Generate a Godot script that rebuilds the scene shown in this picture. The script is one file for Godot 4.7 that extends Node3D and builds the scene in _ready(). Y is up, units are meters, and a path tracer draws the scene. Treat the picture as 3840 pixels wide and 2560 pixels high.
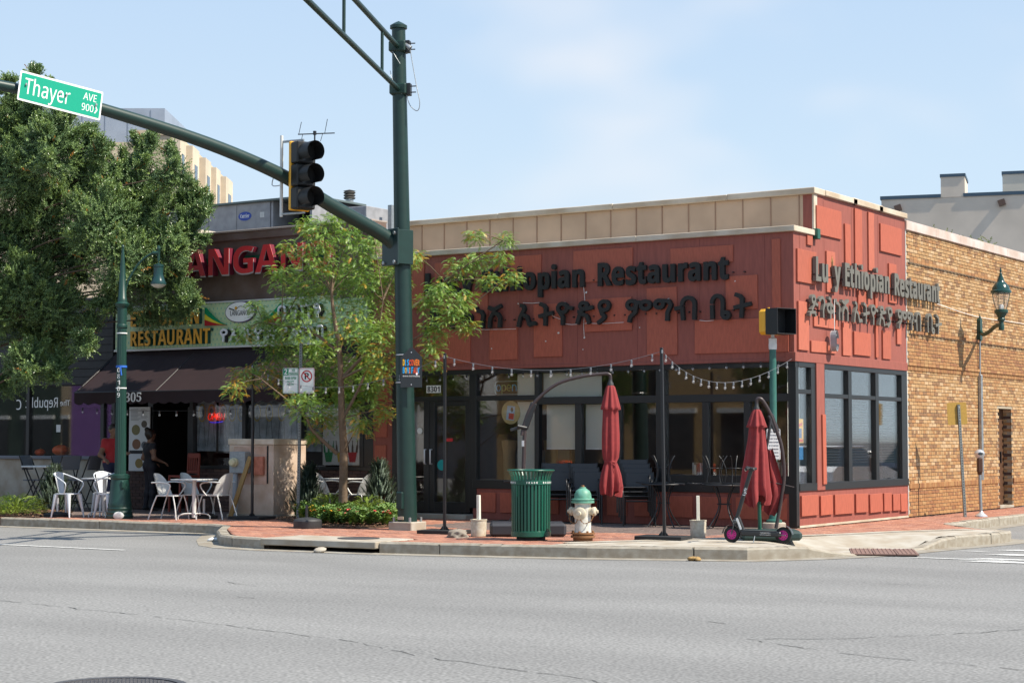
extends Node3D

# ---------- mesh builder: triangles are given counter-clockwise as seen from outside ----------
class B:
	var v := PackedVector3Array()
	var n := PackedVector3Array()
	var uv := PackedVector2Array()
	var col := PackedColorArray()
	var tint := Color.WHITE
	var tinted := false
	func t(a: Vector3, b: Vector3, c: Vector3, na: Vector3, nb: Vector3, nc: Vector3, ua := Vector2.ZERO, ub := Vector2.ZERO, uc := Vector2.ZERO) -> void:
		v.append(a); v.append(c); v.append(b)
		n.append(na); n.append(nc); n.append(nb)
		uv.append(ua); uv.append(uc); uv.append(ub)
		if tinted:
			col.append(tint); col.append(tint); col.append(tint)
	func tri(a: Vector3, b: Vector3, c: Vector3) -> void:
		var m := (b - a).cross(c - a).normalized()
		t(a, b, c, m, m, m)
	func quad(a: Vector3, b: Vector3, c: Vector3, d: Vector3) -> void:
		var m := (c - a).cross(d - b).normalized()
		t(a, b, c, m, m, m, Vector2(0, 1), Vector2(1, 1), Vector2(1, 0))
		t(a, c, d, m, m, m, Vector2(0, 1), Vector2(1, 0), Vector2(0, 0))
	func box(c: Vector3, s: Vector3, bs := Basis(), bev := 0.0) -> void:
		var h := s / 2.0
		for ax in 3:
			var bx := (ax + 1) % 3
			var cx := (ax + 2) % 3
			for sg in [-1.0, 1.0]:
				var p := []
				for q in [[-1, -1], [1, -1], [1, 1], [-1, 1]]:
					var w := Vector3()
					w[ax] = sg * h[ax]
					w[bx] = q[0] * (h[bx] - bev)
					w[cx] = q[1] * (h[cx] - bev)
					p.append(c + bs * w)
				if sg > 0:
					quad(p[0], p[1], p[2], p[3])
				else:
					quad(p[3], p[2], p[1], p[0])
		if bev <= 0.0:
			return
		for ax in 3:
			var bx := (ax + 1) % 3
			var cx := (ax + 2) % 3
			for sb in [-1.0, 1.0]:
				for sc in [-1.0, 1.0]:
					var p := []
					for q in [[-1, 0], [1, 0], [1, 1], [-1, 1]]:
						var w := Vector3()
						w[ax] = q[0] * (h[ax] - bev)
						w[bx] = sb * (h[bx] - (bev if q[1] == 1 else 0.0))
						w[cx] = sc * (h[cx] - (0.0 if q[1] == 1 else bev))
						p.append(c + bs * w)
					if sb * sc > 0:
						quad(p[0], p[1], p[2], p[3])
					else:
						quad(p[3], p[2], p[1], p[0])
		for sa in [-1.0, 1.0]:
			for sb in [-1.0, 1.0]:
				for sc in [-1.0, 1.0]:
					var x := c + bs * Vector3(sa * h.x, sb * (h.y - bev), sc * (h.z - bev))
					var y := c + bs * Vector3(sa * (h.x - bev), sb * h.y, sc * (h.z - bev))
					var z := c + bs * Vector3(sa * (h.x - bev), sb * (h.y - bev), sc * h.z)
					if sa * sb * sc > 0:
						tri(x, y, z)
					else:
						tri(x, z, y)
	# box from two corners
	func bb(a: Vector3, b: Vector3, bev := 0.0) -> void:
		box((a + b) / 2.0, (b - a).abs(), Basis(), bev)
	func bar(a: Vector3, b: Vector3, w: float, h: float, bev := 0.0, up := Vector3.UP) -> void:
		var d := b - a
		var z := d.normalized()
		var u := up if absf(z.dot(up)) < 0.99 else Vector3.RIGHT
		var x := u.cross(z).normalized()
		var y := z.cross(x)
		box((a + b) / 2.0, Vector3(w, h, d.length()), Basis(x, y, z), bev)
	func tube(p: Array, r, sides := 10, caps := true) -> void:
		var m := p.size()
		var prev := []
		var side := Vector3.ZERO
		for i in m:
			var d: Vector3 = (p[mini(i + 1, m - 1)] - p[maxi(i - 1, 0)]).normalized()
			if i == 0:
				side = d.cross(Vector3.UP if absf(d.y) < 0.95 else Vector3.RIGHT).normalized()
			else:
				side = (side - d * side.dot(d)).normalized()
			var oth := d.cross(side)
			var rad: float = r[i] if r is Array else r
			var ring := []
			for k in sides:
				var an := TAU * k / sides
				var dirv := side * cos(an) + oth * sin(an)
				ring.append([p[i] + dirv * rad, dirv])
			if i > 0:
				for k in sides:
					var l := (k + 1) % sides
					t(prev[k][0], prev[l][0], ring[l][0], prev[k][1], prev[l][1], ring[l][1])
					t(prev[k][0], ring[l][0], ring[k][0], prev[k][1], ring[l][1], ring[k][1])
			if caps and (i == 0 or i == m - 1):
				for k in range(1, sides - 1):
					if i == 0:
						tri(ring[0][0], ring[k + 1][0], ring[k][0])
					else:
						tri(ring[0][0], ring[k][0], ring[k + 1][0])
			prev = ring
	# profile of (radius, height) from the bottom up (outside on the right-hand side)
	func lathe(pr: Array, sides := 16, o := Vector3.ZERO, bs := Basis(), crease := 0.8) -> void:
		var m := pr.size()
		var sn := []
		for i in m - 1:
			var d: Vector2 = pr[i + 1] - pr[i]
			sn.append(Vector2(d.y, -d.x).normalized())
		for i in m - 1:
			var n0: Vector2 = sn[i]
			var n1: Vector2 = sn[i]
			if i > 0 and sn[i].dot(sn[i - 1]) > crease:
				n0 = (sn[i] + sn[i - 1]).normalized()
			if i < m - 2 and sn[i].dot(sn[i + 1]) > crease:
				n1 = (sn[i] + sn[i + 1]).normalized()
			for k in sides:
				var a0 := TAU * k / sides
				var a1 := TAU * (k + 1) / sides
				var d0 := Vector3(cos(a0), 0, -sin(a0))
				var d1 := Vector3(cos(a1), 0, -sin(a1))
				var up := Vector3.UP
				var p00: Vector3 = o + bs * (d0 * pr[i].x + up * pr[i].y)
				var p01: Vector3 = o + bs * (d1 * pr[i].x + up * pr[i].y)
				var p10: Vector3 = o + bs * (d0 * pr[i + 1].x + up * pr[i + 1].y)
				var p11: Vector3 = o + bs * (d1 * pr[i + 1].x + up * pr[i + 1].y)
				var m00 := bs * (d0 * n0.x + up * n0.y)
				var m01 := bs * (d1 * n0.x + up * n0.y)
				var m10 := bs * (d0 * n1.x + up * n1.y)
				var m11 := bs * (d1 * n1.x + up * n1.y)
				if pr[i].x > 1e-5:
					t(p00, p01, p11, m00, m01, m11)
				if pr[i + 1].x > 1e-5:
					t(p00, p11, p10, m00, m11, m10)
	func ell(c: Vector3, r: Vector3, sides := 12, rings := 8, bs := Basis()) -> void:
		for i in rings:
			for k in sides:
				var q := []
				for w in [[i, k], [i, k + 1], [i + 1, k + 1], [i + 1, k]]:
					var la: float = -PI / 2 + PI * w[0] / rings
					var lo: float = TAU * w[1] / sides
					var d := Vector3(cos(la) * cos(lo), sin(la), -cos(la) * sin(lo))
					q.append([c + bs * (d * r), (bs * (d / r)).normalized()])
				if i > 0:
					t(q[0][0], q[1][0], q[2][0], q[0][1], q[1][1], q[2][1])
				if i < rings - 1:
					t(q[0][0], q[2][0], q[3][0], q[0][1], q[2][1], q[3][1])
	# polygon in x, y pushed from z0 to z1 (z1 > z0), placed by xf
	func ext(poly: PackedVector2Array, z0: float, z1: float, xf := Transform3D()) -> void:
		if Geometry2D.is_polygon_clockwise(poly):
			poly = poly.duplicate()
			poly.reverse()
		var ix := Geometry2D.triangulate_polygon(poly)
		for i in range(0, ix.size(), 3):
			var a := poly[ix[i]]
			var b := poly[ix[i + 1]]
			var c := poly[ix[i + 2]]
			if (b - a).cross(c - a) < 0:
				var s := b
				b = c
				c = s
			tri(xf * Vector3(a.x, a.y, z1), xf * Vector3(b.x, b.y, z1), xf * Vector3(c.x, c.y, z1))
			tri(xf * Vector3(a.x, a.y, z0), xf * Vector3(c.x, c.y, z0), xf * Vector3(b.x, b.y, z0))
		for i in poly.size():
			var a := poly[i]
			var b := poly[(i + 1) % poly.size()]
			quad(xf * Vector3(a.x, a.y, z0), xf * Vector3(b.x, b.y, z0), xf * Vector3(b.x, b.y, z1), xf * Vector3(a.x, a.y, z1))
	func add(m: Mesh, xf := Transform3D()) -> void:
		var nb := xf.basis.inverse().transposed()
		for s in m.get_surface_count():
			var ar := m.surface_get_arrays(s)
			var vv: PackedVector3Array = ar[Mesh.ARRAY_VERTEX]
			var nn: PackedVector3Array = ar[Mesh.ARRAY_NORMAL]
			var ii = ar[Mesh.ARRAY_INDEX]
			for k in (ii.size() if ii != null else vv.size()):
				var j: int = ii[k] if ii != null else k
				v.append(xf * vv[j]); n.append((nb * nn[j]).normalized()); uv.append(Vector2.ZERO)
				if tinted:
					col.append(tint)
	func mesh() -> ArrayMesh:
		var ar := []
		ar.resize(Mesh.ARRAY_MAX)
		ar[Mesh.ARRAY_VERTEX] = v
		ar[Mesh.ARRAY_NORMAL] = n
		ar[Mesh.ARRAY_TEX_UV] = uv
		if tinted:
			ar[Mesh.ARRAY_COLOR] = col
		var m := ArrayMesh.new()
		if v.size():
			m.add_surface_from_arrays(Mesh.PRIMITIVE_TRIANGLES, ar)
		return m

var rng := RandomNumberGenerator.new()
var M := {}
var used := {}

func rf(a: float, b: float) -> float:
	return rng.randf_range(a, b)

func numbered(called: String, under: Node) -> String:
	var key := str(under.get_instance_id()) + called
	var k: int = used.get(key, 0)
	used[key] = k + 1
	return called if k == 0 else "%s_%03d" % [called, k]

func put(called: String, m: Mesh, mt: Material, under: Node = self, at := Transform3D()) -> MeshInstance3D:
	var o := MeshInstance3D.new()
	o.mesh = m
	o.material_override = mt
	o.name = numbered(called, under)
	under.add_child(o, true)
	o.transform = at
	return o

func P(called: String, b: B, mt: Material, under: Node = self, at := Transform3D()) -> MeshInstance3D:
	return put(called, b.mesh(), mt, under, at)

func tag(o: Node, label: String, category: String, group := "") -> Node:
	o.set_meta("label", label)
	o.set_meta("category", category)
	if group:
		o.set_meta("group", group)
	return o

func thing(called: String, label: String, category: String, at := Vector3.ZERO, turn := 0.0, group := "") -> Node3D:
	var o := Node3D.new()
	o.name = numbered(called, self)
	add_child(o, true)
	o.position = at
	o.rotation.y = turn
	tag(o, label, category, group)
	return o

func dup(src: Node3D, called: String, label: String, at: Vector3, turn := 0.0) -> Node3D:
	var r: Node3D = src.duplicate()
	r.name = numbered(called, self)
	add_child(r, true)
	r.position = at
	r.rotation = Vector3(0, turn, 0)
	r.set_meta("label", label)
	return r

func struct(o: Node, kind := "structure") -> Node:
	o.set_meta("kind", kind)
	return o

func lin(r: float, g: float, b: float) -> Color:
	return Color(r, g, b).linear_to_srgb()

func noise_tex(sd: int, freq: float, lo: float, hi: float, oct := 4, size := 512, type := FastNoiseLite.TYPE_SIMPLEX_SMOOTH, warm := 0.0, mid := 0.5, half := 0.22) -> NoiseTexture2D:
	var f := FastNoiseLite.new()
	f.seed = sd
	f.noise_type = type
	f.frequency = freq
	f.fractal_octaves = oct
	var tx := NoiseTexture2D.new()
	tx.width = size
	tx.height = size
	tx.seamless = true
	tx.noise = f
	var g := Gradient.new()
	var a := lin(lo, lo * (1.0 - warm * 0.5), lo * (1.0 - warm))
	var z := lin(hi, hi, hi)
	g.offsets = PackedFloat32Array([0.0, mid - half, mid + half, 1.0])
	g.colors = PackedColorArray([a, a.lerp(z, 0.22), a.lerp(z, 0.78), z])
	tx.color_ramp = g
	return tx

func mat(r: float, g: float, b: float, rough := 0.7, metal := 0.0, tex: Texture2D = null, scale := 1.0, bump: Texture2D = null, bump_cm := 0.0, bscale := 0.0) -> StandardMaterial3D:
	var m := StandardMaterial3D.new()
	m.albedo_color = lin(r, g, b)
	m.roughness = rough
	m.metallic = metal
	if tex:
		m.albedo_texture = tex
	if bump:
		m.heightmap_enabled = true
		m.heightmap_texture = bump
		m.heightmap_scale = bump_cm
	if tex or bump:
		m.uv1_triplanar = true
		m.uv1_world_triplanar = true
		m.uv1_scale = Vector3.ONE * scale
	return m

func glass(a := 0.06, tintc := Color(0.75, 0.82, 0.82)) -> StandardMaterial3D:
	var m := StandardMaterial3D.new()
	m.albedo_color = Color(tintc.r, tintc.g, tintc.b, a)
	m.transparency = BaseMaterial3D.TRANSPARENCY_ALPHA
	m.roughness = 0.02
	m.metallic_specular = 0.62
	return m

# lettering: one mesh of a text, its left end at x = 0 and its baseline at y = 0, as high as size (cap height), w wide if w > 0
var fonts := {}
func font(which: String) -> Font:
	if not fonts.has(which):
		var s := SystemFont.new()
		s.font_names = PackedStringArray(["Droid Serif" if which.begins_with("serif") else "Droid Sans Mono" if which.begins_with("mono") else "Droid Sans"])
		s.font_weight = 700 if which.ends_with("bold") or which.ends_with("black") else 400
		if which.ends_with("black"):
			var fv := FontVariation.new()
			fv.base_font = s
			fv.variation_embolden = 0.5
			fonts[which] = fv
		else:
			fonts[which] = s
	return fonts[which]

func text_mesh(s: String, which: String, depth: float) -> TextMesh:
	var m := TextMesh.new()
	m.text = s
	m.font = font(which)
	m.font_size = 64
	m.pixel_size = 0.01
	m.depth = depth
	m.curve_step = 2.0
	m.horizontal_alignment = HORIZONTAL_ALIGNMENT_LEFT
	m.vertical_alignment = VERTICAL_ALIGNMENT_TOP
	return m

func bounds(m: Mesh) -> AABB:
	var a: PackedVector3Array = m.surface_get_arrays(0)[Mesh.ARRAY_VERTEX]
	var lo := a[0]
	var hi := a[0]
	for p in a:
		lo = lo.min(p)
		hi = hi.max(p)
	return AABB(lo, hi - lo)

# text laid with its box from (0, 0) to (w, h), z from 0 to depth
func text_box(b: B, s: String, which: String, w: float, h: float, depth: float, xf := Transform3D()) -> void:
	var m := text_mesh(s, "bold" if s == "V" else which, 0.1)
	var bx := bounds(m)
	var sc := Vector3(w / bx.size.x, h / bx.size.y, depth / bx.size.z)
	b.add(m, xf * Transform3D(Basis.from_scale(sc), -bx.position * sc))

func text_w(s: String, which: String) -> Vector2:
	var bx := bounds(text_mesh(s, which, 0.1))
	return Vector2(bx.size.x, bx.size.y)

func rect(x0: float, y0: float, x1: float, y1: float) -> PackedVector2Array:
	return PackedVector2Array([Vector2(x0, y0), Vector2(x1, y0), Vector2(x1, y1), Vector2(x0, y1)])

func round_rect(w: float, h: float, r: float, seg := 4) -> PackedVector2Array:
	var p := PackedVector2Array()
	for c in [[w / 2 - r, h / 2 - r, 0.0], [-w / 2 + r, h / 2 - r, PI / 2], [-w / 2 + r, -h / 2 + r, PI], [w / 2 - r, -h / 2 + r, PI * 1.5]]:
		for k in seg + 1:
			var a: float = c[2] + PI / 2 * k / seg
			p.append(Vector2(c[0] + r * cos(a), c[1] + r * sin(a)))
	return p

func circle_poly(r: float, n := 20, rx := 1.0) -> PackedVector2Array:
	var p := PackedVector2Array()
	for k in n:
		p.append(Vector2(r * rx * cos(TAU * k / n), r * sin(TAU * k / n)))
	return p

func facing(at: Vector3, turn: float, tilt := 0.0, roll := 0.0) -> Transform3D:
	return Transform3D(Basis(Vector3.UP, turn) * Basis(Vector3.RIGHT, tilt) * Basis(Vector3.BACK, roll), at)

func curve(pts: Array, n := 8) -> Array:
	var out := []
	var m := pts.size()
	for i in m - 1:
		var p0: Vector3 = pts[maxi(i - 1, 0)]
		var p3: Vector3 = pts[mini(i + 2, m - 1)]
		for k in n:
			out.append(pts[i].cubic_interpolate(pts[i + 1], p0, p3, float(k) / n))
	out.append(pts[m - 1])
	return out

# ---------- letters that the fonts lack: strokes on a grid one high ----------
func arc(cx: float, cy: float, rx: float, ry: float, a0: float, a1: float, n := 8) -> PackedVector2Array:
	var p := PackedVector2Array()
	for k in n + 1:
		var a := deg_to_rad(lerpf(a0, a1, float(k) / n))
		p.append(Vector2(cx + rx * cos(a), cy + ry * sin(a)))
	return p

func L(a: Array) -> PackedVector2Array:
	var p := PackedVector2Array()
	for i in range(0, a.size(), 2):
		p.append(Vector2(a[i], a[i + 1]))
	return p

func loop(cx: float, cy: float, rx: float, ry: float) -> Array:
	return [arc(cx, cy, rx, ry, -8, 188), arc(cx, cy, rx, ry, 172, 368)]

var GLYPH := {}
func make_glyphs() -> void:
	GLYPH["ድ"] = [0.8, loop(0.42, 0.8, 0.16, 0.17) + [L([0.56, 0.7, 0.4, 0.5, 0.24, 0.28]), L([0.0, 0.12, 0.24, 0.2, 0.55, 0.2, 0.6, 0.02]), L([0.04, 0.14, 0.02, 0.0]), L([0.55, 0.62, 0.8, 0.56])]]
	GLYPH["ን"] = [0.62, [L([0.0, 0.8, 0.18, 0.84]), arc(0.33, 0.7, 0.22, 0.26, 160, -10), L([0.55, 0.68, 0.42, 0.35, 0.44, 0.0])]]
	GLYPH["ቅ"] = [0.8, loop(0.4, 0.5, 0.32, 0.2) + [L([0.42, 1.0, 0.42, 0.5, 0.4, 0.0]), L([0.2, 1.0, 0.42, 0.92])]]
	GLYPH["ነ"] = [0.5, [L([0.04, 1.0, 0.06, 0.82]), L([0.05, 0.82, 0.3, 0.78, 0.42, 0.6]), L([0.42, 0.66, 0.36, 0.3, 0.38, 0.0])]]
	GLYPH["ሽ"] = [0.8, [L([0.1, 0.0, 0.12, 0.4, 0.3, 0.7]), L([0.3, 0.68, 0.55, 0.62, 0.64, 0.45, 0.62, 0.0]), L([0.04, 0.96, 0.26, 0.84, 0.5, 0.9, 0.72, 1.02]), L([0.36, 0.88, 0.36, 0.66])]]
	GLYPH["ኢ"] = [1.0, [L([0.18, 0.98, 0.36, 0.94, 0.42, 0.76]), L([0.42, 0.8, 0.2, 0.46, 0.08, 0.0]), L([0.32, 0.56, 0.56, 0.44, 0.7, 0.06]), L([0.66, 0.06, 0.98, 0.16, 0.98, 0.04])]]
	GLYPH["ት"] = [0.86, [L([0.44, 0.84, 0.42, 0.4, 0.4, 0.0]), L([0.06, 0.44, 0.4, 0.5, 0.84, 0.58]), L([0.12, 1.0, 0.34, 0.92, 0.46, 0.78])]]
	GLYPH["ዮ"] = [0.9, loop(0.34, 0.76, 0.24, 0.2) + [L([0.16, 0.64, 0.36, 0.36, 0.34, 0.0]), L([0.56, 0.8, 0.9, 0.72])]]
	GLYPH["ጵ"] = [0.9, loop(0.42, 0.82, 0.18, 0.14) + [L([0.4, 0.68, 0.2, 0.36, 0.08, 0.02]), L([0.3, 0.48, 0.6, 0.36, 0.72, 0.02]), L([0.52, 0.66, 0.92, 0.74]), L([0.12, 0.56, 0.4, 0.58])]]
	GLYPH["ያ"] = [0.76, loop(0.46, 0.78, 0.24, 0.2) + [L([0.26, 0.7, 0.34, 0.44, 0.5, 0.3, 0.38, 0.18]), L([0.42, 0.2, 0.12, 0.02])]]
	GLYPH["ም"] = [1.15, loop(0.26, 0.76, 0.2, 0.18) + loop(0.88, 0.72, 0.2, 0.17) + [L([0.4, 0.88, 0.68, 0.84]), L([0.52, 0.86, 0.42, 0.42, 0.2, 0.24, 0.14, 0.0])]]
	GLYPH["ግ"] = [0.8, loop(0.2, 0.74, 0.18, 0.16) + [L([0.3, 0.88, 0.62, 0.86, 0.72, 0.64]), L([0.72, 0.68, 0.56, 0.36, 0.54, 0.0])]]
	GLYPH["ብ"] = [0.86, [L([0.3, 0.0, 0.26, 0.6]), arc(0.53, 0.66, 0.27, 0.3, 185, -5), L([0.8, 0.7, 0.78, 0.0]), L([-0.06, 0.5, 0.28, 0.56])]]
	GLYPH["ቤ"] = [0.9, [L([0.12, 0.0, 0.1, 0.6]), arc(0.35, 0.66, 0.25, 0.32, 185, -5), L([0.6, 0.7, 0.58, 0.1])] + loop(0.74, 0.14, 0.13, 0.12)]
	GLYPH["የ"] = [0.74, loop(0.36, 0.76, 0.26, 0.21) + [L([0.14, 0.66, 0.36, 0.38, 0.3, 0.0])]]
	GLYPH["ላ"] = [0.7, [L([0.1, 0.34, 0.08, 0.66]), arc(0.32, 0.68, 0.24, 0.28, 185, -5), L([0.56, 0.72, 0.56, 0.0])]]
	GLYPH["ጋ"] = [0.76, [L([0.06, 0.82, 0.4, 0.92, 0.66, 0.86]), L([0.14, 0.84, 0.2, 0.4]), L([0.62, 0.88, 0.64, 0.0])]]
	GLYPH["ኖ"] = [0.7, loop(0.26, 0.84, 0.16, 0.14) + [L([0.4, 0.8, 0.5, 0.5, 0.34, 0.3, 0.36, 0.0])]]

# a word of such letters, x from 0 to w, baseline 0, h high; each letter a child of the sign
func glyph_word(s: String, w: float, h: float, thick: float, depth: float, xf: Transform3D, mt: Material, under: Node, back: Material = null) -> void:
	var total := 0.0
	for ch in s:
		total += GLYPH[ch][0] + 0.13
	total -= 0.13
	var x := 0.0
	for ch in s:
		var b := B.new()
		var k := 0
		for line in GLYPH[ch][1]:
			var pl := PackedVector2Array()
			for q in line:
				pl.append(Vector2((x + q.x) / total * w, q.y * h))
			for poly in Geometry2D.offset_polyline(pl, thick, Geometry2D.JOIN_ROUND, Geometry2D.END_BUTT):
				b.ext(poly, 0.0 + 0.0006 * k, depth + 0.0012 * k, xf)
			k += 1
		P("letter", b, mt, under)
		x += GLYPH[ch][0] + 0.13

func _ready() -> void:
	rng.seed = 41
	# camera
	var cam := Camera3D.new()
	cam.name = "camera"
	add_child(cam)
	cam.fov = 21.477
	cam.near = 0.1
	cam.far = 1500.0
	cam.transform = Transform3D(Basis(Vector3.UP, deg_to_rad(33.2)) * Basis(Vector3.RIGHT, deg_to_rad(3.129)), Vector3(12.34, 1.45, 27.41))
	cam.current = true
	# sky, sun and exposure
	var we := WorldEnvironment.new()
	we.name = "world"
	var env := Environment.new()
	env.background_mode = Environment.BG_SKY
	var sky := Sky.new()
	sky.sky_material = sky_material()
	env.sky = sky
	env.tonemap_mode = Environment.TONE_MAPPER_LINEAR
	env.tonemap_exposure = 1.55
	env.sdfgi_enabled = true
	env.ssao_enabled = true
	env.ssil_enabled = true
	we.environment = env
	add_child(we)
	var sun := DirectionalLight3D.new()
	sun.name = "sun"
	sun.light_color = Color(1.0, 0.965, 0.90)
	sun.light_energy = 1.6
	sun.light_angular_distance = 0.5
	sun.shadow_enabled = true
	add_child(sun)
	sun.look_at_from_position(Vector3.ZERO, -Vector3(0.80, 1.0, -0.15), Vector3.UP)

	make_materials()
	make_glyphs()
	ground()
	restaurant()
	brick_side()
	langano()
	corner_store()
	far_buildings()
	across_the_street()
	restaurant_signs()
	awning_and_boards()
	traffic_signal_pole()
	pedestrian_signal()
	lamps()
	street_signs()
	cabinet()
	street_furniture()
	umbrellas()
	scooter()
	seating()
	string_lights()
	window_things()
	rooftop()
	planting()
	trees()
	people()
	litter()

func sky_material() -> Material:
	# a pale noon sky, whiter towards the horizon, with thin cloud
	var w := 1024
	var h := 512
	var f := FastNoiseLite.new()
	f.seed = 7
	f.frequency = 1.6
	f.fractal_octaves = 5
	var f2 := FastNoiseLite.new()
	f2.seed = 19
	f2.frequency = 0.8
	f2.fractal_octaves = 3
	var im := Image.create_empty(w, h, false, Image.FORMAT_RGBF)
	var hor := Color(0.48, 0.585, 0.645)
	var low := Color(0.36, 0.475, 0.62)
	var top := Color(0.17, 0.29, 0.50)
	for j in h:
		var el := (0.5 - (j + 0.5) / h) * PI
		var s := maxf(0.0, sin(el))
		var base := hor.lerp(low, clampf(pow(s / 0.28, 0.8), 0, 1)).lerp(top, clampf((s - 0.15) / 0.85, 0, 1))
		for i in w:
			var c := base
			if el > -0.02:
				var az := TAU * (i + 0.5) / w
				var d := Vector3(cos(az) * cos(el), sin(el) * 2.6, sin(az) * cos(el)) * 2.2
				var k := clampf((f.get_noise_3dv(d) - 0.02) * 1.7, 0.0, 1.0) * clampf(0.35 + f2.get_noise_3dv(d) * 1.6, 0.0, 1.0)
				k *= clampf(1.0 - s * 0.5, 0.3, 1.0)
				c = c.lerp(Color(0.62, 0.615, 0.63), k * 0.8)
			elif el < 0.0:
				c = Color(0.30, 0.29, 0.27)
			im.set_pixel(i, j, c)
	var m := PanoramaSkyMaterial.new()
	m.panorama = ImageTexture.create_from_image(im)
	return m

func make_materials() -> void:
	var soft := noise_tex(3, 0.012, 0.72, 1.0, 5, 512)
	var fine := noise_tex(5, 0.16, 0.6, 1.0, 3, 512)
	var grain := noise_tex(9, 0.35, 0.35, 1.0, 2, 512)
	var stain := noise_tex(11, 0.008, 0.70, 1.0, 5, 512, FastNoiseLite.TYPE_SIMPLEX_SMOOTH, 0.25)
	var bumpy := noise_tex(13, 0.3, 0.0, 1.0, 3, 512)
	M.soft = soft; M.fine = fine; M.grain = grain; M.stain = stain; M.bumpy = bumpy
	# ground
	var asphalt := mat(0.315, 0.31, 0.302, 0.88, 0, noise_tex(21, 0.006, 0.78, 1.0, 5, 1024), 0.05)
	asphalt.uv1_scale = Vector3(0.022, 0.05, 0.075)
	asphalt.detail_enabled = true
	asphalt.detail_albedo = noise_tex(22, 0.40, 0.42, 1.0, 2, 1024, FastNoiseLite.TYPE_SIMPLEX, 0.0, 0.45, 0.16)
	asphalt.detail_blend_mode = BaseMaterial3D.BLEND_MODE_MUL
	asphalt.detail_uv_layer = BaseMaterial3D.DETAIL_UV_2
	asphalt.uv2_triplanar = true
	asphalt.uv2_world_triplanar = true
	asphalt.uv2_scale = Vector3.ONE * 0.062
	M.asphalt = asphalt
	M.asphalt_dark = mat(0.10, 0.10, 0.105, 0.9, 0, fine, 1.4)
	M.crack = mat(0.04, 0.04, 0.04, 0.9)
	M.concrete = mat(0.44, 0.415, 0.365, 0.9, 0, stain, 0.45, bumpy, 0.3)
	M.kerb = mat(0.37, 0.345, 0.295, 0.9, 0, noise_tex(33, 0.02, 0.62, 1.0, 6, 512, FastNoiseLite.TYPE_SIMPLEX_SMOOTH, 0.2), 0.6, bumpy, 0.4)
	M.joint = mat(0.20, 0.16, 0.12, 0.95, 0, fine, 2.0)
	M.pavers = []
	for c in [[0.46, 0.20, 0.125], [0.40, 0.165, 0.105], [0.52, 0.25, 0.165], [0.35, 0.155, 0.11], [0.44, 0.22, 0.16]]:
		M.pavers.append(mat(c[0], c[1], c[2], 0.9, 0, fine, 3.0))
	M.paver = mat(1, 1, 1, 0.9, 0, fine, 3.0)
	M.paver.vertex_color_use_as_albedo = true
	M.mulch = mat(0.13, 0.075, 0.045, 0.95, 0, grain, 1.5)
	M.line = mat(0.78, 0.78, 0.76, 0.8, 0, noise_tex(35, 0.06, 0.55, 1.0, 5, 256), 0.8)
	M.tactile = mat(0.25, 0.15, 0.125, 0.85, 0, fine, 2.0)
	M.iron = mat(0.15, 0.145, 0.15, 0.55, 0.6, fine, 3.0, bumpy, 0.2)
	# red building
	var streak := noise_tex(39, 0.03, 0.78, 1.0, 5, 512)
	M.fascia = mat(0.295, 0.084, 0.062, 0.72, 0, streak, 0.5)
	M.panel = mat(0.44, 0.108, 0.062, 0.7, 0, streak, 1.0)
	M.panel2 = mat(0.41, 0.105, 0.062, 0.72, 0, streak, 1.0)
	M.panel3 = mat(0.47, 0.13, 0.08, 0.75, 0, streak, 1.0)
	for m in [M.panel, M.panel2, M.panel3, M.fascia]:
		m.uv1_scale = Vector3(0.9, 0.14, 0.9) if m == M.fascia else Vector3(1.5, 0.3, 1.5)
	M.bare_wood = mat(0.50, 0.27, 0.10, 0.9, 0, fine, 2.0)
	M.cream = mat(0.60, 0.535, 0.44, 0.65, 0, stain, 0.3)
	M.beige = mat(0.60, 0.43, 0.295, 0.6, 0, soft, 0.12)
	M.seam = mat(0.34, 0.22, 0.15, 0.7)
	M.pinkish = mat(0.66, 0.56, 0.53, 0.5, 0, stain, 0.3)
	M.black_frame = mat(0.012, 0.013, 0.014, 0.38)
	M.glass = glass(0.02, Color(0.1, 0.11, 0.11))
	M.glass_side = glass(0.03, Color(0.1, 0.13, 0.13))
	M.dark_room = mat(0.045, 0.036, 0.032, 0.9, 0, soft, 0.3)
	M.room_wall = mat(0.16, 0.09, 0.07, 0.9, 0, soft, 0.3)
	M.ceiling = mat(0.25, 0.24, 0.22, 0.9)
	M.roof = mat(0.12, 0.12, 0.12, 0.95, 0, fine, 1.0)
	# bricks
	M.mortar = mat(0.46, 0.39, 0.29, 0.95, 0, fine, 1.5)
	M.brick = mat(1, 1, 1, 0.85, 0, noise_tex(43, 0.05, 0.74, 1.0, 4, 512), 2.0)
	M.brick.vertex_color_use_as_albedo = true
	# metals, paints
	M.black_metal = mat(0.014, 0.014, 0.016, 0.42)
	M.black_matt = mat(0.016, 0.016, 0.017, 0.75)
	M.pole_green = mat(0.008, 0.034, 0.028, 0.42, 0, soft, 0.8)
	M.lamp_green = mat(0.010, 0.045, 0.035, 0.38)
	M.can_green = mat(0.008, 0.085, 0.055, 0.32)
	M.galv = mat(0.42, 0.44, 0.45, 0.42, 0.7, soft, 2.0)
	M.steel = mat(0.62, 0.62, 0.64, 0.32, 0.55)
	M.alum = mat(0.62, 0.615, 0.60, 0.5, 0.15)
	M.white_paint = mat(0.74, 0.74, 0.72, 0.6, 0, soft, 1.0)
	M.white = mat(0.82, 0.82, 0.80, 0.6)
	M.rust = mat(0.26, 0.12, 0.05, 0.9, 0, fine, 5.0)
	M.yellow = mat(0.80, 0.40, 0.025, 0.42)
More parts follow.
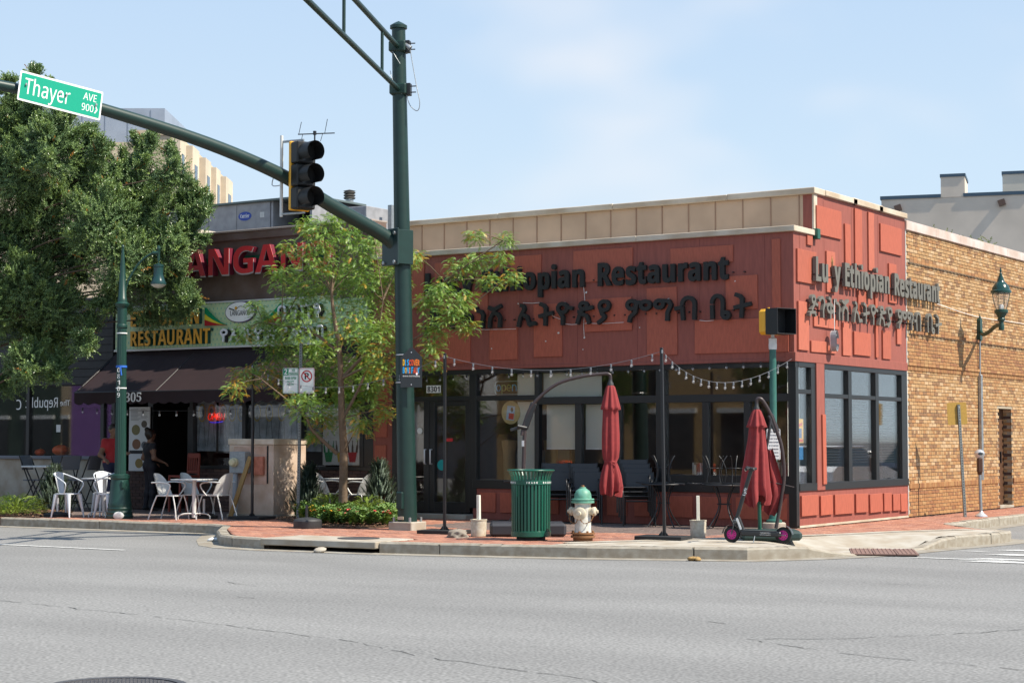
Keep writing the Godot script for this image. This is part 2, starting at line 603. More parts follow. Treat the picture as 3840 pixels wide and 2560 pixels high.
	M.red_cloth = mat(0.27, 0.028, 0.03, 0.85, 0, soft, 1.5)
	M.red_cloth.rim_enabled = true
	M.red_cloth.rim = 0.3
	M.sign_green = mat(0.0, 0.33, 0.205, 0.4)
	M.red_sign = mat(0.55, 0.02, 0.025, 0.5)
	M.blue_sign = mat(0.03, 0.07, 0.42, 0.5)
	M.ink = mat(0.012, 0.012, 0.012, 0.7)
	M.gold = mat(0.68, 0.36, 0.03, 0.55)
	M.wood = mat(0.40, 0.25, 0.09, 0.8, 0, fine, 2.0)
	M.red_wood = mat(0.20, 0.035, 0.02, 0.55)
	M.plastic_dark = mat(0.03, 0.031, 0.034, 0.6)
	M.grey_plastic = mat(0.16, 0.17, 0.19, 0.5)
	M.orange = mat(0.85, 0.12, 0.015, 0.5)
	M.shade = mat(0.52, 0.52, 0.45, 0.9)
	M.leaf = leaf_mat(0.32, 0.55)
	M.bulb = glass(0.12, Color(0.95, 0.95, 0.95))

const EDGE := [-14.2, 4.34, -11.4, 4.24, -9.1, 4.24, -8.6, 4.42, -7.55, 5.7, -6.55, 6.72, -6.07, 6.98, -5.3, 7.13, -3.3, 6.95, -1.8, 6.62, -0.3, 6.22, 1.04, 5.68, 1.72, 5.42, 2.25, 4.6, 2.62, 3.8, 2.85, 2.6, 3.0, 1.4, 3.25, 0.0, 3.31, -0.75, 3.2, -1.15, 2.6, -1.6, 1.62, -2.87, 1.5, -4.0, 1.46, -7.34, 1.46, -40.0]

func edge_points() -> Array:
	var e := []
	for i in range(0, EDGE.size(), 2):
		e.append(Vector3(EDGE[i], 0, EDGE[i + 1]))
	return e

func ramp_drop(p: Vector3) -> float:
	# how far the kerb dips towards the street at the corner ramp
	var d := Vector2(p.x - 2.75, p.z - 3.0).length()
	return 0.135 * (1.0 - smoothstep(0.8, 1.9, d))

func offset_edge(w: float) -> Array:
	var e := edge_points()
	var out := []
	for i in e.size():
		var d: Vector3 = (e[mini(i + 1, e.size() - 1)] - e[maxi(i - 1, 0)]).normalized()
		var nrm := Vector3(d.z, 0, -d.x)   # inwards, away from the road
		out.append(e[i] + nrm * w)
	return out

func ground() -> void:
	var b := B.new()
	b.ext(rect(-900, -900, 900, 900), -0.4, -0.2, Transform3D(Basis(Vector3(1, 0, 0), Vector3(0, 0, -1), Vector3(0, 1, 0)), Vector3.ZERO))
	struct(P("ground", b, M.asphalt_dark))
	b = B.new()
	for i in 15:
		for j in 15:
			var x0 := -75.0 + i * 9.0
			var z0 := -67.0 + j * 9.0
			b.quad(Vector3(x0, -0.16, z0 + 9), Vector3(x0 + 9, -0.16, z0 + 9), Vector3(x0 + 9, -0.16, z0), Vector3(x0, -0.16, z0))
	var road: Node = struct(P("road", b, M.asphalt))
	# joints, cracks and tar in the asphalt
	rng.seed = 5
	var cracks := [
		[[-7.1, 14.9], [-5.0, 14.9], [-2.0, 15.0], [1.0, 15.45], [3.4, 16.0], [4.4, 16.5], [6.0, 16.9], [8.5, 17.7]],
		[[5.9, 14.1], [6.6, 13.6], [7.3, 12.6], [7.9, 11.5], [8.6, 10.3]],
		[[5.9, 14.1], [6.9, 14.6], [8.2, 14.8], [9.6, 14.9]],
		[[-1.6, 12.0], [-0.9, 12.3]], [[-0.2, 13.4], [0.1, 13.45]], [[4.9, 13.0], [5.2, 13.1]], [[4.7, 8.2], [5.2, 8.1]], [[3.9, 5.8], [4.3, 5.75]]]
	for cr in cracks:
		b = B.new()
		var pr := Vector3.ZERO
		for i in cr.size() - 1:
			var a := Vector3(cr[i][0], -0.156, cr[i][1])
			var z := Vector3(cr[i + 1][0], -0.156, cr[i + 1][1])
			var n := maxi(3, int((z - a).length() / 0.12))
			for k in n:
				var q0 := a.lerp(z, float(k) / n) if k > 0 or i > 0 else a
				if k > 0 or i > 0:
					q0 = pr
				var q1 := a.lerp(z, float(k + 1) / n) + Vector3(rf(-0.03, 0.03), 0, rf(-0.03, 0.03))
				pr = q1
				if rng.randf() < 0.86:
					var d := (q1 - q0).normalized()
					var s := Vector3(d.z, 0, -d.x) * rf(0.002, 0.007)
					b.quad(q0 - s, q1 - s, q1 + s, q0 + s)
		P("crack", b, M.crack, road)
	# painted lines
	b = B.new()
	b.quad(Vector3(-40, -0.152, 8.66), Vector3(-6.83, -0.152, 8.5), Vector3(-6.83, -0.152, 8.4), Vector3(-40, -0.152, 8.55))
	struct(P("lane_line", b, M.line))
	for q in [[3.30, 3.68, 4.85, 3.68, 0.11], [4.05, 3.42, 6.2, 3.42, 0.2], [4.12, 3.95, 6.8, 3.95, 0.26], [3.34, 1.9, 3.9, 1.9, 0.10], [3.78, 1.35, 6.0, 1.35, 0.28], [4.0, 2.42, 6.0, 2.42, 0.30]]:
		b = B.new()
		b.quad(Vector3(q[0], -0.152, q[1] + q[4] / 2), Vector3(q[2], -0.152, q[3] + q[4] / 2), Vector3(q[2] - 0.25, -0.152, q[3] - q[4] / 2), Vector3(q[0] + 0.3, -0.152, q[1] - q[4] / 2))
		struct(P("crosswalk_stripe", b, M.line))
	# concrete pan along the kerb
	var e := edge_points()
	var eo := offset_edge(-0.32)
	b = B.new()
	for i in e.size() - 1:
		b.quad(eo[i] + Vector3(0, -0.155, 0), eo[i + 1] + Vector3(0, -0.155, 0), e[i + 1] + Vector3(0, -0.153, 0), e[i] + Vector3(0, -0.153, 0))
	struct(P("gutter", b, mat(0.31, 0.295, 0.26, 0.9, 0, M.stain, 0.6)))
	# kerb stones, each its own piece
	var ei := offset_edge(0.16)
	var first := true
	var run := []
	var fine_e := []
	var fine_i := []
	for i in e.size() - 1:
		var n := maxi(1, int((e[i + 1] - e[i]).length() / 0.3))
		for k in n:
			fine_e.append(e[i].lerp(e[i + 1], float(k) / n))
			fine_i.append(ei[i].lerp(ei[i + 1], float(k) / n))
	var kerb := Node3D.new()
	kerb.name = "kerb"
	add_child(kerb, true)
	struct(kerb)
	var i0 := 0
	rng.seed = 8
	while i0 < fine_e.size() - 1:
		var len := rng.randi_range(8, 11)
		b = B.new()
		var any := false
		var stop := mini(i0 + len, fine_e.size() - 1)
		for k in range(i0, stop):
			var a: Vector3 = fine_e[k]
			var z: Vector3 = fine_e[k + 1]
			var mid := (a + z) / 2
			if mid.x > -5.35 and mid.x < -3.35 and mid.z > 6.0:
				continue   # the inlet slab lies here
			any = true
			var ta := Vector3(0, 0.004 - ramp_drop(a) + rf(-0.006, 0.004), 0)
			var tz := Vector3(0, 0.004 - ramp_drop(z) + rf(-0.006, 0.004), 0)
			var bo := Vector3(0, -0.3, 0)
			var ina: Vector3 = fine_i[k]
			var inz: Vector3 = fine_i[k + 1]
			var ca := a + (ina - a) * 0.16
			var cz := z + (inz - z) * 0.16
			b.quad(a + bo, z + bo, z + tz + Vector3(0, -0.025, 0), a + ta + Vector3(0, -0.025, 0))
			b.quad(a + ta + Vector3(0, -0.025, 0), z + tz + Vector3(0, -0.025, 0), cz + tz, ca + ta)
			b.quad(ca + ta, cz + tz, inz + tz, ina + ta)
			if k == stop - 1 or k == i0:
				var w := 1 if k == stop - 1 else 0
				var g0 := z if w else a
				var gi := inz if w else ina
				var gt := tz if w else ta
				b.quad(g0 + bo, gi + bo, gi + gt, g0 + gt)
		if any:
			P("kerb_stone", b, M.kerb, kerb)
		i0 = stop
		# a dark joint shows as a gap
		if i0 < fine_e.size() - 1:
			fine_e[i0] = fine_e[i0].lerp(fine_e[i0 + 1], 0.05)
	# street inlet: a concrete slab over a dark slot
	var inl := thing("storm_drain", "concrete storm drain inlet with a dark slot let into the kerb", "storm drain", Vector3(-4.35, 0, 7.0), 0.055)
	b = B.new()
	b.box(Vector3(0, -0.045, -0.42), Vector3(2.06, 0.10, 1.0), Basis(), 0.012)
	P("top_slab", b, M.concrete, inl)
	b = B.new()
	b.box(Vector3(0, -0.2, -0.93), Vector3(2.1, 0.28, 0.04))
	P("slot_back", b, M.black_matt, inl)
	b = B.new()
	b.box(Vector3(0.3, -0.168, 0.2), Vector3(1.9, 0.02, 0.36))
	P("slot_lip", b, M.galv, inl)
	b = B.new()
	b.lathe([Vector2(0, 0.0045), Vector2(0.27, 0.0045)], 28)
	b.lathe([Vector2(0.28, 0.002), Vector2(0.28, 0.010), Vector2(0.31, 0.010), Vector2(0.31, 0.002)], 28)
	P("lid", b, M.iron, inl, Transform3D(Basis(), Vector3(0.3, 0.004, -0.55)))
	# the paved sidewalk: a bed of sand with pavers on top
	var bed := [-60.0, 4.3]
	for p in ei:
		bed.append_array([p.x, p.z])
	bed.append_array([0.0, -40.0, 0.0, 0.0, -60.0, 0.0])
	# the walk's own body, dipping to the ramp: two sheets
	b = B.new()
	b.ext(PackedVector2Array(poly2(bed)), -0.5, -0.19, flat())
	var walk: Node = struct(P("sidewalk", b, M.joint))
	sidewalk_top(walk, ei)

func flat() -> Transform3D:
	return Transform3D(Basis(Vector3(1, 0, 0), Vector3(0, 0, -1), Vector3(0, 1, 0)), Vector3.ZERO)

func poly2(a: Array) -> PackedVector2Array:
	var p := PackedVector2Array()
	for i in range(0, a.size(), 2):
		p.append(Vector2(a[i], -a[i + 1]))
	return p

func inside(p: Vector2, poly: PackedVector2Array) -> bool:
	return Geometry2D.is_point_in_polygon(p, poly)

const APRON := [-0.9, 5.75, 0.4, 3.35, 1.35, 1.5, 1.8, 0.2, 2.6, -1.2, 3.6, -1.2, 3.6, 6.2, -0.9, 6.6]
const BED := [-9.3, 2.2, -9.5, 0.7, -7.6, 0.7, -6.6, 1.9, -5.75, 3.3, -6.0, 4.15, -6.7, 4.1, -8.0, 3.1]
const BED2 := [-22.0, 4.05, -22.0, 1.9, -14.9, 1.9, -13.6, 4.05]

func sidewalk_top(walk: Node, ei: Array) -> void:
	# concrete apron at the corner, falling to the road
	var b := B.new()
	var n := 60
	var inner := PackedVector2Array()
	for p in ei:
		inner.append(Vector2(p.x, p.z))
	inner.append(Vector2(-8, -40)); inner.append(Vector2(-60, 0)); inner.append(Vector2(-60, 4.4))
	var apron := PackedVector2Array()
	for i in range(0, APRON.size(), 2):
		apron.append(Vector2(APRON[i], APRON[i + 1]))
	var st := 0.075
	for i in range(-16, 50):
		for j in range(-18, 88):
			var x := i * st
			var z := j * st
			var c := Vector2(x + st / 2, z + st / 2)
			if not inside(c, apron) or not inside(c, inner):
				continue
			var q := []
			for w in [[x, z + st], [x + st, z + st], [x + st, z], [x, z]]:
				q.append(Vector3(w[0], 0.003 - ramp_drop(Vector3(w[0], 0, w[1])), w[1]))
			b.quad(q[0], q[1], q[2], q[3])
	struct(P("concrete_apron", b, M.concrete))
	# pale edging course between apron and pavers
	b = B.new()
	var ed := curve([Vector3(-0.95, 0.009, 5.72), Vector3(0.4, 0.009, 3.35), Vector3(1.35, 0.009, 1.5), Vector3(1.8, 0.009, 0.2), Vector3(2.55, 0.009, -1.15)], 6)
	for i in ed.size() - 1:
		var d: Vector3 = (ed[mini(i + 1, ed.size() - 1)] - ed[maxi(i - 1, 0)]).normalized()
		var sd := Vector3(d.z, 0, -d.x) * 0.13
		var d2: Vector3 = (ed[mini(i + 2, ed.size() - 1)] - ed[i]).normalized()
		var s2 := Vector3(d2.z, 0, -d2.x) * 0.13
		b.quad(ed[i] - sd, ed[i + 1] - s2, ed[i + 1] + s2, ed[i] + sd)
	struct(P("pavement_edging", b, M.concrete))
	var walk_polys := []
	var bedp := PackedVector2Array()
	for i in range(0, BED.size(), 2):
		bedp.append(Vector2(BED[i], BED[i + 1]))
	var bed2p := PackedVector2Array()
	for i in range(0, BED2.size(), 2):
		bed2p.append(Vector2(BED2[i], BED2[i + 1]))
	# pavers 20 by 10 cm in running bond; the nearest 300 singly, the rest as one
	rng.seed = 12
	var one := B.new()
	one.box(Vector3(0, -0.03, 0), Vector3(0.196, 0.06, 0.096), Basis(), 0.004)
	var pm := one.mesh()
	var spots := []
	for r in range(-125, 72):
		var z := r * 0.1 + 0.05
		for k in range(-130, 18):
			var x := k * 0.2 + (0.1 if r % 2 else 0.0)
			var c := Vector2(x, z)
			if z < 0.06 and x < 0.12:
				continue
			if x < -21.0 or not inside(c, inner) or inside(c, apron) or inside(c, bedp) or inside(c, bed2p):
				continue
			if absf(x + 4.35) < 1.12 and z > 6.02 and z < 7.1:
				continue
			if absf(x + 5.11) < 0.26 and absf(z - 3.84) < 0.24:
				continue
			spots.append(Vector3(x, rf(-0.004, 0.001), z))
	var order := []
	for s in spots:
		# how large it shows: near the road edge of the walk and facing the street
		order.append([Vector2(s.x - 12.34, s.z - 27.41).length(), s])
	order.sort_custom(func(a, c): return a[0] < c[0])
	var rest := []
	var done := 0
	for o in order:
		if done < 300:
			var m: Material = M.pavers[rng.randi() % 5]
			put("paver", pm, m, walk, Transform3D(Basis(Vector3.UP, rf(-0.02, 0.02)), o[1]))
			done += 1
		else:
			rest.append(o[1])
	var mm := MultiMesh.new()
	mm.transform_format = MultiMesh.TRANSFORM_3D
	mm.use_colors = true
	mm.mesh = pm
	mm.instance_count = rest.size()
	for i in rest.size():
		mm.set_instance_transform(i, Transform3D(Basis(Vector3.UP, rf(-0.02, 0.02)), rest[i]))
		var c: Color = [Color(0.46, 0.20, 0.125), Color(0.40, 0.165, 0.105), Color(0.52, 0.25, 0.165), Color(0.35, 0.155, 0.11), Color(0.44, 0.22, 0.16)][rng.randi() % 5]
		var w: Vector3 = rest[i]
		# pavers in a band near the building are darker grey
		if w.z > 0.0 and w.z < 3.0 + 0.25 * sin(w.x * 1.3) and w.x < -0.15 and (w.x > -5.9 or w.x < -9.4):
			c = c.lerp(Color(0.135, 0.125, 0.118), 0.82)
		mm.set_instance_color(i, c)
	var mi := MultiMeshInstance3D.new()
	mi.name = "paver_field"
	mi.multimesh = mm
	mi.material_override = M.paver
	struct(mi, "stuff")
	walk.add_child(mi)
	# sand sheet under the pavers
	b = B.new()
	b.ext(poly2([-60.0, 4.2, -8.8, 4.2, -6.1, 6.8, -5.4, 6.9, -5.4, 6.0, -3.2, 6.0, -3.2, 6.7, -0.95, 5.65, 0.36, 3.3, 1.32, 1.45, 1.74, 0.2, 1.72, -2.2, 1.4, -3.2, 1.4, -40.0, 0.0, -40.0, 0.0, 0.0, -60.0, 0.0]), -0.19, -0.016, flat())
	P("sand_bed", b, mat(0.33, 0.22, 0.16, 0.95, 0, M.fine, 2.0), walk)
	# tactile pad of truncated domes, one tile after another
	var pad := thing("tactile_pad", "dark red pad of raised domes set in the corner ramp", "tactile paving", Vector3(2.72, -0.133, 3.1), 0.42)
	for i in 3:
		for j in 2:
			b = B.new()
			b.box(Vector3((i - 1) * 0.31, 0.0, (j - 0.5) * 0.61), Vector3(0.30, 0.02, 0.60), Basis(), 0.003)
			for u in 5:
				for w in 10:
					b.lathe([Vector2(0.013, 0.01), Vector2(0.009, 0.016), Vector2(0.0, 0.016)], 6, Vector3((i - 1) * 0.31 + (u - 2) * 0.058, 0, (j - 0.5) * 0.61 + (w - 4.5) * 0.058))
			P("tile", b, M.tactile, pad)

# ---------- the red restaurant on the corner: front in the plane z = 0, side in x = 0 ----------
func win_bar(b: B, x0: float, y0: float, x1: float, y1: float, z0: float, z1: float) -> void:
	b.bb(Vector3(x0, y0, z0), Vector3(x1, y1, z1), 0.004)

func pane_xy(called: String, under: Node, x0: float, y0: float, x1: float, y1: float, z: float, m: Material) -> void:
	var b := B.new()
	b.bb(Vector3(x0, y0, z - 0.004), Vector3(x1, y1, z + 0.004))
	P(called, b, m, under)
	b = B.new()
	b.bb(Vector3(x0, y0, z - 0.022), Vector3(x1, y1, z - 0.016))
	P("inner_pane", b, m, under)

func pane_zy(called: String, under: Node, z0: float, y0: float, z1: float, y1: float, x: float, m: Material) -> void:
	var b := B.new()
	b.bb(Vector3(x - 0.004, y0, z1), Vector3(x + 0.004, y1, z0))
	P(called, b, m, under)
	b = B.new()
	b.bb(Vector3(x - 0.022, y0, z1), Vector3(x - 0.016, y1, z0))
	P("inner_pane", b, m, under)

func restaurant() -> void:
	var t := thing("restaurant", "one-storey corner restaurant clad in red boards with black framed windows", "building")
	var b := B.new()
	# room shell: floor, back wall, left wall, ceiling and roof deck
	b.bb(Vector3(-8.3, -0.1, -6.5), Vector3(-0.12, 0.02, -0.1))
	P("floor", b, mat(0.10, 0.07, 0.055, 0.6, 0, M.soft, 0.4), t)
	b = B.new()
	b.bb(Vector3(-8.3, 0.02, -6.6), Vector3(-0.1, 3.1, -6.5))
	b.bb(Vector3(-8.42, 0.02, -6.6), Vector3(-8.3, 3.1, -0.2))
	P("room_wall", b, M.room_wall, t)
	b = B.new()
	b.bb(Vector3(-8.3, 3.1, -6.6), Vector3(-0.1, 3.2, -0.1))
	P("ceiling", b, M.ceiling, t)
	b = B.new()
	b.bb(Vector3(-8.75, 5.15, -16.0), Vector3(-0.22, 5.3, -0.95))
	P("roof", b, M.roof, t)
	# inner side wall behind the brick, past the window
	b = B.new()
	b.bb(Vector3(-0.5, 0.0, -16.0), Vector3(-0.27, 5.42, -5.05))
	b.bb(Vector3(-8.75, 0.0, -16.2), Vector3(-0.035, 5.42, -16.0))
	P("back_wall", b, M.dark_room, t)
	# fascia board over the front and its return over the side
	var f := B.new()
	f.bb(Vector3(-8.75, 2.80, -0.2), Vector3(0.0, 4.90, 0.04))
	var fas := P("fascia", f, M.fascia, t)
	f = B.new()
	f.bb(Vector3(-0.2, 2.80, -5.03), Vector3(0.004, 4.90, -0.2))
	f.bb(Vector3(-0.2, 4.90, -5.03), Vector3(0.004, 5.62, -0.81))
	var fas2 := P("side_fascia", f, M.fascia, t)
	# narrow board joints across the big sheets
	var jn := mat(0.17, 0.045, 0.038, 0.9)
	for x in [-7.85, -6.62, -5.4, -4.18, -2.96, -1.74, -0.52]:
		b = B.new()
		b.bb(Vector3(x - 0.003, 2.82, 0.036), Vector3(x + 0.003, 4.88, 0.042))
		P("board_joint", b, jn, fas)
	for z in [-1.22, -2.44, -3.66]:
		b = B.new()
		b.bb(Vector3(0.0, 2.92, z - 0.003), Vector3(0.0062, 5.55, z + 0.003))
		P("board_joint", b, jn, fas2)
	# bottom trim board
	b = B.new()
	b.bb(Vector3(-8.75, 2.745, -0.15), Vector3(0.0, 2.80, 0.055), 0.004)
	P("fascia_trim", b, M.fascia, t)
	b = B.new()
	b.bb(Vector3(-0.15, 2.745, -5.03), Vector3(0.03, 2.90, 0.06), 0.004)
	P("fascia_trim", b, M.fascia, t)
	# orange-red boards set on the fascia
	rng.seed = 77
	for q in [[-7.29, 4.34, -6.64, 4.76], [-7.82, 3.92, -7.54, 4.86], [-5.58, 4.33, -4.93, 4.79], [-4.25, 4.24, -3.04, 4.81], [-6.78, 3.62, -6.09, 4.19], [-5.09, 2.94, -4.49, 3.89], [-6.05, 2.91, -5.44, 3.49], [-7.41, 2.87, -6.48, 3.53], [-4.02, 3.36, -3.06, 3.94], [-2.29, 4.45, -1.10, 4.74], [-2.76, 2.91, -2.17, 4.08], [-1.24, 3.64, -0.65, 4.21], [-0.38, 3.63, -0.23, 4.79], [-1.83, 2.91, -0.09, 3.48], [-8.55, 3.1, -8.05, 4.0]]:
		b = B.new()
		b.box(Vector3((q[0] + q[2]) / 2, (q[1] + q[3]) / 2, 0.052), Vector3(q[2] - q[0], q[3] - q[1], 0.024), Basis(Vector3.BACK, rf(-0.006, 0.006)), 0.003)
		P("panel", b, [M.panel, M.panel2][rng.randi() % 2], t)
	for q in [[-0.85, 4.94, -1.92, 5.43], [-3.73, 4.90, -4.80, 5.41], [-0.05, 4.07, -0.82, 4.62], [-2.08, 4.09, -2.33, 5.24], [-2.53, 4.55, -2.85, 5.56], [-2.64, 3.57, -3.20, 4.10], [-3.16, 4.50, -3.42, 5.56], [-3.45, 2.94, -3.57, 4.09], [-1.26, 3.98, -1.63, 4.69], [-4.13, 3.98, -4.50, 4.71], [-0.07, 2.94, -0.49, 3.75], [-0.71, 3.36, -1.77, 3.54], [-0.58, 2.93, -1.63, 3.12], [-1.93, 2.92, -2.31, 3.49], [-2.43, 2.95, -3.22, 3.36], [-3.79, 2.93, -4.19, 3.45], [-4.50, 3.23, -4.72, 3.55], [-0.46, 4.72, -0.67, 4.88]]:
		b = B.new()
		b.box(Vector3(0.018, (q[1] + q[3]) / 2, (q[0] + q[2]) / 2), Vector3(0.036, q[3] - q[1], q[0] - q[2]), Basis(Vector3.RIGHT, rf(-0.012, 0.012)) * Basis(Vector3.UP, rf(-0.006, 0.012)), 0.003)
		P("panel", b, [M.panel, M.panel2, M.panel3][rng.randi() % 3], t)
	# bare white spots where fixings pulled the paint off
	for q in [[-3.98, 4.06, 0.022], [-4.56, 3.36, 0.022], [-4.83, 3.22, 0.015], [-4.02, 3.26, 0.02], [-6.0, 3.12, 0.014], [-4.05, 3.05, 0.012], [-4.42, 3.9, 0.012], [-1.06, 4.12, 0.012], [-2.9, 3.4, 0.012], [-5.42, 3.92, 0.014]]:
		b = B.new()
		b.ext(circle_poly(q[2], 9, 0.8), 0.0, 0.003, Transform3D(Basis(Vector3.BACK, q[0]), Vector3(q[0], q[1], 0.064)))
		P("paint_chip", b, M.white_paint, fas)
	# peeled hole in the board where a letter has come away
	b = B.new()
	var hp := PackedVector2Array()
	for k in 14:
		var a := TAU * k / 14
		hp.append(Vector2((0.035 + 0.016 * sin(k * 2.3)) * cos(a), (0.15 + 0.03 * sin(k * 1.7)) * sin(a)))
	b.ext(hp, 0.0, 0.006, Transform3D(Basis(Vector3.UP, PI / 2), Vector3(0.037, 4.46, -1.48)))
	P("bare_patch", b, M.bare_wood, t)
	b = B.new()
	for k in 9:
		hp[k] = hp[k] * Vector2(0.6, 0.8)
	b.ext(hp, 0.0, 0.003, Transform3D(Basis(Vector3.UP, PI / 2), Vector3(0.043, 4.45, -1.475)))
	P("bare_patch", b, mat(0.10, 0.04, 0.015, 0.9), t)
	# beige metal panels above, one after another
	var x := -8.75
	while x < -0.02:
		var x1 := minf(x + 0.53, -0.012)
		b = B.new()
		b.bb(Vector3(x + 0.006, 4.6, -0.90), Vector3(x1 - 0.006, 5.62, -0.81 + rf(-0.002, 0.002)), 0.006)
		P("cladding_panel", b, M.beige, t)
		b = B.new()
		b.bb(Vector3(x1 - 0.010, 4.6, -0.83), Vector3(x1 + 0.010, 5.62, -0.796), 0.003)
		P("seam", b, M.seam, t)
		x = x1
		if x > -0.05:
			break
	b = B.new()
	b.bb(Vector3(-8.75, 4.6, -0.95), Vector3(-0.22, 5.60, -0.91))
	P("parapet_wall", b, M.dark_room, t)
	b = B.new()
	b.bb(Vector3(-0.024, 4.9, -0.93), Vector3(0.012, 5.62, -0.785), 0.004)
	P("corner_trim", b, M.cream, t)
	# caps
	var xs := [-8.78, -6.4, -3.9, -1.6, 0.05]
	for i in 4:
		b = B.new()
		b.bb(Vector3(xs[i], 5.62, -1.2), Vector3(xs[i + 1] - 0.004, 5.72 + 0.008 * (i % 2), -0.74), 0.01)
		P("parapet_cap", b, M.cream, t)
	for i in 3:
		b = B.new()
		b.bb(Vector3(-0.42, 5.625, -2.6 - i * 1.22), Vector3(0.06, 5.725 + 0.01 * (i % 2), -1.2 - i * 1.22), 0.01)
		P("parapet_cap", b, M.cream, t)
	for q in [[-8.78, -5.6], [-5.6, -2.95], [-2.95, 0.05]]:
		b = B.new()
		b.bb(Vector3(q[0], 4.90, -0.80), Vector3(q[1] - 0.003, 4.995 + 0.008 * absf(sin(q[0])), 0.10), 0.008)
		P("fascia_cap", b, M.cream, t)
	b = B.new()
	b.bb(Vector3(0.01, 4.84, -0.86), Vector3(0.10, 5.02, -0.74), 0.01)
	P("gutter_spout", b, M.can_green, t)
	storefront(t)
	# side: low wall with boards
	b = B.new()
	b.bb(Vector3(-0.2, 0.0, -5.03), Vector3(0.0, 0.60, 0.0))
	P("side_low_wall", b, M.fascia, t)
	for q in [[-0.14, 0.19, -0.81, 0.53], [-0.92, 0.18, -1.41, 0.51], [-1.52, 0.17, -2.34, 0.51], [-2.45, 0.17, -3.00, 0.50], [-3.10, 0.15, -3.69, 0.48], [-3.77, 0.15, -4.13, 0.48], [-4.21, 0.15, -4.56, 0.45], [-4.60, 0.12, -4.93, 0.45]]:
		b = B.new()
		b.box(Vector3(0.018, (q[1] + q[3]) / 2, (q[0] + q[2]) / 2), Vector3(0.036, q[3] - q[1], q[0] - q[2]), Basis(Vector3.RIGHT, rf(-0.03, 0.03)) * Basis(Vector3.BACK, rf(0.0, 0.03)), 0.003)
		P("panel", b, [M.panel, M.panel2][rng.randi() % 2], t)
	b = B.new()
	b.bb(Vector3(-0.05, 0.0, -5.05), Vector3(0.012, 0.035, 0.0))
	P("wall_foot", b, M.cream, t)

